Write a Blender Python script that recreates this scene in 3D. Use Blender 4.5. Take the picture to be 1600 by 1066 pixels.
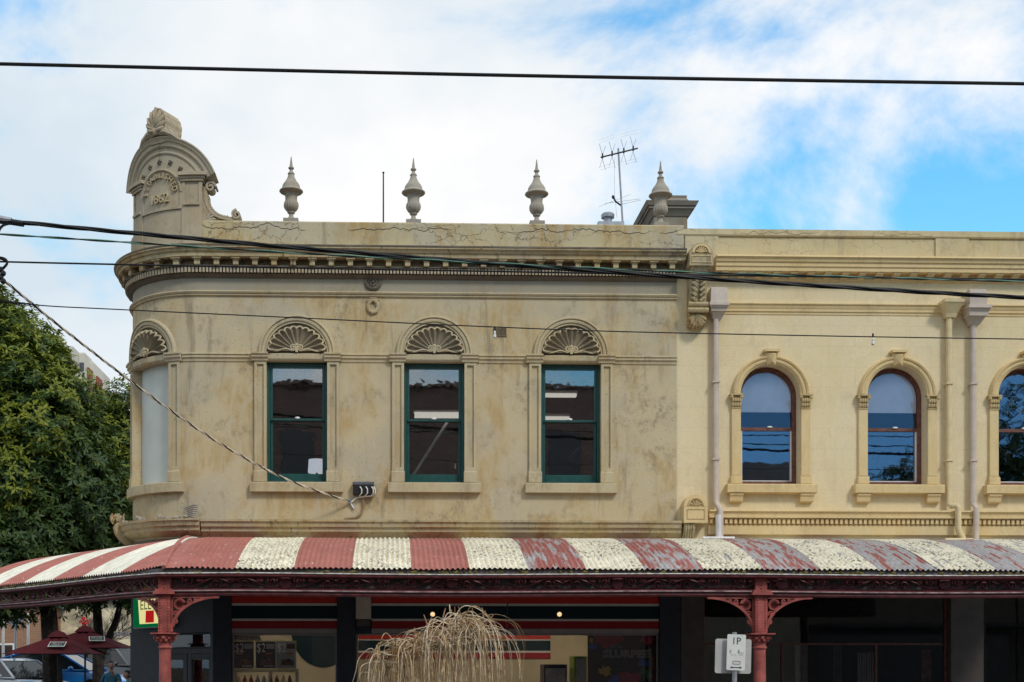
import bpy, bmesh, math, random
from math import sin, cos, pi, radians, sqrt, atan2
from mathutils import Vector
import numpy as np

scene = bpy.context.scene
for o in list(bpy.data.objects):
    bpy.data.objects.remove(o)
COL = scene.collection

# ------------------------------------------------------------------ camera
CAM = (0.0, -22.0, 1.6)
YAW = radians(1.73)
FPX, CXP, HYP = 1980.0, 675.0, 1040.0          # focal length and principal point for a 1600 px wide frame
cd = bpy.data.cameras.new('camera')
cam = bpy.data.objects.new('camera', cd)
COL.objects.link(cam)
cam.location = CAM
cam.rotation_euler = (pi / 2, 0, -YAW)
cd.sensor_width = 36.0
cd.lens = FPX / 1600 * 36.0
cd.shift_x = (800 - CXP) / 1600
cd.shift_y = (HYP - 533) / 1600
cd.clip_end = 4000
scene.camera = cam

# ------------------------------------------------------------------ sky and sun
SUN_TO = Vector((0.42, -0.62, 0.70)).normalized()
world = bpy.data.worlds.new('World')
scene.world = world
world.use_nodes = True
wn = world.node_tree
wn.nodes.clear()


def wnode(t, **k):
    n = wn.nodes.new(t)
    for a, b in k.items():
        setattr(n, a, b)
    return n


def wlink(a, b):
    wn.links.new(a, b)


sky = wnode('ShaderNodeTexSky', sky_type='NISHITA', sun_disc=False)
sky.sun_elevation = math.asin(SUN_TO.z)
sky.sun_rotation = atan2(SUN_TO.x, SUN_TO.y)
sky.air_density = 1.0
sky.dust_density = 0.3
sky.ozone_density = 2.0
tc = wnode('ShaderNodeTexCoord')
hs = wnode('ShaderNodeHueSaturation')
hs.inputs['Saturation'].default_value = 1.3
hs.inputs['Hue'].default_value = 0.483
hs.inputs['Value'].default_value = 2.35
wlink(sky.outputs[0], hs.inputs['Color'])
mp = wnode('ShaderNodeMapping')
mp.inputs['Scale'].default_value = (1.0, 1.0, 1.55)
mp.inputs['Location'].default_value = (0.9, 14.0, 28.3)
wlink(tc.outputs['Generated'], mp.inputs[0])
n1 = wnode('ShaderNodeTexNoise')
n1.inputs['Scale'].default_value = 2.6
n1.inputs['Detail'].default_value = 9
n1.inputs['Roughness'].default_value = 0.60
n1.inputs['Distortion'].default_value = 0.35
wlink(mp.outputs[0], n1.inputs['Vector'])
# the open gap of blue that the photograph shows low on the right
dp = wnode('ShaderNodeVectorMath', operation='DOT_PRODUCT')
wlink(tc.outputs['Generated'], dp.inputs[0])
dp.inputs[1].default_value = Vector((0.505, 0.9865, 0.345)).normalized()
gap = wnode('ShaderNodeMapRange')
gap.interpolation_type = 'SMOOTHSTEP'
gap.inputs['From Min'].default_value = 0.968
gap.inputs['From Max'].default_value = 0.9985
gap.inputs['To Min'].default_value = 0.0
gap.inputs['To Max'].default_value = 0.215
wlink(dp.outputs['Value'], gap.inputs['Value'])
sb = wnode('ShaderNodeMath', operation='SUBTRACT')
# the cloud bank thins out behind the camera: the terrace windows mirror open blue there
sep = wnode('ShaderNodeVectorMath', operation='DOT_PRODUCT')
wlink(tc.outputs['Generated'], sep.inputs[0])
sep.inputs[1].default_value = Vector((0.50, -0.85, 0.16)).normalized()
nm = wnode('ShaderNodeMapRange')
nm.interpolation_type = 'SMOOTHSTEP'
nm.inputs['From Min'].default_value = 0.86
nm.inputs['From Max'].default_value = 0.975
nm.inputs['To Min'].default_value = 0.0
nm.inputs['To Max'].default_value = -0.22
wlink(sep.outputs['Value'], nm.inputs['Value'])
na = wnode('ShaderNodeMath', operation='ADD')
wlink(n1.outputs['Fac'], na.inputs[0])
wlink(nm.outputs[0], na.inputs[1])
wlink(na.outputs[0], sb.inputs[0])
wlink(gap.outputs[0], sb.inputs[1])
cov = wnode('ShaderNodeMapRange')
cov.interpolation_type = 'SMOOTHSTEP'
cov.inputs['From Min'].default_value = 0.33
cov.inputs['From Max'].default_value = 0.51
wlink(sb.outputs[0], cov.inputs['Value'])
n2 = wnode('ShaderNodeTexNoise')
n2.inputs['Scale'].default_value = 3.1
n2.inputs['Detail'].default_value = 6
wlink(mp.outputs[0], n2.inputs['Vector'])
cr = wnode('ShaderNodeValToRGB')
cr.color_ramp.elements[0].position = 0.36
cr.color_ramp.elements[0].color = (0.68, 0.79, 0.88, 1)
cr.color_ramp.elements[1].position = 0.60
cr.color_ramp.elements[1].color = (1.0, 1.0, 1.0, 1)
wlink(n2.outputs['Fac'], cr.inputs[0])
cs = wnode('ShaderNodeVectorMath', operation='SCALE')
cs.inputs['Scale'].default_value = 8.7
wlink(cr.outputs[0], cs.inputs[0])
ck = wnode('ShaderNodeMix', data_type='RGBA', blend_type='DARKEN')
ck.inputs['Factor'].default_value = 1.0
wlink(hs.outputs[0], ck.inputs[6])
ck.inputs[7].default_value = (2.4, 6.2, 9.3, 1)       # evens out the glare low in the clear sky
mx = wnode('ShaderNodeMix', data_type='RGBA')
wlink(cov.outputs[0], mx.inputs['Factor'])
wlink(ck.outputs[2], mx.inputs[6])
wlink(cs.outputs[0], mx.inputs[7])
bg = wnode('ShaderNodeBackground')
bg.inputs['Strength'].default_value = 0.10
wlink(mx.outputs[2], bg.inputs['Color'])
wo = wnode('ShaderNodeOutputWorld')
wlink(bg.outputs[0], wo.inputs['Surface'])

sd = bpy.data.lights.new('sun', 'SUN')
sd.energy = 1.5
sd.angle = radians(11)
sd.color = (1.0, 0.945, 0.86)
sun = bpy.data.objects.new('sun', sd)
sun.rotation_euler = SUN_TO.to_track_quat('Z', 'Y').to_euler()
sun.location = (10, -20, 30)
COL.objects.link(sun)
vs = scene.view_settings
vs.view_transform = 'Standard'
vs.look = 'None'
vs.exposure = 0.20
vs.gamma = 1.0
vs.use_curve_mapping = False
scene.render.engine = 'CYCLES'
scene.cycles.max_bounces = 6
scene.cycles.transparent_max_bounces = 12
scene.cycles.use_denoising = True

# ------------------------------------------------------------------ measuring: a photo pixel at a known depth plane
_c, _s = cos(YAW), sin(YAW)


def at(u, v, Y=0.0):
    D = Y - CAM[1]
    a = (u - CXP) / FPX
    X = D * (a * _c + _s) / (_c - a * _s)
    return Vector((X, Y, CAM[2] + (HYP - v) / FPX * (X * _s + D * _c)))


def zz(v, u=700, d=0.0):
    return at(u, v, -d).z


# ------------------------------------------------------------------ node material helpers
class NT:
    def __init__(self, name):
        self.m = bpy.data.materials.new(name)
        self.m.use_nodes = True
        self.t = self.m.node_tree
        self.t.nodes.clear()
        self.out = self.n('ShaderNodeOutputMaterial')
        self.p = self.n('ShaderNodeBsdfPrincipled')
        self.l(self.p.outputs[0], self.out.inputs[0])
        self.geo = self.n('ShaderNodeNewGeometry')
        self.pos = self.geo.outputs['Position']

    def n(self, t, **k):
        x = self.t.nodes.new(t)
        for a, b in k.items():
            setattr(x, a, b)
        return x

    def l(self, a, b):
        self.t.links.new(a, b)

    def put(self, sock, val):
        if hasattr(val, 'links') or hasattr(val, 'is_output'):
            self.l(val, sock)
        else:
            if isinstance(val, (tuple, list)) and len(val) == 3 and sock.type == 'RGBA':
                val = (*val, 1)
            sock.default_value = val

    def mapv(self, scale=(1, 1, 1), loc=(0, 0, 0), vec=None, rot=(0, 0, 0)):
        m = self.n('ShaderNodeMapping')
        m.inputs['Scale'].default_value = scale
        m.inputs['Location'].default_value = loc
        m.inputs['Rotation'].default_value = rot
        self.l(vec or self.pos, m.inputs[0])
        return m.outputs[0]

    def noise(self, scale, detail=4, rough=0.55, vec=None, dist=0.0, col=False):
        x = self.n('ShaderNodeTexNoise')
        x.inputs['Scale'].default_value = scale
        x.inputs['Detail'].default_value = detail
        x.inputs['Roughness'].default_value = rough
        x.inputs['Distortion'].default_value = dist
        self.l(vec or self.pos, x.inputs['Vector'])
        return x.outputs['Color' if col else 'Fac']

    def rng(self, v, a, b, lo=0.0, hi=1.0, smooth=True):
        x = self.n('ShaderNodeMapRange')
        if smooth:
            x.interpolation_type = 'SMOOTHSTEP'
        x.inputs['From Min'].default_value = a
        x.inputs['From Max'].default_value = b
        x.inputs['To Min'].default_value = lo
        x.inputs['To Max'].default_value = hi
        self.l(v, x.inputs['Value'])
        return x.outputs[0]

    def mix(self, f, a, b, mode='MIX'):
        x = self.n('ShaderNodeMix', data_type='RGBA', blend_type=mode)
        self.put(x.inputs['Factor'], f)
        self.put(x.inputs[6], a)
        self.put(x.inputs[7], b)
        return x.outputs[2]

    def math(self, op, a, b=0.0):
        x = self.n('ShaderNodeMath', operation=op)
        self.put(x.inputs[0], a)
        self.put(x.inputs[1], b)
        return x.outputs[0]

    def bump(self, h, strength=0.3, dist=0.01, prev=None):
        x = self.n('ShaderNodeBump')
        x.inputs['Strength'].default_value = strength
        x.inputs['Distance'].default_value = dist
        self.l(h, x.inputs['Height'])
        if prev:
            self.l(prev, x.inputs['Normal'])
        return x.outputs[0]

    def done(self, color, rough=0.8, normal=None, spec=0.3, metal=0.0):
        self.put(self.p.inputs['Base Color'], color)
        self.put(self.p.inputs['Roughness'], rough)
        self.p.inputs['Specular IOR Level'].default_value = spec
        self.put(self.p.inputs['Metallic'], metal)
        if normal:
            self.l(normal, self.p.inputs['Normal'])
        return self.m


def simple(name, col, rough=0.7, var=0.12, scale=6.0, bump=0.15, spec=0.3, metal=0.0):
    """plain painted or natural surface with slight uneven colour and relief"""
    t = NT(name)
    n = t.noise(scale, 5)
    dark = tuple(c * (1 - var * 1.6) for c in col)
    lite = tuple(min(1, c * (1 + var)) for c in col)
    c = t.mix(t.rng(n, 0.3, 0.7), dark, lite)
    nb = t.bump(t.noise(scale * 9, 3), bump, 0.004) if bump else None
    return t.done(c, rough, nb, spec, metal)


def stucco(name, base, ochre, grey, dark, stain=1.0, speck=1.0, crack=0.0, streak=1.0, ashlar=0.0, sfreq=1.0, zcrack=9.16):
    t = NT(name)
    # broad change of tone
    g = t.noise(0.8, 5, 0.6, vec=t.mapv(loc=(7.3, 1.1, 4.0)))
    c = t.mix(t.rng(g, 0.42, 0.66, 0, 0.8 * stain), base, grey)
    # ochre stains: patches broken up by fine vertical runs
    big = t.noise(0.75, 5, 0.6, dist=0.5)
    run = t.noise(3.2, 8, 0.72, vec=t.mapv(scale=(2.2, 2.2, 0.5)), dist=0.3)
    om = t.math('MULTIPLY', t.rng(big, 0.44, 0.60), t.rng(run, 0.38, 0.60, 0.15, 1.0))
    c = t.mix(t.math('MULTIPLY', om, 0.95 * stain), c, ochre)
    # dark grime: ragged patches and drips
    gm = t.noise(1.15, 4, 0.55, vec=t.mapv(loc=(3.0, 8.0, 1.5)), dist=0.6)
    gr = t.noise(8.0, 8, 0.76, vec=t.mapv(scale=(1, 1, 0.7)))
    dm = t.math('MULTIPLY', t.rng(gm, 0.50, 0.66), t.rng(gr, 0.44, 0.60))
    c = t.mix(t.math('MULTIPLY', dm, 0.62 * stain), c, dark)
    st = t.noise(2.2 * sfreq, 6, 0.68, vec=t.mapv(scale=(1.6, 1.6, 0.22)))
    c = t.mix(t.rng(st, 0.54, 0.70, 0, 0.62 * streak), c, dark)
    pt = t.noise(1.7, 8, 0.74, vec=t.mapv(loc=(11, 3, 8)), dist=0.8)
    c = t.mix(t.rng(pt, 0.57, 0.62, 0, 0.40 * stain), c, tuple(min(1, x * 1.22) for x in grey))
    # speckles and chips, gathered in patches
    sp = t.noise(26, 4, 0.7)
    area = t.noise(1.3, 3, 0.5, vec=t.mapv(loc=(2, 9, 5)))
    sm = t.math('MULTIPLY', t.rng(sp, 0.60, 0.65), t.rng(area, 0.42, 0.60, 0.12, 1.0))
    c = t.mix(t.math('MULTIPLY', sm, 0.7 * speck), c, tuple(x * 0.42 for x in dark))
    fine = t.noise(70, 3, 0.6)
    c = t.mix(t.rng(fine, 0.3, 0.7, 0, 0.22), c, tuple(x * 0.5 for x in base))
    h = t.math('ADD', t.math('MULTIPLY', fine, 0.25), t.noise(4.0, 4))
    nrm = t.bump(h, 0.12 if ashlar else 0.30, 0.012)
    if crack:
        wv = t.n('ShaderNodeMix', data_type='VECTOR')
        wv.inputs['Factor'].default_value = 0.30
        t.l(t.mapv(scale=(1.0, 1.0, 1.7)), wv.inputs[4])
        t.l(t.noise(4, 4, 0.7, col=True), wv.inputs[5])
        vo = t.n('ShaderNodeTexVoronoi', feature='DISTANCE_TO_EDGE')
        vo.inputs['Scale'].default_value = 3.4
        t.l(wv.outputs[1], vo.inputs['Vector'])
        area2 = t.noise(0.9, 3, vec=t.mapv(loc=(1, 5, 2)))
        cm = t.math('MULTIPLY', t.rng(vo.outputs['Distance'], 0.004, 0.026, 1, 0), t.rng(area2, 0.46, 0.56))
        # one long crack wandering along the wall
        sz_ = t.n('ShaderNodeSeparateXYZ')
        t.l(t.pos, sz_.inputs[0])
        wn_ = t.noise(1.1, 6, 0.62, vec=t.mapv(scale=(1, 1, 0.0)))
        dz_ = t.math('ABSOLUTE', t.math('SUBTRACT', t.math('SUBTRACT', sz_.outputs[2], zcrack), t.math('MULTIPLY', t.math('SUBTRACT', wn_, 0.5), 0.55)))
        lm_ = t.math('MULTIPLY', t.rng(dz_, 0.003, 0.013, 1, 0), t.rng(t.noise(0.7, 3, vec=t.mapv(loc=(6, 2, 2))), 0.40, 0.48))
        cm = t.math('MAXIMUM', t.math('MULTIPLY', cm, 0.75), lm_)
        c = t.mix(t.math('MULTIPLY', cm, crack), c, (0.055, 0.042, 0.03))
        nrm = t.bump(t.math('SUBTRACT', 1.0, cm), 0.5, 0.01, nrm)
    if ashlar:
        bk = t.n('ShaderNodeTexBrick')
        bk.inputs['Scale'].default_value = 1.0
        bk.inputs['Brick Width'].default_value = 0.9
        bk.inputs['Row Height'].default_value = 0.36
        bk.inputs['Mortar Size'].default_value = 0.006
        bk.inputs['Mortar Smooth'].default_value = 0.3
        t.l(t.mapv(rot=(pi / 2, 0, 0)), bk.inputs['Vector'])
        c = t.mix(t.math('MULTIPLY', bk.outputs['Fac'], 0.22 * ashlar), c, tuple(x * 0.5 for x in base))
        nrm = t.bump(t.math('SUBTRACT', 1.0, bk.outputs['Fac']), 0.25, 0.004, nrm)
    return t.done(c, 0.88, nrm, 0.2)


def sheet_mat(name, paint, metal, wear0, lichen=0.0, chips=None):
    """corrugated sheet: paint that has flaked off to zinc, more of it towards the far end of the street"""
    t = NT(name)
    sx = t.n('ShaderNodeSeparateXYZ')
    t.l(t.pos, sx.inputs[0])
    w = t.rng(sx.outputs[0], 0.0, 9.0, wear0 - 0.13, wear0, False)
    n = t.noise(2.4, 8, 0.70, vec=t.mapv(scale=(4.2, 0.60, 0.5)))
    m = t.math('SUBTRACT', n, t.math('SUBTRACT', 1.0, w))
    fl = t.rng(m, -0.012, 0.012)
    v = t.noise(5, 4)
    pc = t.mix(t.rng(v, 0.3, 0.7), tuple(x * 0.86 for x in paint), tuple(min(1, x * 1.06) for x in paint))
    mc = t.mix(t.rng(t.noise(9, 4), 0.35, 0.65), tuple(x * 0.8 for x in metal), metal)
    c = t.mix(fl, pc, mc)
    if chips:
        ch = t.noise(16, 4, 0.6, vec=t.mapv(scale=(1.2, 0.35, 1)))
        c = t.mix(t.rng(ch, 0.66, 0.69), c, chips)
    if lichen:
        li = t.noise(20, 5, 0.7, vec=t.mapv(scale=(1, 0.6, 1)))
        ar = t.noise(1.6, 3, vec=t.mapv(loc=(4, 4, 1)))
        lm = t.math('MULTIPLY', t.rng(li, 0.52, 0.60), t.rng(ar, 0.36, 0.56))
        c = t.mix(t.math('MULTIPLY', lm, lichen), c, (0.10, 0.085, 0.05))
        ye = t.noise(7, 4, vec=t.mapv(loc=(3, 1, 7)))
        va = t.math('SINE', t.math('MULTIPLY', t.math('SUBTRACT', sx.outputs[0], P0X), 2 * pi / 0.0765))
        vm = t.math('MULTIPLY', t.rng(va, -0.35, -0.95), t.rng(ye, 0.40, 0.62))
        c = t.mix(t.math('MULTIPLY', vm, lichen * 0.75), c, (0.50, 0.37, 0.16))
    b = t.bump(fl, 0.2, 0.002)
    return t.done(c, 0.6, b, 0.3)


def glass_mat(name, refl=0.2, tint=(0.8, 0.85, 0.85), wob=0.02, wscale=2.0, gcol=(1, 1, 1)):
    t = NT(name)
    t.t.nodes.remove(t.p)
    tr = t.n('ShaderNodeBsdfTransparent')
    tr.inputs[0].default_value = (*tint, 1)
    gl = t.n('ShaderNodeBsdfGlossy')
    gl.inputs['Roughness'].default_value = 0.015
    gl.inputs['Color'].default_value = (*gcol, 1)
    t.l(t.bump(t.noise(wscale, 3, 0.5), wob, 0.05), gl.inputs['Normal'])
    lw = t.n('ShaderNodeLayerWeight')
    lw.inputs[0].default_value = 0.25
    f = t.rng(lw.outputs['Fresnel'], 0.0, 1.0, refl, 1.0, False)
    ms = t.n('ShaderNodeMixShader')
    t.l(f, ms.inputs[0])
    t.l(tr.outputs[0], ms.inputs[1])
    t.l(gl.outputs[0], ms.inputs[2])
    t.l(ms.outputs[0], t.out.inputs[0])
    return t.m


def emit_mat(name, col, strength):
    t = NT(name)
    t.t.nodes.remove(t.p)
    e = t.n('ShaderNodeEmission')
    e.inputs[0].default_value = (*col, 1)
    e.inputs[1].default_value = strength
    t.l(e.outputs[0], t.out.inputs[0])
    return t.m


M = {}
P0X = at(258, 900, -3.60).x
M['stucco'] = stucco('weathered stucco', (0.59, 0.485, 0.305), (0.485, 0.335, 0.15), (0.485, 0.425, 0.32), (0.21, 0.165, 0.11))
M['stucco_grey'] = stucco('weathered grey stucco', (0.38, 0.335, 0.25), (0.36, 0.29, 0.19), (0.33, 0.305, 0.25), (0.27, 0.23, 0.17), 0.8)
M['trim'] = stucco('stucco mouldings', (0.575, 0.48, 0.305), (0.47, 0.345, 0.18), (0.46, 0.405, 0.30), (0.27, 0.215, 0.14), 0.8, 0.9, 0, 0.9)
M['parapet'] = stucco('cracked parapet render', (0.56, 0.475, 0.295), (0.46, 0.31, 0.13), (0.47, 0.43, 0.345), (0.28, 0.22, 0.14), 1.0, 0.7, 0.9)
M['soot'] = stucco('sooty stone', (0.19, 0.16, 0.125), (0.18, 0.14, 0.095), (0.15, 0.135, 0.115), (0.08, 0.07, 0.06), 1, 1)  # plain dark tone for bed mould, bosses, slab and bressummer
M['cornice'] = stucco('stained cornice', (0.52, 0.425, 0.25), (0.42, 0.29, 0.13), (0.38, 0.335, 0.26), (0.10, 0.08, 0.06), 1, 1, 0, 1.3, 0, 4.0)
M['lichen'] = stucco('black lichen on stone', (0.10, 0.085, 0.065), (0.16, 0.12, 0.075), (0.20, 0.17, 0.125), (0.05, 0.045, 0.04), 1, 1)
M['urn'] = stucco('grey cast stone', (0.40, 0.355, 0.29), (0.36, 0.30, 0.22), (0.33, 0.30, 0.26), (0.20, 0.17, 0.14), 0.9, 0.8)
M['pedstone'] = stucco('pediment stone', (0.50, 0.42, 0.30), (0.44, 0.34, 0.21), (0.42, 0.37, 0.29), (0.25, 0.205, 0.15), 0.9, 0.9)
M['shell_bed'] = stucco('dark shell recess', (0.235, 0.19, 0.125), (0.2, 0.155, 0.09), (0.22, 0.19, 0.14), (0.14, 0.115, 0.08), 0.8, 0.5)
M['cream'] = stucco('cream painted render', (0.80, 0.665, 0.42), (0.76, 0.60, 0.34), (0.77, 0.655, 0.455), (0.60, 0.48, 0.31), 0.65, 0.25, 0, 0.45, 0.75)
M['creamtrim'] = stucco('cream painted mouldings', (0.76, 0.58, 0.31), (0.68, 0.49, 0.225), (0.67, 0.54, 0.32), (0.45, 0.34, 0.19), 0.7, 0.4, 0, 0.7)
M['creampar'] = stucco('cream parapet render', (0.63, 0.52, 0.31), (0.58, 0.455, 0.235), (0.58, 0.50, 0.34), (0.38, 0.31, 0.20), 0.8, 0.7, 0.5)
M['pipe_grey'] = simple('pinkish grey pipe paint', (0.56, 0.47, 0.40), 0.5, 0.06)
M['pipe_cream'] = simple('cream pipe paint', (0.68, 0.55, 0.32), 0.5, 0.06)
M['pipe_white'] = simple('white pvc pipe', (0.72, 0.70, 0.68), 0.45, 0.06)
M['green'] = simple('dark green gloss paint', (0.012, 0.075, 0.068), 0.35, 0.1, 8, 0.05, 0.5)
M['brown'] = simple('red brown window paint', (0.17, 0.075, 0.06), 0.5, 0.2, 12)
M['blind'] = simple('grey white painted panel', (0.60, 0.62, 0.56), 0.7, 0.05, 1.5)
M['blindroll'] = simple('white roller blind', (0.90, 0.90, 0.89), 0.8, 0.03)
M['glass_old'] = glass_mat('old sash glass', 0.165, (0.95, 0.96, 0.96), 0.03, 1.8)
M['glass_r'] = glass_mat('window glass', 0.135, (0.97, 0.97, 0.97), 0.03, 1.4, (0.58, 0.68, 0.95))
M['glass_up'] = glass_mat('window glass with a blind behind', 0.045, (0.99, 0.99, 0.99), 0.02, 1.2, (0.58, 0.68, 0.98))
M['glass_shop'] = glass_mat('shop glass', 0.035, (0.95, 0.96, 0.96), 0.01, 1.0)
M['room'] = simple('dim room paint', (0.10, 0.085, 0.07), 0.9, 0.1)
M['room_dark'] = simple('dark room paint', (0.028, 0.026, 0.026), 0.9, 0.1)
M['red'] = sheet_mat('red sheet paint', (0.44, 0.165, 0.135), (0.46, 0.44, 0.44), 0.46, 0, (0.7, 0.66, 0.62))
M['redgone'] = sheet_mat('flaked red sheet paint', (0.38, 0.135, 0.115), (0.46, 0.44, 0.44), 0.555)
M['creamsheet'] = sheet_mat('cream sheet paint', (0.85, 0.795, 0.64), (0.47, 0.46, 0.46), 0.44, 1.0)
M['maroon'] = simple('maroon iron paint', (0.15, 0.033, 0.036), 0.5, 0.25, 9, 0.2, 0.4)
M['postred'] = simple('faded red iron paint', (0.37, 0.095, 0.08), 0.55, 0.22, 7, 0.25)
M['board'] = simple('grey soffit board', (0.17, 0.15, 0.145), 0.85, 0.2)
M['gutter'] = simple('gutter metal', (0.30, 0.24, 0.22), 0.5, 0.3, 9)
M['lip'] = simple('pale gutter lip', (0.66, 0.62, 0.58), 0.5, 0.3, 11)
M['moss'] = simple('gutter moss and litter', (0.13, 0.105, 0.03), 0.95, 0.5, 14, 0.5)
M['navy'] = simple('navy shopfront paint', (0.035, 0.04, 0.055), 0.55, 0.08)
M['taupe'] = simple('taupe column paint', (0.10, 0.080, 0.072), 0.7, 0.08)
M['s_red'] = simple('red fascia stripe', (0.55, 0.035, 0.02), 0.4, 0.04)
M['s_dred'] = simple('dark red fascia stripe', (0.30, 0.014, 0.018), 0.4, 0.04)
M['s_white'] = simple('white fascia stripe', (0.62, 0.58, 0.55), 0.5, 0.04)
M['s_green'] = simple('dark green fascia stripe', (0.005, 0.025, 0.032), 0.3, 0.04)
M['s_grey'] = simple('grey frame', (0.33, 0.29, 0.29), 0.5, 0.06)
M['beige'] = simple('beige shop wall', (0.50, 0.41, 0.27), 0.8, 0.06, 2)
M['black'] = simple('black cable jacket', (0.012, 0.012, 0.013), 0.55, 0.1)
M['blackm'] = simple('black satin metal', (0.02, 0.02, 0.022), 0.45, 0.1)
M['cabgreen'] = simple('green wire jacket', (0.10, 0.24, 0.17), 0.5, 0.2)
M['cabcream'] = simple('cream wire jacket', (0.66, 0.58, 0.46), 0.6, 0.1)
M['wirew'] = simple('white wire', (0.75, 0.72, 0.66), 0.6, 0.05)
M['zinc'] = simple('zinc', (0.36, 0.37, 0.40), 0.45, 0.15, 7, 0.1, 0.5, 0.4)
M['white'] = simple('white paint', (0.78, 0.77, 0.74), 0.5, 0.04)
M['ink'] = simple('dark green print', (0.02, 0.05, 0.045), 0.6, 0.0, 6, 0)
M['asphalt'] = simple('asphalt', (0.05, 0.05, 0.052), 0.9, 0.2, 4, 0.4)
M['paving'] = simple('concrete paving', (0.20, 0.195, 0.185), 0.85, 0.2, 3, 0.3)
M['kerb'] = simple('bluestone kerb', (0.13, 0.13, 0.13), 0.85, 0.2, 3, 0.3)
M['earth'] = simple('bare ground', (0.10, 0.085, 0.06), 0.95, 0.25, 1)
M['bark'] = simple('dark bark', (0.045, 0.036, 0.030), 0.95, 0.3, 8, 0.8)
M['straw'] = simple('dry straw twig', (0.62, 0.45, 0.26), 0.85, 0.40, 16, 0.1)
M['umb'] = simple('maroon umbrella canvas', (0.085, 0.010, 0.014), 0.9, 0.12, 3, 0.1)
M['skin'] = simple('skin', (0.36, 0.20, 0.14), 0.6, 0.05)
M['hair'] = simple('dark hair', (0.018, 0.014, 0.012), 0.6, 0.2)
M['teal'] = simple('blue green cloth', (0.03, 0.10, 0.14), 0.9, 0.12)
M['teal2'] = simple('teal cloth', (0.02, 0.22, 0.22), 0.9, 0.12)
M['jeans'] = simple('dark trousers', (0.02, 0.025, 0.04), 0.9, 0.1)
M['chimney'] = stucco('chimney render', (0.30, 0.265, 0.21), (0.27, 0.22, 0.15), (0.25, 0.23, 0.20), (0.16, 0.14, 0.11), 1, 0.8)
M['roof'] = simple('slate roof', (0.10, 0.10, 0.11), 0.8, 0.2)
M['tyre'] = simple('tyre rubber', (0.015, 0.015, 0.015), 0.85, 0.1)
M['carglass'] = simple('dark car glass', (0.025, 0.03, 0.035), 0.06, 0.1, 2, 0, 0.35)
M['red_sign'] = simple('red print', (0.50, 0.012, 0.012), 0.5, 0.0, 6, 0)
M['lime'] = simple('pale lemon print', (0.70, 0.66, 0.30), 0.5, 0.0, 6, 0)
M['sgreen'] = simple('green print', (0.015, 0.16, 0.045), 0.5, 0.0, 6, 0)
M['poster'] = simple('dark poster print', (0.012, 0.010, 0.014), 0.4, 0.2, 3, 0)
M['orange'] = simple('orange print', (0.55, 0.16, 0.04), 0.5, 0.0, 6, 0)
M['foodbrown'] = simple('brown food print', (0.16, 0.07, 0.035), 0.5, 0.4, 20, 0)
M['pgrey'] = simple('grey print', (0.40, 0.40, 0.42), 0.5, 0.1, 20, 0)
M['pblue'] = simple('blue print', (0.02, 0.10, 0.42), 0.5, 0.1, 20, 0)
M['pyellow'] = simple('yellow print', (0.55, 0.36, 0.04), 0.5, 0.1, 20, 0)
M['pred'] = simple('crimson print', (0.36, 0.02, 0.06), 0.5, 0.2, 20, 0)
M['lamp_on'] = emit_mat('lit tube', (1.0, 0.95, 0.85), 0.62)
M['lamp_shop'] = emit_mat('lit shop panel', (1.0, 0.88, 0.70), 9.0)
M['shade'] = emit_mat('lit lamp shade', (0.82, 0.88, 1.0), 0.62)  # emission added to whiten the drum behind the window
M['creamclean'] = sheet_mat('clean cream sheet paint', (0.84, 0.81, 0.69), (0.45, 0.45, 0.46), 0.33, 0.15)
M['glass_dark'] = simple('dark far glass', (0.03, 0.035, 0.045), 0.15, 0.1, 1, 0, 0.5)
M['lime_lit'] = emit_mat('backlit lemon print', (0.75, 0.70, 0.30), 0.85)
M['green_lit'] = emit_mat('backlit green print', (0.0, 0.10, 0.03), 0.9)
M['red_lit'] = emit_mat('backlit red print', (0.42, 0.012, 0.012), 0.8)
M['bright'] = simple('bright white print', (0.92, 0.90, 0.84), 0.5, 0.0, 6, 0)
M['bulb'] = emit_mat('warm bulb', (1.0, 0.66, 0.32), 1.0)  # emissive stand-in for a lamp mirrored in the fascia
M['lime_dark'] = simple('lime fridge paint', (0.22, 0.32, 0.04), 0.5, 0.05)


def leaf_mat(name, c1, c2, c3):
    t = NT(name)
    n = t.noise(0.7, 4, 0.6)
    c = t.mix(t.rng(n, 0.35, 0.65), c1, c2)
    oi = t.noise(9.0, 2)
    c = t.mix(t.rng(oi, 0.52, 0.72, 0, 0.8), c, c3)
    m = t.done(c, 0.5, None, 0.28)
    tl = t.n('ShaderNodeBsdfTranslucent')
    t.put(tl.inputs[0], t.mix(0.5, c, (0.16, 0.22, 0.02)))
    ms = t.n('ShaderNodeMixShader')
    ms.inputs[0].default_value = 0.22
    t.l(t.p.outputs[0], ms.inputs[1])
    t.l(tl.outputs[0], ms.inputs[2])
    t.l(ms.outputs[0], t.out.inputs[0])
    return m


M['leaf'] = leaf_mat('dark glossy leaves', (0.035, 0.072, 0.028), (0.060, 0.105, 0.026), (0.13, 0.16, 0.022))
M['straw_pale'] = simple('bleached twig', (0.74, 0.62, 0.45), 0.85, 0.25, 12, 0.1)  # palest straw, highlights of the strands put into its colour
M['straw_brown'] = simple('brown twig', (0.32, 0.19, 0.095), 0.9, 0.35, 12, 0.1)  # brown straw, takes its tone from the shadows among strands
M['bead'] = simple('worn pink rail edge', (0.46, 0.34, 0.34), 0.4, 0.35, 6, 0.1, 0.5)  # pale pink puts the rail's shine into colour
M['leaf2'] = leaf_mat('yellow green leaves', (0.11, 0.16, 0.022), (0.19, 0.22, 0.022), (0.32, 0.28, 0.03))  # yellower copy of the leaf colour paints sunlight on the upper crown


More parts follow.
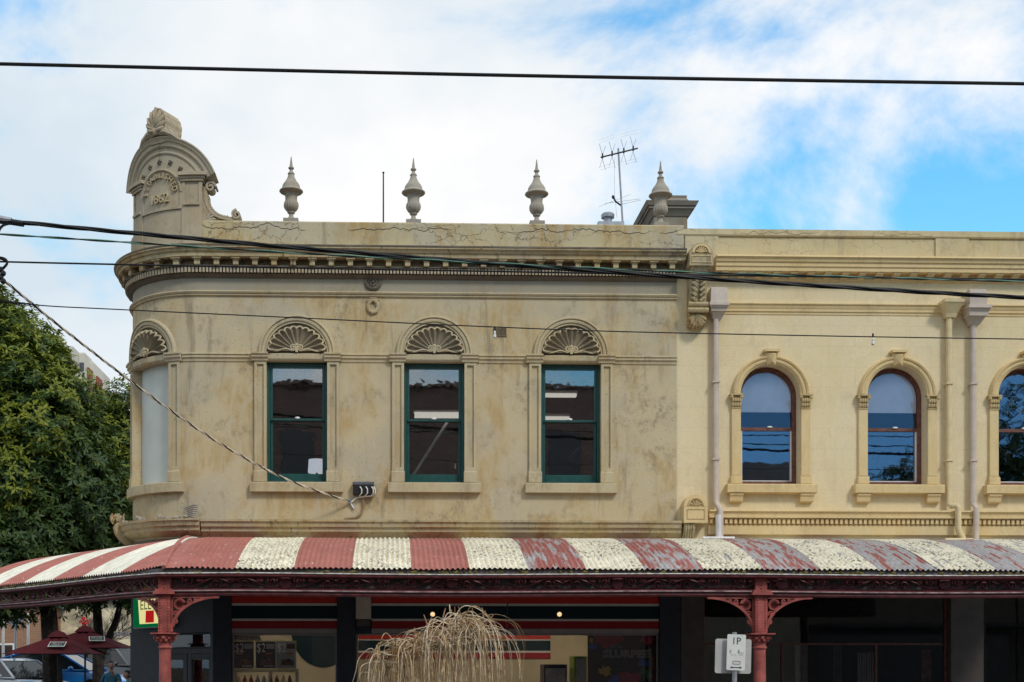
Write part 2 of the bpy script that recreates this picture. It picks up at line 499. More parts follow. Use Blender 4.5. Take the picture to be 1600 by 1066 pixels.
# ------------------------------------------------------------------ mesh helpers
class MB:
    def __init__(self):
        self.v, self.f = [], []

    def add(self, vs_, fs_):
        b = len(self.v)
        self.v += [tuple(p) for p in vs_]
        self.f += [tuple(i + b for i in f) for f in fs_]
        return self

    def box(self, x0, x1, y0, y1, z0, z1):
        return self.add([(x0, y0, z0), (x1, y0, z0), (x1, y1, z0), (x0, y1, z0), (x0, y0, z1), (x1, y0, z1), (x1, y1, z1), (x0, y1, z1)],
                        [(0, 3, 2, 1), (4, 5, 6, 7), (0, 1, 5, 4), (1, 2, 6, 5), (2, 3, 7, 6), (3, 0, 4, 7)])

    def cbox(self, x0, x1, y0, y1, z0, z1, c=0.008):
        """box with a small chamfer on the four edges round its y1 face"""
        vs_ = [(x0, y0, z0), (x1, y0, z0), (x1, y0, z1), (x0, y0, z1),
               (x0, y1 - c, z0), (x1, y1 - c, z0), (x1, y1 - c, z1), (x0, y1 - c, z1),
               (x0 + c, y1, z0 + c), (x1 - c, y1, z0 + c), (x1 - c, y1, z1 - c), (x0 + c, y1, z1 - c)]
        fs_ = [(0, 3, 2, 1), (8, 9, 10, 11)]
        for k in range(4):
            j = (k + 1) % 4
            fs_ += [(k, j, 4 + j, 4 + k), (4 + k, 4 + j, 8 + j, 8 + k)]
        return self.add(vs_, fs_)

    def grid(self, fn, nu, nv, wrap=False):
        b = len(self.v)
        mu = nu if wrap else nu + 1
        for i in range(mu):
            for j in range(nv + 1):
                self.v.append(tuple(fn(i / nu, j / nv)))
        for i in range(nu):
            i2 = (i + 1) % mu
            for j in range(nv):
                self.f.append((b + i * (nv + 1) + j, b + i2 * (nv + 1) + j, b + i2 * (nv + 1) + j + 1, b + i * (nv + 1) + j + 1))
        return self

    def tube(self, pts, r, n=6, cap=True):
        pts = [Vector(p) for p in pts]
        m = len(pts)
        rs = r if isinstance(r, (list, tuple)) else [r] * m
        b = len(self.v)
        up = None
        for i, p in enumerate(pts):
            t = (pts[min(i + 1, m - 1)] - pts[max(i - 1, 0)])
            if t.length < 1e-9:
                t = Vector((0, 0, 1))
            t.normalize()
            if up is None:
                up = t.orthogonal().normalized()
            else:
                up = (up - t * up.dot(t))
                up = up.normalized() if up.length > 1e-6 else t.orthogonal().normalized()
            w = t.cross(up)
            for k in range(n):
                a = 2 * pi * k / n
                self.v.append(tuple(p + (up * cos(a) + w * sin(a)) * rs[i]))
        for i in range(m - 1):
            for k in range(n):
                k2 = (k + 1) % n
                self.f.append((b + i * n + k, b + i * n + k2, b + (i + 1) * n + k2, b + (i + 1) * n + k))
        if cap:
            self.f.append(tuple(b + k for k in range(n))[::-1])
            self.f.append(tuple(b + (m - 1) * n + k for k in range(n)))
        return self

    def lathe(self, prof, c=(0, 0, 0), n=20, flute=None):
        b = len(self.v)
        for (r, z) in prof:
            for k in range(n):
                a = 2 * pi * k / n
                rr = r * (flute(a, z) if flute else 1)
                self.v.append((c[0] + rr * cos(a), c[1] + rr * sin(a), c[2] + z))
        for i in range(len(prof) - 1):
            for k in range(n):
                k2 = (k + 1) % n
                self.f.append((b + i * n + k, b + i * n + k2, b + (i + 1) * n + k2, b + (i + 1) * n + k))
        self.f.append(tuple(b + k for k in range(n))[::-1])
        self.f.append(tuple(b + (len(prof) - 1) * n + k for k in range(n)))
        return self

    def sweep(self, prof, s0, s1, step=0.09, ends=True):
        """profile [(d, z)] (closed loop) carried along the wall from s0 to s1, in (s, d, z)"""
        n = max(1, int(math.ceil((s1 - s0) / step))) if s0 < 0 else max(1, int((s1 - s0) / 0.5))
        b, k = len(self.v), len(prof)
        for i in range(n + 1):
            s = s0 + (s1 - s0) * i / n
            for (d, z) in prof:
                self.v.append((s, d, z))
        for i in range(n):
            for j in range(k):
                j2 = (j + 1) % k
                self.f.append((b + i * k + j, b + i * k + j2, b + (i + 1) * k + j2, b + (i + 1) * k + j))
        if ends:
            self.f.append(tuple(b + j for j in range(k))[::-1])
            self.f.append(tuple(b + n * k + j for j in range(k)))
        return self

    def arcsweep(self, cs, cz, prof, a0, a1, n=28, sx=1.0, ends=True):
        """profile [(d, r)] carried round an arch of centre (cs, cz), in (s, d, z)"""
        b, k = len(self.v), len(prof)
        for i in range(n + 1):
            a = a0 + (a1 - a0) * i / n
            for (d, r) in prof:
                self.v.append((cs + r * cos(a) * sx, d, cz + r * sin(a)))
        for i in range(n):
            for j in range(k):
                j2 = (j + 1) % k
                self.f.append((b + i * k + j, b + i * k + j2, b + (i + 1) * k + j2, b + (i + 1) * k + j))
        if ends:
            self.f.append(tuple(b + j for j in range(k))[::-1])
            self.f.append(tuple(b + n * k + j for j in range(k)))
        return self

    def prism(self, poly, y0, y1):
        """polygon in (x, z) extruded along y"""
        k = len(poly)
        vs_ = [(x, y0, z) for (x, z) in poly] + [(x, y1, z) for (x, z) in poly]
        fs_ = [tuple(range(k))[::-1], tuple(range(k, 2 * k))]
        for j in range(k):
            j2 = (j + 1) % k
            fs_.append((j, j2, k + j2, k + j))
        return self.add(vs_, fs_)

    def blob(self, c, rx, ry, rz, nu=8, nv=6):
        b = len(self.v)
        for j in range(nv + 1):
            t = pi * j / nv
            for i in range(nu):
                a = 2 * pi * i / nu
                self.v.append((c[0] + rx * sin(t) * cos(a), c[1] + ry * sin(t) * sin(a), c[2] + rz * cos(t)))
        for j in range(nv):
            for i in range(nu):
                i2 = (i + 1) % nu
                self.f.append((b + j * nu + i, b + j * nu + i2, b + (j + 1) * nu + i2, b + (j + 1) * nu + i))
        return self

    def shift(self, dx, dy, dz):
        self.v = [(x + dx, y + dy, z + dz) for x, y, z in self.v]
        return self

    def mesh(self, name, mat, fmap=None, smooth=False, fix=True, sharp=30):
        me = bpy.data.meshes.new(name)
        vv = [tuple(fmap(*p)) for p in self.v] if fmap else self.v
        me.from_pydata(vv, [], self.f)
        if fix:
            bm = bmesh.new()
            bm.from_mesh(me)
            bmesh.ops.remove_doubles(bm, verts=bm.verts, dist=1e-5)
            bmesh.ops.recalc_face_normals(bm, faces=bm.faces)
            bm.to_mesh(me)
            bm.free()
        if mat:
            me.materials.append(mat)
        if smooth:
            me.shade_smooth()
            me.set_sharp_from_angle(angle=radians(sharp))
        return me

    def build(self, name, mat, parent=None, fmap=None, smooth=False, fix=True):
        me = self.mesh(name, mat, fmap, smooth, fix)
        return link(name, me, parent)


def link(name, data, parent=None, loc=None, rot=None):
    o = bpy.data.objects.new(name, data)
    COL.objects.link(o)
    if parent is not None:
        o.parent = parent
        if parent.parent is None and parent.type == 'EMPTY' and not parent.get('local'):
            o.location = -Vector(parent.location)      # meshes are written in world metres
    if loc is not None:
        o.location = loc
    if rot is not None:
        o.rotation_euler = rot
    return o


def tag(o, label, cat=None, group=None, kind=None):
    if label:
        o['label'] = label
    if cat:
        o['category'] = cat
    if group:
        o['group'] = group
    if kind:
        o['kind'] = kind
    return o


def thing(name, label, cat, loc=(0, 0, 0), group=None, local=False, rz=0.0):
    o = bpy.data.objects.new(name, None)
    o.empty_display_size = 0.3
    COL.objects.link(o)
    o.location = loc
    o.rotation_euler[2] = rz
    if local or rz:
        o['local'] = True
    return tag(o, label, cat, group)


def text_mb(txt, size, depth=0.0, align='CENTER', spacing=1.0, offset=0.0):
    """letters as a mesh in (x, y=0..depth, z), standing upright"""
    cu = bpy.data.curves.new('t', 'FONT')
    cu.body = txt
    cu.size = size
    cu.extrude = depth / 2
    cu.align_x = align
    cu.space_character = spacing
    cu.offset = offset
    cu.resolution_u = 4
    o = bpy.data.objects.new('t', cu)
    COL.objects.link(o)
    dg = bpy.context.evaluated_depsgraph_get()
    me = bpy.data.meshes.new_from_object(o.evaluated_get(dg))
    mb = MB()
    mb.add([(p.co.x, p.co.z, p.co.y) for p in me.vertices], [tuple(p.vertices) for p in me.polygons])
    bpy.data.objects.remove(o)
    bpy.data.curves.remove(cu)
    bpy.data.meshes.remove(me)
    return mb


def spiral(c, r0, r1, turns, a0, n=26, sgn=1):
    out = []
    for i in range(n + 1):
        t = i / n
        a = a0 + sgn * turns * 2 * pi * t
        r = r0 + (r1 - r0) * t
        out.append((c[0] + r * cos(a), c[1] + r * sin(a)))
    return out


# ------------------------------------------------------------------ the wall line: straight front, round corner
XC, RC = -3.356, 1.40                 # where the round corner starts and its radius
SEND = -RC * pi / 2                    # arc length at which the corner has turned a right angle


def W(s, d, z):
    if s >= 0:
        return (XC + s, -d, z)
    if s >= SEND:
        a = -s / RC
        return (XC - (RC + d) * sin(a), RC - (RC + d) * cos(a), z)
    return (XC - RC - d, RC + (SEND - s), z)


def S(u, d=0.0):
    return at(u, 700, -d).x - XC


# ------------------------------------------------------------------ ground
def structure(name, mb, mat):
    return tag(mb.build(name, mat), None, None, None, 'structure')


structure('ground', MB().box(-900, 900, -900, 900, -1.0, -0.30), M['earth'])
structure('road', MB().box(-60, 60, -20.2, -5.2, -0.28, -0.14), M['asphalt'])
structure('footpath', MB().box(-4.9, 60, -5.0, 12, -0.29, 0.0), M['paving'])
structure('kerb', MB().box(-4.9, 60, -5.2, -5.003, -0.285, 0.004), M['kerb'])
structure('opposite_footpath', MB().box(-60, 60, -30, -20.203, -0.29, 0.0), M['paving'])
g = MB()
g.grid(lambda a, b: (-60 + a * 54.9, -5.0 + b * 60, -0.14 + 0.66 * max(0.0, min(1.0, (b * 60 - 16) / 7.0))), 4, 60)
structure('side_street', g, M['asphalt'])

# ------------------------------------------------------------------ corner building
corner = thing('corner_building', 'weathered cream stucco corner building with rounded corner and date pediment', 'building', (XC + 4, 3, 0))
S1 = S(1057)                           # party line with the cream terrace
Z_PAR, Z_CT = zz(349), zz(386, 700, 0.33)
Z_WB = 3.70
Z_IMP0, Z_IMP1 = zz(566), zz(553, 700, 0.08)
Z_SILL1, Z_SILL0 = zz(753, 700, 0.1), zz(769, 700, 0.1)
Z_STR = zz(462)
WX = [S(464), S(678.5), S(892)]       # centres of the three sash windows
HW = 0.525                             # half width of an opening
SP = -0.72                             # centre of the date pediment on the round corner
SC = -1.063                            # centre of the window on the round corner

# wall with openings
mb = MB()


def skin(s0, s1, z0, z1):
    if s1 <= s0 or z1 <= z0:
        return
    n = max(1, int((s1 - s0) / 0.07)) if s0 < 0 else max(1, int((s1 - s0) / 0.6))
    mb.grid(lambda a, b: (s0 + (s1 - s0) * a, 0.0, z0 + (z1 - z0) * b), n, 1)


cuts = [(SC - HW, SC + HW)] + [(w - HW, w + HW) for w in WX]
prev = SEND - 9.0
for k, (a, b) in enumerate(cuts + [(S1, S1)]):
    if prev < SEND:
        skin(prev, SEND, Z_WB, Z_STR)
        prev = SEND
    if prev < 0 < a:
        skin(prev, 0, Z_WB, Z_STR)
        prev = 0
    skin(prev, a, Z_WB, Z_STR)
    if b > a:
        skin(a, b, Z_WB, Z_SILL1 - 0.02)
        skin(a, b, Z_IMP0, Z_STR)
        dep = 0.16 if k == 0 else 0.22
        for e in (a, b):
            mb.grid(lambda p, q, e=e: (e, -dep * p, Z_SILL1 - 0.02 + (Z_IMP0 - Z_SILL1 + 0.02) * q), 1, 1)
        for ze in (Z_SILL1 - 0.02, Z_IMP0):
            mb.grid(lambda p, q, ze=ze: (a + (b - a) * p, -dep * q, ze), 8 if a < 0 else 1, 1)
    prev = b
mb.build('wall', M['stucco'], corner, W)
mb = MB()
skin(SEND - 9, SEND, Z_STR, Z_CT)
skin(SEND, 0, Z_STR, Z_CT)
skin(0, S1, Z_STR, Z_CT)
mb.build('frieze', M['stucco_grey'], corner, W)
# parapet, closed at its back
Z_CB = zz(402, 700, 0.30)
MB().sweep([(-0.32, Z_CT - 0.3), (0.03, Z_CT - 0.3), (0.03, Z_PAR - 0.02), (0.015, Z_PAR), (-0.32, Z_PAR)], SEND - 9, S(1068), 0.08).build('parapet', M['parapet'], corner, W)
# main cornice
P = 0.33
cor = [(0.0, Z_CT + 0.03), (P - 0.02, Z_CT + 0.015), (P, Z_CT), (P, Z_CT - 0.035), (P - 0.03, Z_CT - 0.045), (P - 0.045, Z_CT - 0.085), (P - 0.075, Z_CT - 0.10),
       (P - 0.075, Z_CB + 0.0), (0.0, Z_CB)]
MB().sweep(cor, SEND - 9, S(1073, 0.3), 0.06).build('cornice', M['cornice'], corner, W, True)
MB().sweep([(P - 0.16, Z_CT + 0.034), (P - 0.01, Z_CT + 0.026), (P + 0.004, Z_CT + 0.004), (P + 0.004, Z_CT - 0.014), (P - 0.02, Z_CT - 0.01), (P - 0.16, Z_CT + 0.01)], SEND - 9, S(1073, 0.3), 0.06).build('cornice_cap', M['lichen'], corner, W)
ZD1, ZD0 = zz(420, 700, 0.12), zz(429, 700, 0.12)
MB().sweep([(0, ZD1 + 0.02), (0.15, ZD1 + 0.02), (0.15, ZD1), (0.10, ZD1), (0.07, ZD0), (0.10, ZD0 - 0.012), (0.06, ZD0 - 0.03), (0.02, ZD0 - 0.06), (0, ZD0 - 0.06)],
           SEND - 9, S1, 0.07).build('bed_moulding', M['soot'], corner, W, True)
mb = MB()
s = SEND - 0.3
while s < S1 - 0.06:
    mb.box(s, s + 0.036, 0.06, 0.135, ZD0 + 0.004, ZD1 - 0.008)
    s += 0.0585
tag(mb.build('dentil_course', M['pedstone'], corner, W), None, None, None, 'stuff')
# modillions, one by one
mod = [(0.02, Z_CB - 0.002), (0.225, Z_CB - 0.002), (0.228, Z_CB - 0.035), (0.20, Z_CB - 0.05), (0.20, Z_CB - 0.12), (0.18, Z_CB - 0.135), (0.14, Z_CB - 0.115), (0.02, Z_CB - 0.14)]
k = 0
s = S(428, 0.2) - 0.3275 * 10
while s < S1 - 0.1:
    if s > SEND - 0.5:
        mb = MB().sweep(mod, s - 0.045, s + 0.045, 0.1)
        mb.sweep([(0.02, Z_CB - 0.001), (0.24, Z_CB - 0.001), (0.24, Z_CB - 0.028), (0.02, Z_CB - 0.028)], s - 0.075, s + 0.075, 0.08)
        mb.build('modillion', M['cornice'], corner, W)
    s += 0.3275
# string courses
MB().sweep([(0, Z_STR + 0.05), (0.045, Z_STR + 0.045), (0.065, Z_STR + 0.025), (0.05, Z_STR), (0.03, Z_STR - 0.005), (0.035, Z_STR - 0.03), (0.012, Z_STR - 0.045), (0, Z_STR - 0.045)],
           SEND - 9, S1, 0.06).build('string_course', M['trim'], corner, W, True)
imp = [(0, Z_IMP1 + 0.005), (0.055, Z_IMP1), (0.06, Z_IMP1 - 0.025), (0.04, Z_IMP1 - 0.04), (0.045, Z_IMP1 - 0.075), (0.02, Z_IMP1 - 0.10), (0.015, Z_IMP1 - 0.14), (0, Z_IMP1 - 0.145)]
edges = [SEND - 9] + [e for w in [SC] + WX for e in (w - 0.77, w + 0.77)] + [S1]
for k in range(0, len(edges), 2):
    MB().sweep(imp, edges[k], edges[k + 1], 0.06).build('impost_course', M['trim'], corner, W, True)


# arched window surrounds, scallop shells, sashes
def fan_shell(parent, cs, cz, R):
    bed = MB()
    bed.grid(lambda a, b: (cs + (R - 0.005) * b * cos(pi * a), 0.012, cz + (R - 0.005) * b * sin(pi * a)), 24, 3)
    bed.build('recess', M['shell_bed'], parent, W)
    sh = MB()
    L = 12

    def edge(a):
        x = (a / pi) * L
        return (0.395 + 0.055 * abs(sin(pi * x)) ** 0.6) * (1.0 + 0.10 * abs(cos(a)) ** 2) * R / 0.5

    def hgt(a, t):
        x = (a / pi) * L
        flute = abs(sin(pi * x)) ** 0.8
        return 0.030 + 0.055 * t * t + 0.022 * t - 0.045 * flute * min(1, t * 1.6)
    sh.grid(lambda p, q: (cs + edge(pi * p) * (0.10 + 0.90 * q) * cos(pi * p), hgt(pi * p, q), cz + 0.03 + edge(pi * p) * (0.10 + 0.90 * q) * 0.93 * sin(pi * p)), 72, 7)
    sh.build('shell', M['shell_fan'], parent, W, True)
    rim = MB()
    pts = []
    for i in range(97):
        a = pi * i / 96
        pts.append((cs + edge(a) * cos(a), hgt(a, 1) + 0.008, cz + 0.03 + edge(a) * 0.93 * sin(a)))
    rim.tube(pts, 0.017, 5)
    for sg in (-1, 1):
        sp = spiral((cs + sg * 0.068, cz + 0.085), 0.012, 0.058, 1.6, pi / 2 if sg > 0 else pi / 2, 26, sg)
        p3 = [(x, 0.075, z) for x, z in sp]
        lx, lz = sp[-1]
        for i in range(1, 9):
            t = i / 8
            p3.append((lx + sg * (0.35 * t) * R / 0.5, 0.07, lz + (0.045 - lz + cz) * t + 0.02 * sin(t * pi * 2)))
        rim.tube(p3, 0.015, 5)
    rim.box(cs - 0.022, cs + 0.022, 0.02, 0.085, cz + 0.005, cz + 0.13)
    rim.blob((cs, 0.07, cz + 0.13), 0.032, 0.03, 0.032)
    rim.build('shell_rim', M['trim'], parent, W, True)


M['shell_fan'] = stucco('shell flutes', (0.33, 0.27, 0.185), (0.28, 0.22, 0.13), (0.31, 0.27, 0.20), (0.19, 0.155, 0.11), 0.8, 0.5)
Z_ARC = Z_IMP1 + 0.004


def pilaster_mb(s0, s1, d=0.05):
    m = MB()
    zb = Z_SILL1 + 0.19
    f = 0.045
    m.sweep([(0, Z_SILL1), (d + 0.02, Z_SILL1), (d + 0.02, zb - 0.015), (d + 0.006, zb), (0, zb)], s0 - 0.012, s1 + 0.012, 0.08)
    zt = Z_IMP1 - 0.13
    # shaft with a sunk panel
    m.sweep([(0, zb), (d, zb), (d, zt), (0, zt)], s0, s0 + f, 0.05)
    m.sweep([(0, zb), (d, zb), (d, zt), (0, zt)], s1 - f, s1, 0.05)
    m.sweep([(0, zb), (d, zb), (d, zb + 0.07), (0, zb + 0.07)], s0 + f, s1 - f, 0.05)
    m.sweep([(0, zt - 0.06), (d, zt - 0.06), (d, zt), (0, zt)], s0 + f, s1 - f, 0.05)
    m.sweep([(0, zb + 0.07), (d - 0.035, zb + 0.07), (d - 0.035, zt - 0.06), (0, zt - 0.06)], s0 + f, s1 - f, 0.05)
    # impost cap
    m.sweep([(0, Z_IMP1 + 0.003), (d + 0.075, Z_IMP1 + 0.003), (d + 0.075, Z_IMP1 - 0.025), (d + 0.05, Z_IMP1 - 0.04), (d + 0.055, Z_IMP1 - 0.075), (d + 0.025, Z_IMP1 - 0.10),
             (d + 0.02, Z_IMP1 - 0.135), (0, Z_IMP1 - 0.135)], s0 - 0.05, s1 + 0.03, 0.06)
    return m


def surround(cs):
    sr = MB().sweep([(-0.12, Z_IMP0 - 0.001), (0.03, Z_IMP0 - 0.001), (0.055, Z_IMP0 + 0.03), (0.06, Z_IMP1 - 0.02), (0.05, Z_IMP1 - 0.005), (-0.12, Z_IMP1 - 0.005)], cs - HW, cs + HW, 0.06)
    sr = sr.build('window_surround', M['trim'], corner, W)
    R = 0.655
    arch = MB().arcsweep(cs, Z_ARC, [(0, R + 0.012), (0.05, R + 0.010), (0.085, R - 0.005), (0.09, R - 0.03), (0.06, R - 0.042), (0.075, R - 0.065), (0.07, R - 0.095), (0.045, R - 0.105),
                                     (0.05, R - 0.135), (0.012, R - 0.15), (0.0, R - 0.15)], 0, pi, 36)
    arch.build('archivolt', M['trim'], sr, W, True)
    fan_shell(sr, cs, Z_ARC + 0.005, 0.50)
    pilaster_mb(cs - HW - 0.205, cs - HW).build('pilaster', M['trim'], sr, W)
    pilaster_mb(cs + HW, cs + HW + 0.205).build('pilaster', M['trim'], sr, W)
    MB().sweep([(-0.2, Z_SILL1), (0.105, Z_SILL1 - 0.012), (0.11, Z_SILL1 - 0.03), (0.105, Z_SILL0), (0.0, Z_SILL0), (-0.2, Z_SILL0 + 0.05)], cs - 0.80, cs + 0.80, 0.06).build('sill', M['trim'], sr, W)


for w in [SC] + WX:
    surround(w)
# painted panel that fills the corner window
MB().sweep([(-0.16, Z_SILL1 - 0.01), (-0.125, Z_SILL1 - 0.01), (-0.125, Z_IMP0), (-0.16, Z_IMP0)], SC - HW + 0.001, SC + HW - 0.001, 0.06).build('blind_panel', M['blind'], corner, W)
tag(corner.children[-1], 'grey white painted panel filling the round corner window')

ZM = zz(655)


def rect_frame(m, s0, s1, z0, z1, fw, d0, d1, fb=None, ft=None):
    fb, ft = fb or fw, ft or fw
    m.cbox(s0, s0 + fw, d0, d1, z0, z1, 0.006)
    m.cbox(s1 - fw, s1, d0, d1, z0, z1, 0.006)
    m.cbox(s0 + fw, s1 - fw, d0, d1 - 0.002, z0, z0 + fb, 0.006)
    m.cbox(s0 + fw, s1 - fw, d0, d1 - 0.002, z1 - ft, z1, 0.006)


for k, w in enumerate(WX):
    fr = MB()
    a, b = w - HW + 0.002, w + HW - 0.002
    rect_frame(fr, a, b, Z_SILL1 - 0.015, Z_IMP0 - 0.002, 0.045, -0.20, -0.10, 0.05, 0.05)
    fo = fr.build('window', M['green'], corner, W)
    up = MB()
    rect_frame(up, a + 0.047, b - 0.047, ZM - 0.02, Z_IMP0 - 0.054, 0.045, -0.16, -0.12, 0.04)
    up.build('sash', M['green'], fo, W)
    lo = MB()
    rect_frame(lo, a + 0.047, b - 0.047, Z_SILL1 + 0.037, ZM + 0.025, 0.045, -0.20, -0.165, 0.13, 0.045)
    lo.build('sash', M['green'], fo, W)
    gp = MB().box(a + 0.09, b - 0.09, -0.143, -0.139, ZM + 0.018, Z_IMP0 - 0.097)
    gp.build('pane', M['glass_old'], fo, W)
    gp = MB().box(a + 0.09, b - 0.09, -0.185, -0.181, Z_SILL1 + 0.165, ZM - 0.018)
    gp.build('pane', M['glass_old'], fo, W)
    MB().blob((w, -0.115, ZM + 0.028), 0.045, 0.02, 0.022).build('latch', M['white'], fo, W, True)

# rooms behind the sashes
x0, x1 = XC + 0.12, XC + S1 - 0.2
rm = MB()
rm.box(x0, x1, 5.5, 5.6, 4.3, 7.0)
rm.box(x0 - 0.1, x0, 0.25, 5.6, 4.3, 7.0)
rm.box(x1, x1 + 0.1, 0.25, 5.6, 4.3, 7.0)
rm.build('room_wall', M['room_dark'], corner)
MB().box(x0, x1, 0.25, 5.6, 7.003, 7.1).build('room_ceiling', M['room'], corner)
MB().box(x0, x1, 0.25, 5.6, 4.18, 4.297).build('room_floor', M['room_dark'], corner)
MB().box(XC - RC + 0.3, XC + S1, 0.4, 11, 8.35, 8.6).build('roof', M['roof'], corner)

# ------------------------------------------------------------------ frieze ornaments, vent
s = S(583)
z = zz(442.5)
mb = MB()
for r in (0.135, 0.118):
    mb.arcsweep(s, z, [(0, r + 0.018), (0.03, r + 0.014), (0.045, r), (0.03, r - 0.014), (0, r - 0.018)], 0, 2 * pi, 28)
mb.arcsweep(s, z, [(0, 0.10), (0.018, 0.10), (0.018, 0.0), (0, 0.0)], 0, 2 * pi, 24)
for i in range(8):
    a = 2 * pi * i / 8
    mb.blob((s + 0.058 * cos(a), 0.02, z + 0.058 * sin(a)), 0.022, 0.02, 0.022)
mb.blob((s, 0.025, z), 0.026, 0.03, 0.026)
mb.build('rosette', M['soot'], corner, W, True)
z = zz(479)
mb = MB()
random.seed(4)
for i in range(22):
    a = 2 * pi * i / 22
    mb.blob((s + 0.085 * cos(a), 0.025, z - 0.015 + 0.105 * sin(a)), 0.03 + 0.008 * random.random(), 0.028, 0.026 + 0.01 * random.random())
for sg in (-1, 1):
    mb.tube([(s + sg * 0.03 + 0.028 * cos(t * 0.7), 0.04, z + 0.108 + 0.024 * sin(t * 0.7)) for t in range(10)], 0.011, 5)
    mb.tube([(s + sg * 0.05, 0.03, z + 0.10), (s + sg * 0.09, 0.035, z + 0.09), (s + sg * 0.115, 0.03, z + 0.105)], 0.012, 5)
mb.build('wreath', M['trim'], corner, W, True)
s, z = S(781), zz(519)
mb = MB()
rect_frame(mb, s - 0.115, s + 0.115, z - 0.075, z + 0.075, 0.014, 0.0, 0.02)
for i in range(7):
    mb.box(s - 0.10, s + 0.10, 0.002, 0.012, z - 0.062 + i * 0.019, z - 0.054 + i * 0.019)
for i in range(8):
    mb.box(s - 0.095 + i * 0.026, s - 0.087 + i * 0.026, 0.003, 0.014, z - 0.06, z + 0.06)
mb.build('air_vent', M['shell_bed'], corner, W)

# lower cornice over the verandah; it stands further out round the corner
def low_cornice(s0, s1, p, mat, top):
    b = top - 0.29
    prof = [(0, top), (p, top), (p, top - 0.035), (p - 0.03, top - 0.05), (p - 0.04, top - 0.12), (p - 0.08, top - 0.14), (p - 0.085, top - 0.20), (p - 0.115, top - 0.22), (0, b)]
    return MB().sweep(prof, s0, s1, 0.07).build('lower_cornice', mat, corner, W, True)


Z_LC = zz(813, 700, 0.15)
low_cornice(S(316), S(1062), 0.20, M['cornice'], Z_LC)
low_cornice(SEND - 9, S(314), 0.27, M['cornice'], Z_LC + 0.012)
# broken carving left along the corner ledge
random.seed(11)
for sc_ in (-1.62, -0.98, -0.58, -0.26):
    mb = MB()
    for i in range(7):
        mb.blob((sc_ + random.uniform(-0.09, 0.09), random.uniform(0.12, 0.25), Z_LC + random.uniform(0.01, 0.06)), random.uniform(0.025, 0.05), 0.04, random.uniform(0.02, 0.05), 6, 5)
    mb.build('broken_carving', M['urn'], corner, W)
mb = MB()
for i in range(7):
    t = i / 6
    mb.tube([(-0.13 - 0.03 * i * 0.4, 0.19, Z_LC + 0.012 + 0.03 * i), (-0.07 + 0.02 * t, 0.22, Z_LC + 0.045 + 0.033 * i), (-0.03 + 0.03 * t, 0.19, Z_LC + 0.03 + 0.035 * i)], 0.016, 5)
mb.blob((-0.03, 0.19, Z_LC + 0.24), 0.03, 0.03, 0.04)
mb.build('leaf_carving', M['urn'], corner, W, True)
mb = MB()
sb_ = -1.78
mb.sweep([(0, Z_LC + 0.10), (0.29, Z_LC + 0.06), (0.35, Z_LC - 0.02), (0.32, Z_LC - 0.14), (0.25, Z_LC - 0.24), (0.14, Z_LC - 0.34), (0, Z_LC - 0.36)], sb_ - 0.12, sb_ + 0.12, 0.06)
for i in range(22):
    p_ = Vector((sb_ + random.uniform(-0.15, 0.13), random.uniform(0.16, 0.36), Z_LC + random.uniform(0.02, 0.08)))
    q_ = Vector((random.uniform(-0.05, 0.05), random.uniform(-0.03, 0.06), random.uniform(0.07, 0.17)))
    mb.tube([p_, p_ + q_ * 0.6 + Vector((random.uniform(-0.02, 0.02), 0.02, 0)), p_ + q_], [0.02, random.uniform(0.022, 0.04), 0.008], 5)
mb.build('console', M['cornice'], corner, W)

# ------------------------------------------------------------------ urns on the parapet
UP = [(45, 650), (30, 640), (20, 625), (17, 605), (30, 598), (33, 590), (27, 585), (42, 575), (55, 555), (59, 540), (58, 520), (54, 505), (50, 498), (49, 470), (54, 440), (64, 430), (92, 424), (99, 417),
      (97, 410), (80, 398), (75, 385), (72, 368), (62, 350), (48, 333), (35, 310), (27, 290), (25, 276), (29, 272), (28, 264), (20, 256), (14, 246), (13, 236), (24, 224), (24, 217), (14, 208), (11, 190), (8, 165), (3, 125)]
UK = 1 / 479.0
for k, u in enumerate((455, 646, 838.5, 1032)):
    X = at(u, 345, 0.12).x
    bz = Z_PAR + 0.002
    pl = MB().box(X - 0.13, X + 0.13, -0.01, 0.25, bz, bz + 0.062)
    uo = pl.build('urn_finial', M['urn'], corner)
    zb = bz + 0.06

    def fl(a, z):
        zz_ = 685 - z / UK
        return 1 + (0.13 * (abs(cos(8 * a)) - 0.5) if 500 < zz_ < 580 else 0)
    lo = [(r * UK, (685 - y) * UK) for r, y in UP if y >= 424]
    hi = [(r * UK, (685 - y) * UK) for r, y in UP if y <= 424]
    rz = random.Random(k).uniform(0, 1)
    MB().lathe(lo, (X, 0.12, bz), 48, fl).build('urn_bowl', M['urn'], uo, None, True)
    MB().lathe([(r, z + 0.001) for r, z in hi], (X, 0.12, bz), 28).build('urn_lid', M['urn'], uo, None, True)

# ------------------------------------------------------------------ date pediment on the round corner
ped = MB()
ZA = 9.60                              # centre height of the arch
HP = 0.77                              # half width of the pediment
ZP0 = Z_PAR - 0.45
# solid body: slab with an arched head, follows the corner
mbp = MB()
N = 40


def arch_top(x, R=1.10):
    return ZA + sqrt(max(0.0, R * R - x * x))


def slab(m, x0, x1, z0, ztop, d0, d1, n=24):
    b = len(m.v)
    for i in range(n + 1):
        x = x0 + (x1 - x0) * i / n
        zt = ztop(x) if callable(ztop) else ztop
        m.v += [(SP + x, d0, z0), (SP + x, d1, z0), (SP + x, d1, zt), (SP + x, d0, zt)]
    for i in range(n):
        for j in range(4):
            j2 = (j + 1) % 4
            m.f.append((b + i * 4 + j, b + i * 4 + j2, b + (i + 1) * 4 + j2, b + (i + 1) * 4 + j))
    m.f.append((b + 3, b + 2, b + 1, b))
    e = b + n * 4
    m.f.append((e, e + 1, e + 2, e + 3))


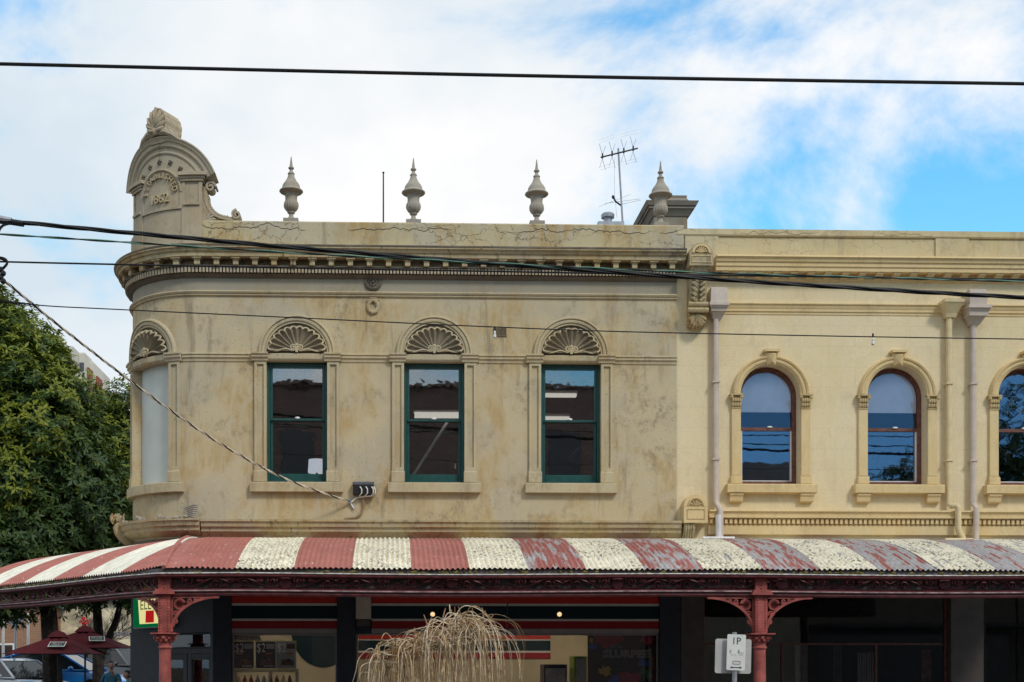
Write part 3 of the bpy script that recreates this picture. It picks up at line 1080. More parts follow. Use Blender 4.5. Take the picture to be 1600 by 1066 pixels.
RA, ZAC = 1.09, 9.66                    # the arched head is a flat segment of a wide circle
slab(mbp, -HP, HP, ZP0, lambda x: ZAC + sqrt((RA - 0.12) ** 2 - x * x), -0.34, 0.035, 36)
po = mbp.build('pediment', M['pedstone'], corner, W)
# piers with caps and sunk panels
for sg in (-1, 1):
    m = MB()
    a, b = (0.425, HP + 0.005)
    lo_, hi_ = (a, b) if sg > 0 else (-b, -a)
    slab(m, lo_, hi_, ZP0, 9.55, 0.0, 0.055, 4)
    slab(m, lo_, lo_ + 0.06, 9.55, 9.95, 0.0, 0.055, 2)
    slab(m, hi_ - 0.06, hi_, 9.55, 9.95, 0.0, 0.055, 2)
    slab(m, lo_ + 0.04, hi_ - 0.04, 9.535, 9.575, 0.0, 0.085, 3)
    for (z0, z1, dd, ex) in ((9.95, 9.99, 0.08, 0.02), (9.992, 10.03, 0.10, 0.05), (10.032, 10.09, 0.14, 0.09)):
        slab(m, lo_ - ex * 0.4, hi_ + ex, z0, z1, -0.36, dd, 4)
    m.build('pier', M['pedstone'], po, W)
# arched cornice and inner mouldings
A0 = math.asin((10.09 - ZAC) / RA)
m = MB().arcsweep(SP, ZAC, [(-0.36, RA), (0.125, RA), (0.135, RA - 0.02), (0.115, RA - 0.04), (0.105, RA - 0.075), (0.08, RA - 0.09), (0.075, RA - 0.15), (0.06, RA - 0.165), (0.03, RA - 0.185), (-0.36, RA - 0.17)], A0 - 0.015, pi - A0 + 0.015, 44)
m.build('arched_cornice', M['pedstone'], po, W, True)
ZI = 9.78
m = MB().arcsweep(SP, ZAC, [(0.0, RA - 0.235), (0.055, RA - 0.24), (0.06, RA - 0.26), (0.045, RA - 0.285), (0.0, RA - 0.29)], A0 + 0.12, pi - A0 - 0.12, 34)
m.arcsweep(SP, ZI, [(0.0, 0.435), (0.07, 0.43), (0.075, 0.41), (0.05, 0.39), (0.0, 0.385)], 0.0, pi, 34)
for sg in (-1, 1):
    slab(m, *sorted((sg * 0.435, sg * 0.39)), 9.52, ZI, 0.0, 0.055, 2)
slab(m, -0.435, 0.435, 9.485, 9.52, 0.0, 0.06, 12)
m.build('inner_moulding', M['pedstone'], po, W, True)
for i in range(5):
    a = pi / 2 + (i - 2) * 0.40
    m = MB()
    cx_, cz_ = SP + 0.56 * cos(a), ZI + 0.56 * sin(a)
    for j in range(4):
        q = pi / 2 * j + 0.3
        m.blob((cx_ + 0.026 * cos(q), 0.045, cz_ + 0.03 * sin(q)), 0.021, 0.025, 0.023, 7, 5)
    m.blob((cx_, 0.06, cz_), 0.016, 0.025, 0.016, 7, 5)
    m.build('star_boss', M['soot'], po, W, True)
# lettering, raised
WORD = 'ESTABLISHED'
wid = {'I': 0.55}
tot = sum(wid.get(c, 1.0) for c in WORD)
acc = 0.0
m = MB()
for c in WORD:
    w_ = wid.get(c, 1.0)
    f = (acc + w_ / 2) / tot
    acc += w_
    a = pi - 0.02 - f * (pi - 0.04)
    t_ = text_mb(c, 0.125, 0.04)
    rr = 0.275
    for i, (x, y, z_) in enumerate(t_.v):
        x *= 1.0
        # stand the letter on the arc
        px = rr * cos(a) + x * sin(a) + z_ * cos(a)
        pz = rr * sin(a) - x * cos(a) + z_ * sin(a)
        t_.v[i] = (SP + px, 0.058 + y, ZI + 0.0 + pz)
    m.add(t_.v, t_.f)
lt = m.build('lettering', M['trim'], po, W)
tag(lt, 'raised curved word ESTABLISHED')
t_ = text_mb('1862', 0.225, 0.04, 'CENTER', 1.12)
t_.v = [(SP + x * 0.82, 0.058 + y, 9.625 + z_) for x, y, z_ in t_.v]
tag(t_.build('date_lettering', M['trim'], po, W), 'raised year 1862')
# palmette block on top, runs back from the front
ca, sa_ = cos(-SP / RC), sin(-SP / RC)


def PW(x, d, z):
    """flat frame standing on the pediment's centre: x along the front, d outwards"""
    px, py, _ = W(SP, 0.0, 0)
    ex, ey = ca, -sa_                  # along the front
    nx, ny = -sa_, -ca                 # outwards
    return (px + ex * x + nx * d, py + ey * x + ny * d, z)


ZT = ZAC + RA - 0.05
m = MB()
prof = []
for i in range(49):                     # scalloped outline of the palmette, carried straight back
    a = -0.62 + (pi + 1.24) * i / 48
    lob = 0.97 + 0.075 * abs(sin((a + 0.62) / (pi + 1.24) * pi * 9)) ** 0.5
    ht = 0.205 * lob
    prof.append((ht * cos(a) * 0.90, 0.27 + ht * sin(a) * 1.25))
m.prism([(x, ZT + z_ + 0.02) for x, z_ in prof], -0.33, 0.12)
m.box(-0.15, 0.15, -0.33, 0.10, ZT - 0.05, ZT + 0.17)
ak = m.build('acroterion', M['pedstone'], po, PW)
m = MB()
for i in range(9):
    a = pi / 2 + (i - 4) * 0.30
    L = 0.385 - 0.045 * abs(i - 4)
    pts, rs = [], []
    for j in range(9):
        t = j / 8
        bend = (i - 4) * 0.05 * sin(t * pi * 0.9)
        pts.append((0.02 * (i - 4) + (0.06 + L * t) * cos(a + bend * 0.8), 0.14 + 0.035 * sin(t * pi), ZT + 0.11 + (0.05 + L * t) * sin(a + bend * 0.8)))
        rs.append(0.010 + 0.030 * sin(min(1, t * 1.02) * pi * 0.80) ** 1.0)
    m.tube(pts, rs, 6)
m.blob((0, 0.15, ZT + 0.13), 0.07, 0.05, 0.07)
m.build('palmette', M['pedstone'], ak, PW, True)
m = MB()
for sg in (-1, 1):
    for j, (cx_, cz_, r_) in enumerate(((0.15, 0.07, 0.075), (0.28, 0.03, 0.062), (0.40, -0.03, 0.05))):
        sp = spiral((sg * cx_, ZT + cz_), 0.01, r_, 1.4, 0.4 * j, 22, sg)
        m.tube([(x, 0.13, z_) for x, z_ in sp], 0.024, 5)
        m.blob((sg * cx_, 0.0, ZT + cz_ - 0.03), r_ * 1.15, 0.16, r_ * 1.0)
    m.tube([(sg * 0.05, 0.14, ZT + 0.06), (sg * 0.2, 0.15, ZT + 0.06), (sg * 0.35, 0.14, ZT - 0.0), (sg * 0.52, 0.12, ZT - 0.10)], [0.05, 0.06, 0.05, 0.02], 6)
m.build('scroll_foliage', M['pedstone'], ak, lambda x, d_, z_: W(SP + x * 0.85, d_ - 0.02, z_ + 0.055 - (RA - sqrt(RA * RA - 0.72 * x * x)) * 0.30), True)
# side scroll that ties the pediment to the parapet
sa0, sz0 = S(331), zz(300)
m = MB()
p0 = [(S(325), zz(312)), (S(326), zz(322)), (S(331), zz(333)), (S(340), zz(341)), (S(352), zz(346)), (S(364), zz(347))]
inn = [(S(325) - 0.10, Z_PAR)] + [(S(325) - 0.10, zz(300))]
band = MB()
path = [(x, -0.14, z_) for x, z_ in
        [(S(330) + 0.075 * cos(t), zz(301) + 0.075 * sin(t)) for t in [-2.2 + 0.45 * i for i in range(12)]][::-1]]
path = path[-7:] + [(S(321.5), -0.14, zz(306)), (S(321.5), -0.14, zz(315)), (S(324), -0.14, zz(325)), (S(330), -0.14, zz(334)), (S(338), -0.14, zz(340.5)), (S(348), -0.14, zz(344.5)), (S(358), -0.14, zz(346)), (S(368), -0.14, zz(346))]


def flatbar(m, pts, wd, hh):
    """bar of width wd (along d) and thickness hh following pts in the (s, z) plane"""
    n = len(pts)
    b = len(m.v)
    for i, p in enumerate(pts):
        t = Vector(pts[min(i + 1, n - 1)]) - Vector(pts[max(0, i - 1)])
        t = Vector((t.x, 0, t.z)).normalized()
        nr = Vector((-t.z, 0, t.x))
        h2 = hh[i] if isinstance(hh, list) else hh
        for (q, e) in ((-1, -1), (1, -1), (1, 1), (-1, 1)):
            m.v.append((p[0] + nr.x * e * h2 / 2, p[1] + q * wd / 2, p[2] + nr.z * e * h2 / 2))
    for i in range(n - 1):
        for j in range(4):
            j2 = (j + 1) % 4
            m.f.append((b + i * 4 + j, b + i * 4 + j2, b + (i + 1) * 4 + j2, b + (i + 1) * 4 + j))
    m.f.append((b + 3, b + 2, b + 1, b))
    e = b + (n - 1) * 4
    m.f.append((e, e + 1, e + 2, e + 3))


band = MB()
flatbar(band, [(S(321), -0.12, zz(296)), (S(320.5), -0.12, zz(304)), (S(321.5), -0.12, zz(315)), (S(324.5), -0.12, zz(325)), (S(330), -0.12, zz(333.5)), (S(338), -0.12, zz(339.5)), (S(348), -0.12, zz(343)), (S(360), -0.12, zz(345)), (S(372), -0.12, zz(345.5))], 0.22, 0.065)
flatbar(band, [(x, -0.12, z_) for x, z_ in spiral((S(329), zz(296)), 0.015, 0.09, 1.5, pi, 26, -1)], 0.26, 0.035)
flatbar(band, [(x, -0.12, z_) for x, z_ in spiral((S(369.5), zz(338.5)), 0.015, 0.085, 1.5, -pi / 2, 26, -1)], 0.26, 0.035)
band.box(S(313.5), S(321), -0.22, -0.02, Z_PAR - 0.05, zz(303))
so = band.build('scroll_buttress', M['pedstone'], corner, W)
m = MB()
for i in range(13):
    t = i / 12
    a = -pi * 0.02 - t * pi * 0.46
    x = S(355) - (S(355) - S(325)) * cos(t * pi / 2) * 1.0
    z_ = zz(310) - (zz(310) - zz(342)) * sin(t * pi / 2)
    m.box(x - 0.012, x + 0.012, -0.225, -0.005, z_ - 0.012, z_ + 0.02)
m.prism([(S(318), Z_PAR), (S(318), zz(312)), (S(323), zz(326)), (S(329), zz(335)), (S(338), zz(341)), (S(348), Z_PAR)], -0.20, -0.06)
for i in range(6):
    a = 0.1 + i * 0.27
    m.tube([(S(318), -0.05, Z_PAR + 0.02), (S(318) + 0.17 * cos(a), -0.035, Z_PAR + 0.02 + 0.2 * sin(a)), (S(318) + 0.23 * cos(a), -0.05, Z_PAR + 0.02 + 0.27 * sin(a))], [0.02, 0.03, 0.006], 5)
m.build('acanthus', M['pedstone'], so, W)

# ------------------------------------------------------------------ chimney, flue, antenna, mast on the roof
m = MB()
CY = 3.0
cx0, cx1 = at(1022, 330, CY).x, at(1074, 330, CY).x
zt = at(1050, 305, CY).z


def tier(m, e0, z0, e1, z1):
    b = len(m.v)
    for e, z_ in ((e0, z0), (e1, z1)):
        m.v += [(cx0 - e, CY - e, z_), (cx1 + e, CY - e, z_), (cx1 + e, CY + 1.5 + e, z_), (cx0 - e, CY + 1.5 + e, z_)]
    m.f += [(b, b + 1, b + 5, b + 4), (b + 1, b + 2, b + 6, b + 5), (b + 2, b + 3, b + 7, b + 6), (b + 3, b, b + 4, b + 7), (b + 4, b + 5, b + 6, b + 7), (b + 3, b + 2, b + 1, b)]


tier(m, 0.0, 8.6, 0.0, zt - 0.42)
tier(m, 0.02, zt - 0.42, 0.09, zt - 0.30)
tier(m, 0.12, zt - 0.30, 0.12, zt - 0.25)
tier(m, 0.15, zt - 0.249, 0.19, zt - 0.17)
tier(m, 0.05, zt - 0.169, -0.02, zt - 0.03)
tier(m, -0.005, zt - 0.029, -0.005, zt)
m.build('chimney', M['chimney'], corner)
fb = at(952, 345, 3.0)
m = MB().box(fb.x - 0.22, fb.x + 0.30, 3.0, 3.6, 8.6, fb.z - 0.01)
fo = m.build('flue_base', M['zinc'], corner)
MB().lathe([(0.085, 0), (0.085, 0.16), (0.13, 0.17), (0.135, 0.23), (0.11, 0.26), (0.05, 0.28)], (fb.x + 0.02, 3.3, fb.z - 0.012), 18).build('flue_cowl', M['zinc'], fo, None, True)
AY = 3.3
b0, b1 = at(973, 352, AY), at(966, 236, AY)
ant = thing('antenna', 'television antenna on a thin leaning mast between the urns', 'antenna', (b0.x, AY, 8.6))
MB().tube([(b0.x + 0.02, AY, 8.6), b0, b1 + Vector((0, 0, 0.05))], 0.019, 6).build('mast', M['zinc'], ant)
e0, e1 = at(939, 246, AY - 0.3), at(996, 232, AY + 0.3)
bo = MB().tube([e0, e1], 0.016, 5).build('boom', M['blackm'], ant)
for i, t in enumerate((0.04, 0.30, 0.62, 0.88)):
    p = e0.lerp(e1, t)
    m = MB()
    m.box(p.x - 0.014, p.x + 0.014, p.y - 0.014, p.y + 0.014, p.z - 0.03, p.z + 0.07)
    for sg in (-1, 1):
        for q in (-1, 1):
            m.tube([p + Vector((0, 0, 0.04 * sg)), p + Vector((q * 0.07, 0.05 * q, sg * 0.24))], 0.004, 4)
    m.build('dipole', M['blackm'], ant)
m = MB()
for (ua, va, ub, vb) in ((936, 224, 960, 215), (971, 214, 996, 208), (937, 266, 958, 260), (972, 258, 999, 252)):
    for k in range(2):
        dz = 0.06 * k
        m.tube([at(ua, va, AY + 0.25) + Vector((0, 0, dz)), at(ub, vb, AY + 0.35) + Vector((0, 0, dz))], 0.0022, 4)
m.build('reflector', M['zinc'], ant)
p = at(958, 308, AY)
m = MB().tube([at(970, 321, AY), at(962, 315, AY), p], 0.018, 5)
m.blob(tuple(p), 0.03, 0.03, 0.04)
lo_ = m.build('lower_boom', M['blackm'], ant)
m = MB()
for (ua, va, ub, vb) in ((936, 323, 985, 304), (945, 318, 1000, 311), (972, 319, 1001, 313)):
    m.tube([at(ua, va, AY), at(ub, vb, AY + 0.2)], 0.0045, 4)
m.tube([at(960, 247, AY), at(960, 300, AY), at(964, 340, AY)], 0.004, 4)
m.build('element', M['zinc'], lo_)
mX = at(599, 345, 0.6)
ms_ = thing('roof_mast', 'slim dark mast on a rounded stone stub behind the parapet', 'mast', (mX.x, 0.6, Z_PAR - 0.2))
MB().lathe([(0.10, -0.35), (0.10, 0.02), (0.085, 0.07), (0.05, 0.10), (0.01, 0.115)], (mX.x, 0.6, Z_PAR), 16).build('base', M['trim'], ms_, None, True)
zt_ = at(599, 269, 0.6).z
MB().lathe([(0.018, 0.10), (0.042, 0.13), (0.042, 0.16), (0.02, 0.19), (0.014, 0.22), (0.012, zt_ - Z_PAR - 0.02), (0.02, zt_ - Z_PAR - 0.02), (0.02, zt_ - Z_PAR)], (mX.x, 0.6, Z_PAR), 10).build('rod', M['blackm'], ms_, None, True)

# ------------------------------------------------------------------ cream terrace building
terr = thing('terrace_building', 'cream painted two storey terrace with round arched windows and downpipes', 'building', (9, 3, 0))
T0, T1 = S1 + 0.004, 19.0
DT = -0.02                              # its face stands slightly behind the neighbour's


def TW(s, d, z):
    return (XC + s, -(d + DT), z)


U2 = 1300
tz = lambda v, d=0.0: at(U2, v, -d).z
TX = [S(1204), S(1402), S(1606)]
TX.append(TX[-1] + (TX[2] - TX[0]) / 2)
TX.append(TX[-1] + (TX[2] - TX[0]) / 2)
THW = 0.53
ZS = tz(617)                            # spring of the arches
ZB = tz(756, 0.1)
ZPT = tz(361)
ZTC = tz(400, 0.25)
mb = MB()


def flat(x0, x1, z0, z1):
    mb.add([(x0, 0, z0), (x1, 0, z0), (x1, 0, z1), (x0, 0, z1)], [(0, 1, 2, 3)])


prev = T0
REV = 0.30
for w in TX + [T1 + THW]:
    flat(prev, w - THW, 3.7, ZTC)
    if w > T1:
        break
    flat(w - THW, w + THW, 3.7, ZB - 0.02)
    NA = 28
    pts = [(w + THW * cos(pi - pi * i / NA), ZS + THW * sin(pi * i / NA)) for i in range(NA + 1)]
    for i in range(NA):
        (xa, za), (xb, zb_) = pts[i], pts[i + 1]
        mb.add([(xa, 0, za), (xb, 0, zb_), (xb, 0, ZTC), (xa, 0, ZTC)], [(0, 1, 2, 3)])
        mb.add([(xa, 0, za), (xb, 0, zb_), (xb, -REV, zb_), (xa, -REV, za)], [(0, 1, 2, 3)])
    for e in (w - THW, w + THW):
        mb.add([(e, 0, ZB - 0.02), (e, -REV, ZB - 0.02), (e, -REV, ZS), (e, 0, ZS)], [(0, 1, 2, 3)])
    mb.add([(w - THW, 0, ZB - 0.02), (w + THW, 0, ZB - 0.02), (w + THW, -REV, ZB - 0.02), (w - THW, -REV, ZB - 0.02)], [(0, 1, 2, 3)])
    prev = w + THW
mb.build('wall', M['cream'], terr, TW)
MB().box(T0, T1, -0.30, 0.02, ZTC - 0.3, tz(372)).build('parapet', M['creampar'], terr, TW)
MB().sweep([(-0.32, tz(371.5)), (0.045, tz(371.5)), (0.06, tz(369.5)), (0.055, ZPT + 0.005), (-0.32, ZPT + 0.01)], T0, T1).build('coping', M['creampar'], terr, TW)
for (ua, ub) in ((1070, 1122), (1461, 1513)):
    MB().box(S(ua), S(ub), 0.021, 0.05, ZTC - 0.01, tz(372)).build('parapet_panel', M['creampar'], terr, TW)
Q = 0.30
ZTB = tz(424, 0.2)
MB().sweep([(0, ZTC + 0.01), (Q, ZTC), (Q + 0.01, ZTC - 0.03), (Q - 0.02, ZTC - 0.045), (Q - 0.035, ZTC - 0.10), (Q - 0.06, ZTC - 0.115), (Q - 0.06, ZTC - 0.175), (Q - 0.08, ZTC - 0.19), (Q - 0.08, ZTB), (0, ZTB)], S(1114), T1).build('cornice', M['creamtrim'], terr, TW, True)
MB().sweep([(0, ZTB), (0.06, ZTB), (0.05, ZTB - 0.10), (0.0, ZTB - 0.13)], S(1114), T1).build('bed_moulding', M['creamtrim'], terr, TW)
s = S(1133, 0.15)
while s < S(1640):
    MB().sweep([(0.0, ZTB - 0.001), (0.20, ZTB - 0.001), (0.20, ZTB - 0.025), (0.15, ZTB - 0.05), (0.12, ZTB - 0.08), (0.05, ZTB - 0.095), (0.0, ZTB - 0.095)], s - 0.06, s + 0.06).build('modillion', M['creamtrim'], terr, TW)
    s += 0.302
za = tz(475)
MB().sweep([(0, za + 0.01), (0.07, za), (0.075, za - 0.02), (0.05, za - 0.045), (0.045, za - 0.075), (0.03, za - 0.10), (0.03, za - 0.14), (0.012, za - 0.15), (0.012, za - 0.19), (0, za - 0.195)], S(1128), T1).build('string_course', M['creamtrim'], terr, TW, True)
zl = tz(797, 0.15)
MB().sweep([(0, zl + 0.01), (0.16, zl), (0.165, zl - 0.025), (0.13, zl - 0.05), (0.125, zl - 0.10), (0.15, zl - 0.105), (0.15, zl - 0.135), (0.06, zl - 0.15), (0.05, zl - 0.25), (0.08, zl - 0.26), (0.08, zl - 0.42), (0, zl - 0.43)], S(1106), T1).build('lower_cornice', M['creamtrim'], terr, TW, True)
mb = MB()
s = S(1108)
while s < S(1650):
    mb.box(s, s + 0.047, 0.05, 0.115, zl - 0.235, zl - 0.152)
    s += 0.0845
tag(mb.build('dentil_course', M['creamtrim'], terr, TW), None, None, None, 'stuff')


def t_window(w, blind):
    R = 0.685
    ar = MB().arcsweep(w, ZS, [(0, R), (0.055, R - 0.004), (0.085, R - 0.02), (0.085, R - 0.055), (0.06, R - 0.065), (0.07, R - 0.10), (0.06, R - 0.125), (0.035, R - 0.14), (0.03, R - 0.157), (0, R - 0.157)], 0, pi, 40)
    sr = ar.build('window_surround', M['creamtrim'], terr, TW, True)
    beads = MB()
    for i in range(46):
        a = pi * (i + 0.5) / 46
        if abs(a - pi / 2) < 0.13:
            continue
        beads.blob((w + (R - 0.035) * cos(a), 0.088, ZS + (R - 0.035) * sin(a)), 0.014, 0.012, 0.014, 5, 4)
    tag(beads.build('beading', M['creamtrim'], sr, TW), None, None, None, 'stuff')
    # keystone with a faceted face
    kz0, kz1 = ZS + 0.50, ZS + 0.725
    ks = MB()
    vs_ = [(w - 0.075, 0.06, kz0), (w + 0.075, 0.06, kz0), (w + 0.11, 0.08, kz1), (w - 0.11, 0.08, kz1), (w, 0.15, kz0 + 0.05), (w + 0.02, 0.17, kz1 - 0.05),
           (w - 0.075, 0.0, kz0), (w + 0.075, 0.0, kz0), (w + 0.11, 0.0, kz1), (w - 0.11, 0.0, kz1)]
    ks.add(vs_, [(0, 1, 4), (1, 2, 5, 4), (2, 3, 5), (3, 0, 4, 5), (0, 6, 7, 1), (1, 7, 8, 2), (2, 8, 9, 3), (3, 9, 6, 0)])
    ks.box(w - 0.135, w + 0.135, 0.0, 0.155, kz1 + 0.001, kz1 + 0.045)
    ks.build('keystone', M['creamtrim'], sr, TW)
    for sg in (-1, 1):
        a, b = (w + THW, w + THW + 0.165) if sg > 0 else (w - THW - 0.165, w - THW)
        pm = MB()
        zc0, zc1 = ZS - 0.235, ZS
        pm.cbox(a, b, 0, 0.05, ZB + 0.15, zc0, 0.01)
        pm.cbox(a - 0.02, b + 0.02, 0, 0.075, ZB, ZB + 0.13, 0.012)
        pm.cbox(a - 0.01, b + 0.01, 0, 0.062, ZB + 0.131, ZB + 0.15, 0.008)
        po_ = pm.build('pilaster', M['creamtrim'], sr, TW)
        cp = MB()
        cp.box(a - 0.005, b + 0.005, 0, 0.06, zc0 - 0.02, zc0)
        cp.box(a + 0.01, b - 0.01, 0, 0.055, zc0, zc1 - 0.03)
        cp.box(a - 0.035, b + 0.035, 0, 0.10, zc1 - 0.03, zc1 - 0.001)
        for r_ in range(2):
            for q in range(4):
                cp.blob((a + (q + 0.5) * (b - a) / 4, 0.065 + 0.015 * r_, zc0 + 0.05 + 0.075 * r_), 0.026, 0.022, 0.04, 6, 5)
        for q in (a - 0.005, b + 0.005):
            cp.blob((q, 0.075, zc1 - 0.06), 0.035, 0.035, 0.035, 7, 5)
        cp.build('capital', M['creamcap'], po_, TW, True)
    sl = MB().sweep([(-REV, ZB), (0.15, ZB - 0.01), (0.155, ZB - 0.03), (0.15, ZB - 0.155), (0.11, ZB - 0.165), (0, ZB - 0.165), (-REV, ZB - 0.05)], w - 0.79, w + 0.79)
    so_ = sl.build('sill', M['creamtrim'], sr, TW)
    for sg in (-1, 1):
        c_ = w + sg * 0.62
        MB().sweep([(0, ZB - 0.167), (0.13, ZB - 0.167), (0.125, ZB - 0.20), (0.10, ZB - 0.23), (0.085, ZB - 0.30), (0.07, ZB - 0.32), (0, ZB - 0.32)], c_ - 0.115, c_ + 0.115).build('corbel', M['creamtrim'], so_, TW)
    # timber sash: arched outer frame, meeting rail, two panes
    f = MB()
    ro, ri = THW - 0.002, THW - 0.075
    f.arcsweep(w, ZS, [(-0.30, ro), (-0.22, ro), (-0.22, ri), (-0.30, ri)], 0, pi, 28)
    for sg in (-1, 1):
        a, b = sorted((w + sg * ro, w + sg * ri))
        f.box(a, b, -0.30, -0.22, ZB - 0.015, ZS)
    f.box(w - ri, w + ri, -0.30, -0.222, ZB - 0.015, ZB + 0.085)
    wi = f.build('window', M['brown'], terr, TW)
    zm = tz(667)
    ra = MB().box(w - ri, w + ri, -0.285, -0.235, zm - 0.028, zm + 0.028).build('meeting_rail', M['brown'], wi, TW)
    st = MB()
    for sg in (-1, 1):
        a, b = sorted((w + sg * ri, w + sg * (ri - 0.028)))
        st.box(a, b, -0.292, -0.245, ZB + 0.085, zm - 0.028)
    st.box(w - ri + 0.028, w + ri - 0.028, -0.292, -0.247, ZB + 0.085, ZB + 0.105)
    st.build('sash_bead', M['pipe_white'], wi, TW)
    up = MB()
    poly = [(w + ri * cos(pi * i / 24), ZS + ri * sin(pi * i / 24)) for i in range(25)] + [(w - ri, zm + 0.028), (w + ri, zm + 0.028)]
    up.prism(poly, -0.264, -0.260)
    up.build('pane', M['glass_up' if blind else 'glass_r'], wi, TW)
    MB().box(w - ri + 0.002, w + ri - 0.002, -0.272, -0.268, ZB + 0.10, zm - 0.028).build('pane', M['glass_r'], wi, TW)
    MB().blob((w + 0.06, -0.225, zm + 0.035), 0.05, 0.02, 0.018).build('latch', M['white'], wi, TW, True)
    if blind:
        rb = ri - 0.004
        zb_ = tz(640)
        poly = [(w + rb * cos(pi * i / 24), ZS + rb * sin(pi * i / 24)) for i in range(25)] + [(w - rb, zb_), (w + rb, zb_)]
        MB().prism(poly, -0.2665, -0.2655).build('roller_blind', M['blindroll'], wi, TW)


M['creamcap'] = stucco('cream capitals', (0.58, 0.44, 0.22), (0.5, 0.37, 0.17), (0.52, 0.42, 0.25), (0.26, 0.19, 0.10), 0.7, 0.8)
for k, w in enumerate(TX):
    t_window(w, k < 2)
x0, x1 = XC + T0 + 0.15, XC + T1 - 0.15
rm = MB()
rm.box(x0, x1, 5.5, 5.6, 4.3, 7.6)
rm.box(x0 - 0.1, x0, 0.36, 5.6, 4.3, 7.6)
rm.box(x1, x1 + 0.1, 0.36, 5.6, 4.3, 7.6)
rm.build('room_wall', M['room_dark'], terr)
MB().box(x0, x1, 0.36, 5.6, 7.603, 7.7).build('room_ceiling', M['room_dark'], terr)
MB().box(x0, x1, 0.36, 5.6, 4.18, 4.297).build('room_floor', M['room_dark'], terr)
MB().box(x0 - 0.1, x1, 0.3, 11, 8.3, 8.5).build('roof', M['roof'], terr)
MB().box(XC + T1 - 0.1, XC + T1, 0.02, 11, 0, 8.5).build('end_wall', M['cream'], terr)

# party-wall consoles
cs0, cs1 = S(1076, 0.3), S(1113, 0.3)
cm_ = (cs0 + cs1) / 2
hw = (cs1 - cs0) / 2
zc = tz(398, 0.38)
m = MB()
m.box(cs0, cs1, 0.0, 0.40, tz(416, 0.4), zc - 0.006)
k = [(cm_ + hw * cos(pi * i / 16), zc + 0.19 * sin(pi * i / 16)) for i in range(17)]
m.prism(k, 0.0, 0.38)
co = m.build('party_console', M['chimneycream'] if 'chimneycream' in M else M['cornice'], terr, TW)
m = MB()
m.arcsweep(cm_, zc + 0.005, [(0.38, 0.165), (0.41, 0.16), (0.41, 0.125), (0.38, 0.12)], 0.05, pi - 0.05, 16)
for i in range(7):
    a = pi * (i + 0.5) / 7
    m.tube([(cm_, 0.385, zc + 0.02), (cm_ + 0.10 * cos(a), 0.40, zc + 0.02 + 0.10 * sin(a))], [0.01, 0.017], 5)
rect_frame(m, cs0 + 0.035, cs1 - 0.035, tz(412, 0.4), tz(401, 0.4), 0.014, 0.40, 0.415)
m.build('fan_panel', M['creamtrim'], co, TW)
m = MB()
zA, zBt = tz(416, 0.35), tz(512, 0.1)
prof = [(0, zA), (0.36, zA), (0.35, zA - 0.05), (0.30, zA - 0.12), (0.27, zA - 0.30), (0.23, zA - 0.50), (0.22, zA - 0.60), (0.25, zA - 0.66), (0.24, zA - 0.74), (0.19, zA - 0.78), (0.20, zA - 0.84), (0.15, zA - 0.95), (0.07, zBt), (0, zBt)]
m.sweep(prof, cm_ - hw * 0.80, cm_ + hw * 0.62)
for sg in (-1, 1):
    for i in range(6):
        z_ = zA - 0.2 - i * 0.085
        m.tube([(cm_ - 0.02 + sg * 0.03, 0.30 - 0.012 * i, z_ - 0.05), (cm_ - 0.02 + sg * 0.09, 0.32 - 0.014 * i, z_), (cm_ - 0.02 + sg * 0.12, 0.28 - 0.014 * i, z_ + 0.02)], [0.03, 0.035, 0.012], 5)
m.tube([(cm_ - 0.19, 0.24, zA - 0.64), (cm_ + 0.15, 0.24, zA - 0.64)], 0.045, 8)
m.tube([(cm_ - 0.20, 0.23, zA - 0.74), (cm_ + 0.16, 0.23, zA - 0.74)], 0.05, 8)
for i in range(7):
    a = -pi / 2 + (i - 3) * 0.42
    m.tube([(cm_ - 0.02, 0.2, zA - 0.80), (cm_ - 0.02 + 0.14 * cos(a), 0.19, zA - 0.83 + 0.18 * sin(a)), (cm_ - 0.02 + 0.17 * cos(a), 0.12, zA - 0.84 + 0.22 * sin(a))], [0.02, 0.035, 0.015], 5)
m.build('console_bracket', M['cornice'], co, TW, True)
cs0, cs1 = S(1068, 0.2), S(1105, 0.2)
cm_ = (cs0 + cs1) / 2
hw = (cs1 - cs0) / 2
z0, z1 = tz(818, 0.2), tz(793, 0.2)
m = MB()
m.box(cs0, cs1, 0.0, 0.26, z0, z1)
m.prism([(cm_ + hw * cos(pi * i / 16), z1 + 0.004 + 0.21 * sin(pi * i / 16)) for i in range(17)], 0.0, 0.25)
co = m.build('party_console', M['creamtrim'], terr, TW)
m = MB()
m.arcsweep(cm_, z1 + 0.012, [(0.25, 0.145), (0.275, 0.14), (0.275, 0.12), (0.25, 0.115)], 0.05, pi - 0.05, 16)
for i in range(5):
    a = pi * (i + 0.5) / 5
    m.tube([(cm_, 0.255, z1 + 0.02), (cm_ + 0.10 * cos(a), 0.265, z1 + 0.02 + 0.10 * sin(a))], [0.01, 0.016], 5)
rect_frame(m, cs0 + 0.05, cs1 - 0.05, z0 + 0.06, z1 - 0.04, 0.014, 0.26, 0.275)
m.build('fan_panel', M['creamcap'], co, TW)
m = MB()
m.sweep([(0, z0), (0.20, z0), (0.21, z0 - 0.06), (0.17, z0 - 0.16), (0.10, z0 - 0.30), (0, z0 - 0.33)], cs0 + 0.02, cs0 + 0.21)
for i in range(4):
    m.tube([(cs0 + 0.05 + i * 0.042, 0.21, z0 - 0.02), (cs0 + 0.05 + i * 0.042, 0.205, z0 - 0.1), (cs0 + 0.05 + i * 0.042, 0.14, z0 - 0.26)], 0.016, 5)
m.build('console_bracket', M['cornice'], co, TW)


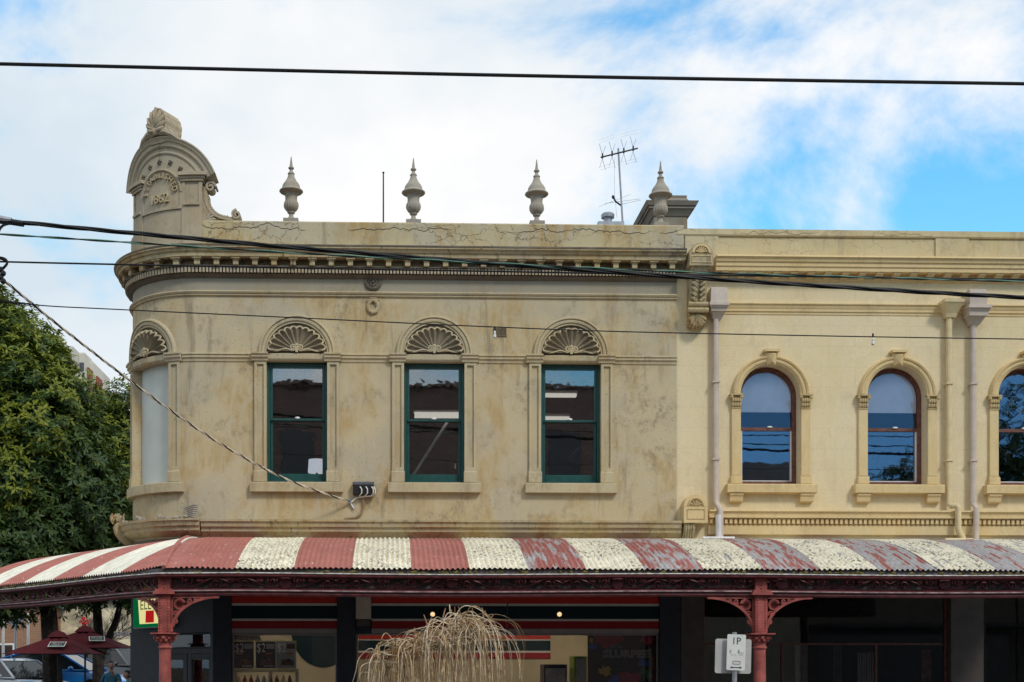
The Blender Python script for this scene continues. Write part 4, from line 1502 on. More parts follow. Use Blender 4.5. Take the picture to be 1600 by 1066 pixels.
# downpipes with rainwater heads
def frust(m, cx_, y0, w0, w1, z0, z1, d0=None, d1=None):
    d0 = d0 or w0
    d1 = d1 or w1
    b = len(m.v)
    for w_, dd, z_ in ((w0, d0, z0), (w1, d1, z1)):
        m.v += [(cx_ - w_, y0, z_), (cx_ + w_, y0, z_), (cx_ + w_, y0 + dd * 1.6, z_), (cx_ - w_, y0 + dd * 1.6, z_)]
    m.f += [(b, b + 1, b + 5, b + 4), (b + 1, b + 2, b + 6, b + 5), (b + 2, b + 3, b + 7, b + 6), (b + 3, b, b + 4, b + 7), (b + 4, b + 5, b + 6, b + 7), (b + 3, b + 2, b + 1, b)]


def downpipe(label, uh, vt, vb_, up_, mat, path, shapes):
    hd = MB()
    cx_ = S(uh, 0.15)
    for (w0, va, w1, vb2) in shapes:
        frust(hd, cx_, 0.02, w0, w1, tz(va, 0.15), tz(vb2, 0.15) - 0.001)
    ho = hd.build('downpipe', mat, terr, TW)
    tag(ho, label)
    pts = [(S(u, 0.1), d, tz(v, 0.1)) for u, v, d in path]
    MB().tube(pts, 0.052, 12).build('pipe', mat, ho, TW, True)
    for v in (600, 720):
        a = S(path[0][0], 0.1)
        MB().box(a - 0.065, a + 0.065, 0.02, 0.155, tz(v) - 0.015, tz(v) + 0.015).build('pipe_clip', mat, ho, TW)
    return ho


dp1 = downpipe('pinkish grey downpipe beside the party console', 1122, 452, 500, 1119, M['pipe_grey'],
               [(1119, 498, 0.09), (1119, 700, 0.09), (1119, 782, 0.09), (1120, 788, 0.10), (1123, 794, 0.14), (1124, 800, 0.19), (1124, 846, 0.19)],
               [(0.15, 476, 0.135, 452), (0.175, 481, 0.175, 476.5), (0.15, 484, 0.165, 481), (0.135, 489, 0.14, 484), (0.065, 500, 0.12, 489)])
MB().tube([(S(1124, 0.2), 0.19, tz(805, 0.2)), (S(1124, 0.2), 0.19, tz(846, 0.2))], 0.06, 12).build('pipe_socket', M['pipe_white'], dp1, TW, True)
downpipe('cream downpipe, left of the close pair', 1487, 468, 493, 1484, M['pipe_cream'],
         [(1484, 492, 0.09), (1484, 700, 0.09), (1484, 786, 0.09), (1486, 790, 0.13), (1492, 791, 0.19), (1494, 794, 0.20), (1494, 826, 0.20), (1496, 832, 0.20), (1502, 842, 0.20)],
         [(0.17, 473, 0.175, 468), (0.10, 488, 0.165, 473), (0.085, 494, 0.10, 488)])
downpipe('mauve grey downpipe, right of the close pair', 1525, 455, 505, 1522, M['pipe_grey'],
         [(1522, 503, 0.09), (1522, 700, 0.09), (1522, 786, 0.09), (1523, 794, 0.19), (1522, 846, 0.19)],
         [(0.15, 463, 0.145, 452), (0.145, 478, 0.16, 463), (0.205, 483, 0.205, 478), (0.17, 488, 0.19, 483), (0.165, 494, 0.17, 488), (0.075, 505, 0.14, 494)])
m = MB().tube([(S(1477, 0.25), 0.25, tz(844, 0.25)), (S(1520, 0.25), 0.25, tz(844, 0.25))], 0.045, 12)
m.build('spreader_pipe', M['pipe_cream'], terr, TW, True)
m = MB().tube([(S(1098, 0.25), 0.25, tz(842, 0.25)), (S(1148, 0.25), 0.25, tz(842, 0.25))], 0.035, 12)
random.seed(2)
for i in range(9):
    m.blob((S(1100 + i * 5.5, 0.28), 0.28, tz(841.5, 0.28)), 0.03, 0.03, 0.02, 6, 4)
m.build('spreader_pipe', M['pipe_white'], terr, TW, True)

# ------------------------------------------------------------------ verandah
YP = -3.60                              # line of the posts
P0 = Vector((at(258, 900, YP).x, YP, 0))
CDIR = Vector((-0.656, 0.755, 0))       # splayed eave across the corner
CIN = Vector((0.755, 0.656, 0))         # inwards from the splayed eave
ver = thing('verandah', 'striped red and cream corrugated verandah with maroon iron lacework', 'verandah', (P0.x, YP, 0))
ZE, RISE, RUN = 3.00, 0.76, 3.72


def zf(t):
    u_ = max(0.0, min(1.0, t / RUN))
    return ZE + RISE * (1 - (1 - u_) ** 2.0)


def FR(a, o, z):                        # front run: a along the street, o outwards
    a2 = a - o * 0.456 * max(0.0, 1 - abs(a) / 0.4)
    return (P0.x + a2, YP - o, z)


def CR(a, o, z):                        # splayed run
    a2 = a - o * 0.456 * max(0.0, 1 - abs(a) / 0.4)
    p = P0 + CDIR * a2 - CIN * o
    return (p.x, p.y, z)


PITCH, AMP = 0.0765, 0.0150
OV = 0.10                               # overhang past the post line
xe = [P0.x] + [at(368 + 91.4 * k, 888, YP - OV).x for k in range(0, 17)]
for k in range(len(xe) - 1):
    a0, a1 = xe[k] - P0.x, xe[k + 1] - P0.x
    n = int((a1 - a0) / PITCH * 6)
    wav = random.Random(k)
    sag = wav.uniform(-0.008, 0.008)
    m = MB()

    def fn(p, q, a0=a0, a1=a1, sag=sag, k=k):
        a = a0 + (a1 - a0) * p
        t = (RUN + OV - 0.02) * q
        amp = AMP * (1 if k or a > 0.25 else max(0.0, (a - 0.08) / 0.17))
        lap = 0.004 * (k % 2)
        return (P0.x + a, YP - OV + t, zf(t) + amp * (0.92 + 0.16 * sin(a * 3.7 + k)) * sin(2 * pi * a / PITCH) + lap + 0.006 * sin(a * 5.3 + q * 4 + k) * sin(q * 7 + a * 2) + sag * (1 - q) ** 3 * sin(pi * p) * 2)
    m.grid(fn, n, 14)
    mat = M['creamsheet'] if k % 2 else (M['red'] if k <= 4 else M['redgone'])
    so_ = m.build('roof_sheet', mat, ver, None, True, False)
ae = [0.0, 1.1, 2.3, 3.35, 4.4, 5.4, 6.4, 7.4]
for k in range(len(ae) - 1):
    a0, a1 = ae[k], ae[k + 1]
    n = int((a1 - a0) / PITCH * 6)
    m = MB()

    def fn(p, q, a0=a0, a1=a1, k=k):
        a = a0 + (a1 - a0) * p
        qm = min((a + 0.0) / 1.151 + 0.0, 2.40)
        qq = -OV * min(1, 0.25 + a) + (qm + OV * min(1, 0.25 + a)) * q
        z = zf((qq + OV) / 0.656)
        pnt = P0 + CDIR * a + CIN * qq
        return (pnt.x, pnt.y, z + AMP * sin(2 * pi * a / PITCH) * min(1, a / 0.3))
    m.grid(fn, n, 14)
    m.build('roof_sheet', M['creamsheet2'] if k % 2 else M['red'], ver, None, True, False) if 'creamsheet2' in M else m.build('roof_sheet', [M['red'], M['creamclean']][k % 2], ver, None, True, False)
# hip capping
hp = [Vector((P0.x - 0.01 * i, YP - OV + (RUN + OV) * i / 14, zf((RUN + OV) * i / 14) + 0.012)) for i in range(14)]
m = MB()
m.tube(hp, 0.03, 8)
m.build('hip_roll', M['red'], ver, None, True)

LF, LC = 13.2, 7.4
for mp_, L in ((FR, LF), (CR, LC)):
    # gutter: open trough with a pale rolled lip
    g = MB()
    prof = [(0.06, 2.862), (0.17, 2.862), (0.195, 2.875), (0.20, 2.908), (0.192, 2.908), (0.185, 2.885), (0.165, 2.874), (0.068, 2.874)]

    def sweepm(m, prof, L, n=40):
        b, k = len(m.v), len(prof)
        for i in range(n + 1):
            a = L * (i / n) ** 1.0
            dz = 0.010 * sin(a * 0.9 + 1.0) * min(1, a)
            for (o, z) in prof:
                m.v.append((a, o, z + dz))
        for i in range(n):
            for j in range(k):
                j2 = (j + 1) % k
                m.f.append((b + i * k + j, b + i * k + j2, b + (i + 1) * k + j2, b + (i + 1) * k + j))
        m.f.append(tuple(b + j for j in range(k))[::-1])
        m.f.append(tuple(b + n * k + j for j in range(k)))
    sweepm(g, prof, L)
    go = g.build('gutter', M['maroon'], ver, mp_, True)
    g = MB()
    sweepm(g, [(0.192, 2.909), (0.210, 2.909), (0.213, 2.917), (0.207, 2.924), (0.192, 2.922)], L)
    g.build('gutter_lip', M['lip'], go, mp_, True)
    g = MB()
    sweepm(g, [(0.02, 2.88), (0.05, 2.88), (0.05, 3.0), (0.02, 3.0)], L)
    g.build('fascia_board', M['board'], ver, mp_)
    # moulded rail under the lace
    g = MB()
    sweepm(g, [(-0.05, 2.60), (0.03, 2.60), (0.045, 2.625), (0.04, 2.645), (0.065, 2.66), (0.07, 2.685), (0.045, 2.70), (-0.05, 2.70)], L)
    ro_ = g.build('rail', M['maroon'], ver, mp_, True)
    g = MB()
    sweepm(g, [(0.0655, 2.663), (0.076, 2.666), (0.078, 2.676), (0.070, 2.682)], L)
    g.build('rail_bead', M['bead'], ro_, mp_, True)  # thin pale strip paints the gloss highlight along the rail
    # moss and leaf litter lying in the gutter
    g = MB()
    rr = random.Random(5)
    n = 420 if L > 10 else 160
    for i in range(n):
        a = rr.uniform(0.4, L)
        if rr.random() < 0.25 + 0.5 * (sin(a * 1.3) > 0.6):
            continue
        g.blob((a, rr.uniform(0.09, 0.18), 2.935 + rr.uniform(-0.02, 0.015)), rr.uniform(0.015, 0.05), 0.02, rr.uniform(0.010, 0.035), 5, 4)
    tag(g.build('moss', M['moss'], go, mp_, False, False), None, None, None, 'stuff')
g = MB().box(P0.x + 0.12, P0.x + LF, YP + 0.055, YP + 0.075, 2.70, 2.90)
g.build('back_board', M['board'], ver)


# cast iron lace panel: running vine with opposed spirals
def lace_mesh(L, H, name):
    m = MB()

    def bar(pts, r):
        n = len(pts)
        m.tube([(x, 0.0, z) for x, z in pts], [r * (0.55 + 0.45 * sin(pi * (0.15 + 0.8 * i / (n - 1)))) for i in range(n)], 5)
    mid = H / 2
    nn = 30
    bar([(L * i / nn, mid + 0.36 * H * sin(2 * pi * i / nn + pi)) for i in range(nn + 1)], 0.017)
    bar(spiral((L * 0.25, mid + 0.03), 0.012, 0.085, 1.7, -pi * 0.2, 30, 1), 0.016)
    bar(spiral((L * 0.75, mid - 0.02), 0.012, 0.085, 1.7, pi * 0.8, 30, 1), 0.016)
    bar(spiral((L * 0.47, mid + 0.065), 0.008, 0.042, 1.3, 0, 18, -1), 0.012)
    bar(spiral((L * 0.03, mid - 0.06), 0.008, 0.042, 1.3, pi, 18, -1), 0.012)
    bar(spiral((L * 0.97, mid + 0.06), 0.008, 0.04, 1.2, pi, 18, 1), 0.012)
    for (x, z, a) in ((0.10, 0.10, 0.6), (0.40, 0.80, -0.6), (0.60, 0.18, 0.7), (0.90, 0.84, -0.4), (0.52, 0.45, 1.2), (0.36, 0.12, 2.6), (0.86, 0.3, 0.3), (0.16, 0.82, 2.4)):
        for q in (-0.5, 0, 0.5):
            m.tube([(x * L, 0, z * H), (x * L + 0.05 * cos(a + q), 0.004, z * H + 0.035 * sin(a + q)), (x * L + 0.085 * cos(a + q), 0, z * H + 0.06 * sin(a + q))], [0.007, 0.014, 0.003], 4)
    m.box(0, L, -0.012, 0.012, -0.004, 0.012)
    m.box(0, L, -0.012, 0.012, H - 0.012, H + 0.002)
    return m.mesh(name, M['maroon'], None, True, False)


LP_ = 0.80
lace = [lace_mesh(LP_, 0.185, 'lace_panel')]
flip = lace[0].copy()
flip.transform(__import__('mathutils').Matrix(((-1, 0, 0, LP_), (0, 1, 0, 0), (0, 0, 1, 0), (0, 0, 0, 1))))
lace.append(flip)
ang = atan2(CDIR.y, CDIR.x)
for run, L in ((0, LF), (1, LC)):
    a, k = 0.13, 0
    while a + LP_ < L:
        o = link('lace_panel', lace[k % 2], ver)
        if run == 0:
            o.location = Vector((P0.x + a, YP - 0.005, 2.702)) - ver.location
        else:
            p = P0 + CDIR * a - CIN * 0.0
            o.location = Vector((p.x, p.y, 2.702)) - ver.location
            o.rotation_euler[2] = ang
        if k % 3 == 1 and run == 0:
            MB().lathe([(0.055, 0), (0.06, 0.02), (0.075, 0.03), (0.075, 0.04), (0.05, 0.045), (0.02, 0.05)], (0, 0, 0), 16).build('lace_boss', M['maroon'], o, lambda x, y, z: (LP_ + x * 1.15, -z, 0.10 + y * 1.15), True)
        a += LP_ + 0.004
        k += 1


# posts
def post(px, py, label, sides):
    b = MB()
    b.lathe([(0.16, 0.0), (0.16, 0.12), (0.13, 0.16), (0.12, 0.40), (0.13, 0.42), (0.105, 0.46), (0.095, 0.5), (0.085, 1.84), (0.10, 1.845), (0.105, 1.86), (0.10, 1.875), (0.085, 1.885), (0.09, 1.94)], (px, py, 0), 20)
    po_ = b.build('post', M['postred'], ver, None, True)
    tag(po_, label)
    c = MB()
    c.lathe([(0.09, 1.94), (0.10, 1.97), (0.15, 2.02), (0.155, 2.035), (0.12, 2.05)], (px, py, 0), 20)
    for r_ in range(2):
        for i in range(10):
            a = 2 * pi * (i + 0.5 * r_) / 10
            c.blob((px + (0.105 + 0.03 * r_) * cos(a), py + (0.105 + 0.03 * r_) * sin(a), 1.965 + 0.035 * r_), 0.034, 0.034, 0.03, 6, 5)
    c.box(px - 0.18, px + 0.18, py - 0.18, py + 0.18, 2.05, 2.07)
    c.build('capital', M['postred'], po_, None, True)
    s = MB()
    s.box(px - 0.085, px + 0.085, py - 0.085, py + 0.085, 2.07, 2.655)
    s.box(px - 0.15, px + 0.15, py - 0.15, py + 0.15, 2.625, 2.66)
    s.box(px - 0.125, px + 0.125, py - 0.125, py + 0.125, 2.66, 2.70)
    s.box(px - 0.085, px + 0.085, py - 0.085, py + 0.085, 2.70, 2.90)
    st = s.build('shaft', M['postred'], po_)
    d = MB()
    for i in range(13):
        z = 2.10 + i * 0.041 if i < 13 else 0
        for q in (-0.058, 0.058):
            b0_ = len(d.v)
            zz0 = z
            d.v += [(px + q - 0.014, py - 0.084, zz0), (px + q, py - 0.084, zz0 - 0.018), (px + q + 0.014, py - 0.084, zz0), (px + q, py - 0.084, zz0 + 0.018), (px + q, py - 0.104, zz0)]
            d.f += [(b0_ + j, b0_ + (j + 1) % 4, b0_ + 4) for j in range(4)]
    for i in range(4):
        z = 2.725 + i * 0.045
        b0_ = len(d.v)
        d.v += [(px - 0.018, py - 0.084, z), (px, py - 0.084, z - 0.02), (px + 0.018, py - 0.084, z), (px, py - 0.084, z + 0.02), (px, py - 0.104, z)]
        d.f += [(b0_ + j, b0_ + (j + 1) % 4, b0_ + 4) for j in range(4)]
    d.build('studs', M['postred'], st)
    # curved openwork brackets
    for (dx, dy) in sides:
        k = MB()
        R_ = 0.60
        arc = [(0.09 + 0.68 * (1 - cos(t)), 2.09 + 0.50 * sin(t)) for t in [i * (pi / 2) / 16 for i in range(17)]]
        flatbar(k, [(x, 0, z) for x, z in arc], 0.04, 0.035)
        flatbar(k, [(0.10, 0, 2.09), (0.10, 0, 2.59)], 0.03, 0.025)
        flatbar(k, [(0.09, 0, 2.588), (0.78, 0, 2.588)], 0.03, 0.022)
        k.arcsweep(0.21, 2.49, [(-0.015, 0.085), (0.015, 0.085), (0.02, 0.07), (0.02, 0.0), (-0.015, 0.0)], 0, 2 * pi, 18)
        for (cx_, cz_, r_, sg) in ((0.17, 2.35, 0.05, 1), (0.15, 2.24, 0.035, -1), (0.345, 2.535, 0.04, -1), (0.44, 2.555, 0.026, 1)):
            k.tube([(x, 0, z) for x, z in spiral((cx_, cz_), 0.006, r_, 1.5, 0.5, 18, sg)], 0.011, 5)
        k.tube([(0.12, 0, 2.16), (0.17, 0, 2.29), (0.25, 0, 2.41), (0.38, 0, 2.50)], 0.010, 5)
        k.build('bracket', M['postred'], po_, lambda x, y, z, dx=dx, dy=dy: (px + dx * x - dy * y, py + dy * x + dx * y, z), True)


post(P0.x, P0.y, 'faded red iron post at the splayed corner', [(1, 0), (CDIR.x, CDIR.y)])
X2 = at(1187, 950, YP).x
post(X2, YP, 'faded red iron post beside the parking sign', [(1, 0), (-1, 0)])
pe = P0 + CDIR * 7.3
post(pe.x, pe.y, None, [(-CDIR.x, -CDIR.y)])

# ------------------------------------------------------------------ shopfronts under the verandah


def G(x, d, z):
    return (x, -d, z)


gx = lambda u: at(u, 980, 0.0).x
gz = lambda v: at(700, v, 0.0).z
ZTOP = 3.715


def gbox(name, mat, u0, u1, d0, d1, z0, z1, par=corner):
    return MB().cbox(gx(u0), gx(u1), d0, d1, z0, z1, 0.006).build(name, mat, par, G)


for (a, b) in ((333, 362), (527, 556), (1030, 1062)):
    gbox('shop_pilaster', M['navy'], a, b, -0.25, 0.06, 0, ZTOP)
gbox('party_pier', M['taupe'], 1063, 1098, -0.3, 0.05, 0, ZTOP, terr)
gbox('party_pier', M['taupe'], 1484, 1535, -0.3, 0.05, 0, ZTOP, terr)
for (a, b) in ((362.3, 526.7), (580.5, 792), (793.5, 1029.7)):
    fa = MB().box(gx(a), gx(b), -0.2, 0.0, gz(990), ZTOP)
    fo = fa.build('fascia', M['navy'], corner, G)
    for (v0, v1, mt) in ((943, 925, 's_red'), (947, 943.2, 's_white'), (967, 947.2, 's_green'), (970.6, 967.2, 's_white'), (982.5, 970.8, 's_dred'), (990, 982.7, 's_grey')):
        MB().box(gx(a) + 0.002, gx(b) - 0.002, 0.001, 0.016 + 0.004 * (mt in ('s_white', 's_grey')), gz(v0), gz(v1)).build('stripe', M[mt], fo, G)
gbox('fascia_return', M['navy'], 556.2, 580.3, -0.2, -0.01, gz(990), ZTOP)
for (a, b) in ((362.3, 526.7), (556.3, 1029.7)):
    f = MB()
    z1 = gz(990)
    rect_frame(f, gx(a) + 0.001, gx(b) - 0.001, 0.45, z1, 0.03, -0.12, -0.04)
    fo = f.build('shop_window', M['s_grey'], corner, G)
    MB().box(gx(a) + 0.03, gx(b) - 0.03, -0.085, -0.079, 0.48, z1 - 0.03).build('pane', M['glass_shop'], fo, G)
    MB().box(gx(a) + 0.001, gx(b) - 0.001, -0.2, 0.0, 0.0, 0.448).build('stall_riser', M['navy'], corner, G)
# right hand shop: dark glazing with a thin transom
f = MB()
rect_frame(f, gx(1098) + 0.003, gx(1484) - 0.003, 0.35, ZTOP, 0.05, -0.16, -0.08)
zt_ = gz(1006)
f.box(gx(1098) + 0.05, gx(1484) - 0.05, -0.15, -0.08, zt_ - 0.015, zt_ + 0.015)
for u in (1225, 1372):
    f.box(gx(u) - 0.02, gx(u) + 0.02, -0.149, -0.082, 0.4, zt_ - 0.016)
fo = f.build('shop_window', M['brown'], terr, G)
MB().box(gx(1098) + 0.05, gx(1484) - 0.05, -0.118, -0.112, 0.40, ZTOP - 0.05).build('pane', M['glass_shop'], fo, G)
MB().box(gx(1098) + 0.003, gx(1484) - 0.003, -0.2, 0.0, 0, 0.348).build('stall_riser', M['navy'], terr, G)
f = MB()
rect_frame(f, gx(1535) + 0.003, XC + T1 - 0.12, 0.35, ZTOP, 0.05, -0.16, -0.08)
fo = f.build('shop_window', M['navy'], terr, G)
MB().box(gx(1535) + 0.05, XC + T1 - 0.16, -0.118, -0.112, 0.40, ZTOP - 0.05).build('pane', M['glass_shop'], fo, G)
# rooms
r = MB()
xa, xb = gx(362), gx(1030)
r.box(xa - 0.6, xb, 3.4, 3.5, 0, 3.5)
r.build('shop_wall', M['beige'], corner)
r = MB().box(xb, xb + 0.1, 0.3, 3.5, 0, 3.5)
r.build('shop_side_wall', M['beige'], corner)
MB().box(xa - 2.3, xb + 0.1, 0.3, 5.5, 3.0, 3.1).build('shop_ceiling', M['room'], corner)
r = MB()
xc, xd = gx(1100), XC + T1 - 0.2
r.box(xc, xd, 4.4, 4.5, 0, 3.7)
r.box(xc - 0.1, xc, 0.3, 4.5, 0, 3.7)
r.build('shop_wall', M['room_dark'], terr)
MB().box(xc, xd, 0.3, 4.5, 3.72, 3.8).build('shop_ceiling', M['room_dark'], terr)
# hangings seen dimly behind the right hand shop glass
for i, (u0, u1, vt, mt, lb) in enumerate(((1243, 1262, 1008, 's_grey', 'pale narrow curtain behind the dark shop glass nearest the red post'), (1302, 1316, 1008, 'taupe', 'brown narrow curtain hanging mid way along the dark shop glass'),
                                        (1340, 1366, 1020, 's_grey', 'grey display board standing low behind the dark shop glass'), (1440, 1456, 1015, 'brown', 'dark red timber strip near the grey brown pier'))):
    pa, pb = at(u0, vt, 0.3), at(u1, vt, 0.3)
    m = MB()
    n = 7
    for k in range(n):
        x_ = pa.x + (pb.x - pa.x) * (k + 0.5) / n
        m.lathe([(0.018, 0.4), (0.02, 1.0), (0.016, pa.z)], (x_, 0.32 + 0.008 * (k % 2), 0), 8)
    tag(m.build('hanging_panel', M[mt], None, None, True), lb, 'curtain')

# splayed corner wall with the door
AC = Vector((gx(335), 0.0, 0))


def K(t, d, z):
    p = AC + CDIR * t - CIN * d
    return (p.x, p.y, z)


ZH = 2.18
MB().box(0.0, 2.85, -0.25, 0.0, ZH + 0.04, ZTOP).build('corner_fascia', M['navy'], corner, K)
m = MB()
m.box(0.0, 2.87, -0.26, 0.03, ZH + 0.0, ZH + 0.04)
m.box(0.0, 0.10, -0.2, 0.02, 0, ZH)
m.box(1.78, 2.85, -0.2, 0.02, 0, ZH)
m.box(0.10, 1.78, -0.15, 0.0, 1.82, 1.90)
m.build('door_frame', M['navy'], corner, K)
for (a, b) in ((0.11, 0.93), (0.95, 1.77)):
    d = MB()
    rect_frame(d, a, b, 0.02, 1.815, 0.13, -0.10, -0.04, 0.2, 0.11)
    do = d.build('door', M['navy'], corner, K)
    MB().box(a + 0.13, b - 0.13, -0.075, -0.069, 0.22, 1.70).build('pane', M['glass_shop'], do, K)
    MB().tube([((a + b) / 2 + (0.3 if a < 0.5 else -0.3), 0.03, 0.85), ((a + b) / 2 + (0.3 if a < 0.5 else -0.3), 0.03, 1.25)], 0.015, 6).build('handle', M['zinc'], do, K)
tf = MB()
rect_frame(tf, 0.105, 1.775, 1.903, ZH - 0.003, 0.03, -0.10, -0.03)
to = tf.build('transom_light', M['navy'], corner, K)
MB().box(0.135, 1.745, -0.07, -0.064, 1.93, ZH - 0.03).build('pane', M['glass_shop'], to, K)
sw = AC + CDIR * 2.85
MB().box(sw.x, sw.x + 0.2, sw.y, sw.y + 8.8, 0, ZTOP).build('side_wall', M['navy'], corner)
r = MB().box(-4.6, -1.2, 3.52, 3.6, 0, 3.0)
r.build('lobby_wall', M['beige'], corner)
# slab that carries the round corner over the splayed shopfront
m = MB()
ring = []
for i in range(25):
    s_ = SEND * (1 - i / 24)
    ring.append(W(s_, 0.02, 0)[:2])
ring += [(XC + 0.6, 0.0), (XC + 0.6, 2.6), (XC - RC, 2.6)]
k = len(ring)
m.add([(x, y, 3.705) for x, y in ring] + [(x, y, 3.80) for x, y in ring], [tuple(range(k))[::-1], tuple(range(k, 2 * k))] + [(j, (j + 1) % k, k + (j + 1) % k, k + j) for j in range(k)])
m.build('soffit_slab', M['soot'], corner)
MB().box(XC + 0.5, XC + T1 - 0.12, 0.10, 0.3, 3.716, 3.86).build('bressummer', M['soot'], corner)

# lit ceiling panels in the corner shop
for i, (u, y) in enumerate(((420, 1.6), (700, 1.7), (900, 1.7))):
    c = at(u, 980, y)
    t = thing('ceiling_light', ['lit ceiling panel inside the shop above the price posters', 'lit ceiling panel inside the shop behind the dry weeping plant', 'lit ceiling panel inside the shop near the dark slush poster'][i], 'light', (c.x, y, 2.95))
    tag(t, t['label'], 'light', 'shop ceiling panels')
    MB().box(c.x - 0.62, c.x + 0.62, y - 0.32, y + 0.32, 2.96, 2.995).build('housing', M['white'], t)
    MB().box(c.x - 0.58, c.x + 0.58, y - 0.28, y + 0.28, 2.945, 2.957).build('diffuser', M['lamp_shop'], t)
# glowing points set on the fascia for the mirrored lamps under the verandah
for i, u in enumerate((676, 874)):
    c = at(u, 960, -0.10)
    t = thing('spotlight', ['warm round spotlight on the striped fascia above the dry plant', 'warm round spotlight on the striped fascia, away from the dry plant'][i], 'light', (c.x, -0.02, c.z))
    MB().lathe([(0.03, 0), (0.045, 0.03), (0.045, 0.09)], (0, 0, 0), 14).build('housing', M['white'], t, lambda x, y, z: (c.x + x, -0.022 - z, c.z + y), True)
    MB().lathe([(0.038, 0.0), (0.03, 0.018), (0.01, 0.026)], (0, 0, 0), 14).build('bulb', M['bulb'], t, lambda x, y, z: (c.x + x, -0.113 - z, c.z + y), True)

# posters, signs and boards behind the shop glass


def flatprint(parent, name, mat, poly, y):
    """thin printed shape at depth y, polygon in photo pixels"""
    pts = [(at(u, v, y).x, at(u, v, y).z) for u, v in poly]
    return MB().prism(pts, y, y + 0.004).build(name, M[mat], parent)


def quad(u0, v0, u1, v1):
    return [(u0, v1), (u1, v1), (u1, v0), (u0, v0)]


def print_text(parent, name, txt, mat, u, v, hpx, y, sx=1.0, label=None, off=0.0):
    p = at(u, v, y)
    sc_ = hpx / 90.0 / 0.70
    t_ = text_mb(txt, sc_, 0.0, 'CENTER', 1.08, off * sc_)
    t_.v = [(p.x + x * sx, y, p.z + z) for x, _, z in t_.v]
    o = t_.build(name, M[mat], parent, None, False, False)
    if label:
        tag(o, label)
    return o


hb = thing('header_board', 'cream board with the store name above the price posters', 'sign', tuple(at(395, 1000, 0.35)))
flatprint(hb, 'board', 'beige', [(364, 1001), (409, 1001), (405, 990), (364, 990)], 0.16)
print_text(hb, 'lettering', '7-ELEVEN', 'ink', 386, 999.5, 5, 0.154, 1.25)
labs = ['dark price poster of a hot drink, nearest the navy pilaster', 'dark price poster of a sandwich, middle of the three', 'price poster with a pale blue glare, right of the three']
for i, u in enumerate((366, 400, 432)):
    w_ = 30
    t = thing('poster', labs[i], 'poster', tuple(at(u + 15, 1045, 0.30)))
    flatprint(t, 'backing', 'lime', quad(u - 1, 1001.5, u + w_ + 1, 1045), 0.16)
    flatprint(t, 'sheet', 'poster' if i < 2 else 'pgrey', quad(u, 1003, u + w_, 1044), 0.152)  # paler third sheet carries the glare as print colour
    print_text(t, 'price', '$2', 'bright', u + 8, 1019, 14, 0.146, 0.66)
    flatprint(t, 'side_print', 'pgrey' if i < 2 else 'foodbrown', quad(u + 16, 1006, u + 29, 1014), 0.147)
    flatprint(t, 'orange_flash', 'orange', quad(u + 4 + 11 * (i > 0), 1020, u + 14 + 11 * (i > 0), 1022.5), 0.147)
    flatprint(t, 'food_print', 'foodbrown', [(u + 6, 1040), (u + 26, 1040), (u + 27, 1034), (u + 20, 1029), (u + 9, 1031)], 0.147)
    flatprint(t, 'plate_print', 'pgrey', quad(u + 12, 1040, u + 28, 1042), 0.147)
sh = thing('display_shelf', 'shelf unit below the price posters behind the shop glass', 'shelf', tuple(at(410, 1066, 0.6)))
for v in (1048, 1075, 1105):
    a_, b_ = at(366, v, 0.5), at(465, v, 0.5)
    MB().box(a_.x, b_.x, 0.35, 0.75, a_.z - 0.03, a_.z + 0.03).build('shelf', M['s_grey'], sh)
for u in (366, 422, 464):
    a_ = at(u, 1048, 0.5)
    MB().box(a_.x - 0.015, a_.x + 0.015, 0.36, 0.74, 0, a_.z + 0.02).build('upright', M['s_grey'], sh)
random.seed(9)
for i in range(9):
    u = 373 + i * 10
    a_ = at(u, 1066, 0.55)
    t = MB().lathe([(0.03, 0), (0.035, 0.02), (0.035, 0.12), (0.015, 0.16), (0.015, 0.19)], (a_.x, 0.5, at(u, 1075, 0.5).z + 0.031), 10)
    o = t.build('drink_bottle', M[random.choice(['foodbrown', 'pgrey', 'pred', 'lime'])], None, None, True)
    tag(o, 'small drink bottle on the shelf below the price posters', 'bottle', 'bottles on the display shelf')
# round dark panel on the beige shop wall
t = MB().lathe([(0.62, 0), (0.64, 0.02), (0.60, 0.03), (0.0, 0.03)], (0, 0, 0), 40)
c_ = at(505, 985, 3.3)
o = t.build('wall_roundel', M['s_green'], None, lambda x, y, z: (c_.x + x, 3.395 - z, c_.z + y * 1.15), True)
tag(o, 'large dark round panel on the beige shop wall', 'wall panel')
# slush drink poster with abstract splashes
sp = thing('drink_poster', 'tall dark poster with pale block letters and bright splashes', 'poster', tuple(at(970, 1100, 0.25)))
flatprint(sp, 'sheet', 'poster', quad(918, 991, 1026, 1100), 0.122)
print_text(sp, 'lettering', 'SLURPEE', 'bright', 978, 1027, 11.0, 0.115, 1.15, None, 0.030)
print_text(sp, 'lettering_fill', 'SLURPEE', 'poster', 978, 1027, 11.0, 0.112, 1.15)


def splash(mat, u, v, r_, seed, y, sx=1.0, n=16):
    q = random.Random(seed)
    poly = []
    for i in range(n):
        a = 2 * pi * i / n
        rr = r_ * q.uniform(0.45, 1.15)
        poly.append((u + rr * cos(a) * sx, v - rr * sin(a)))
    flatprint(sp, 'splash', mat, poly, y)


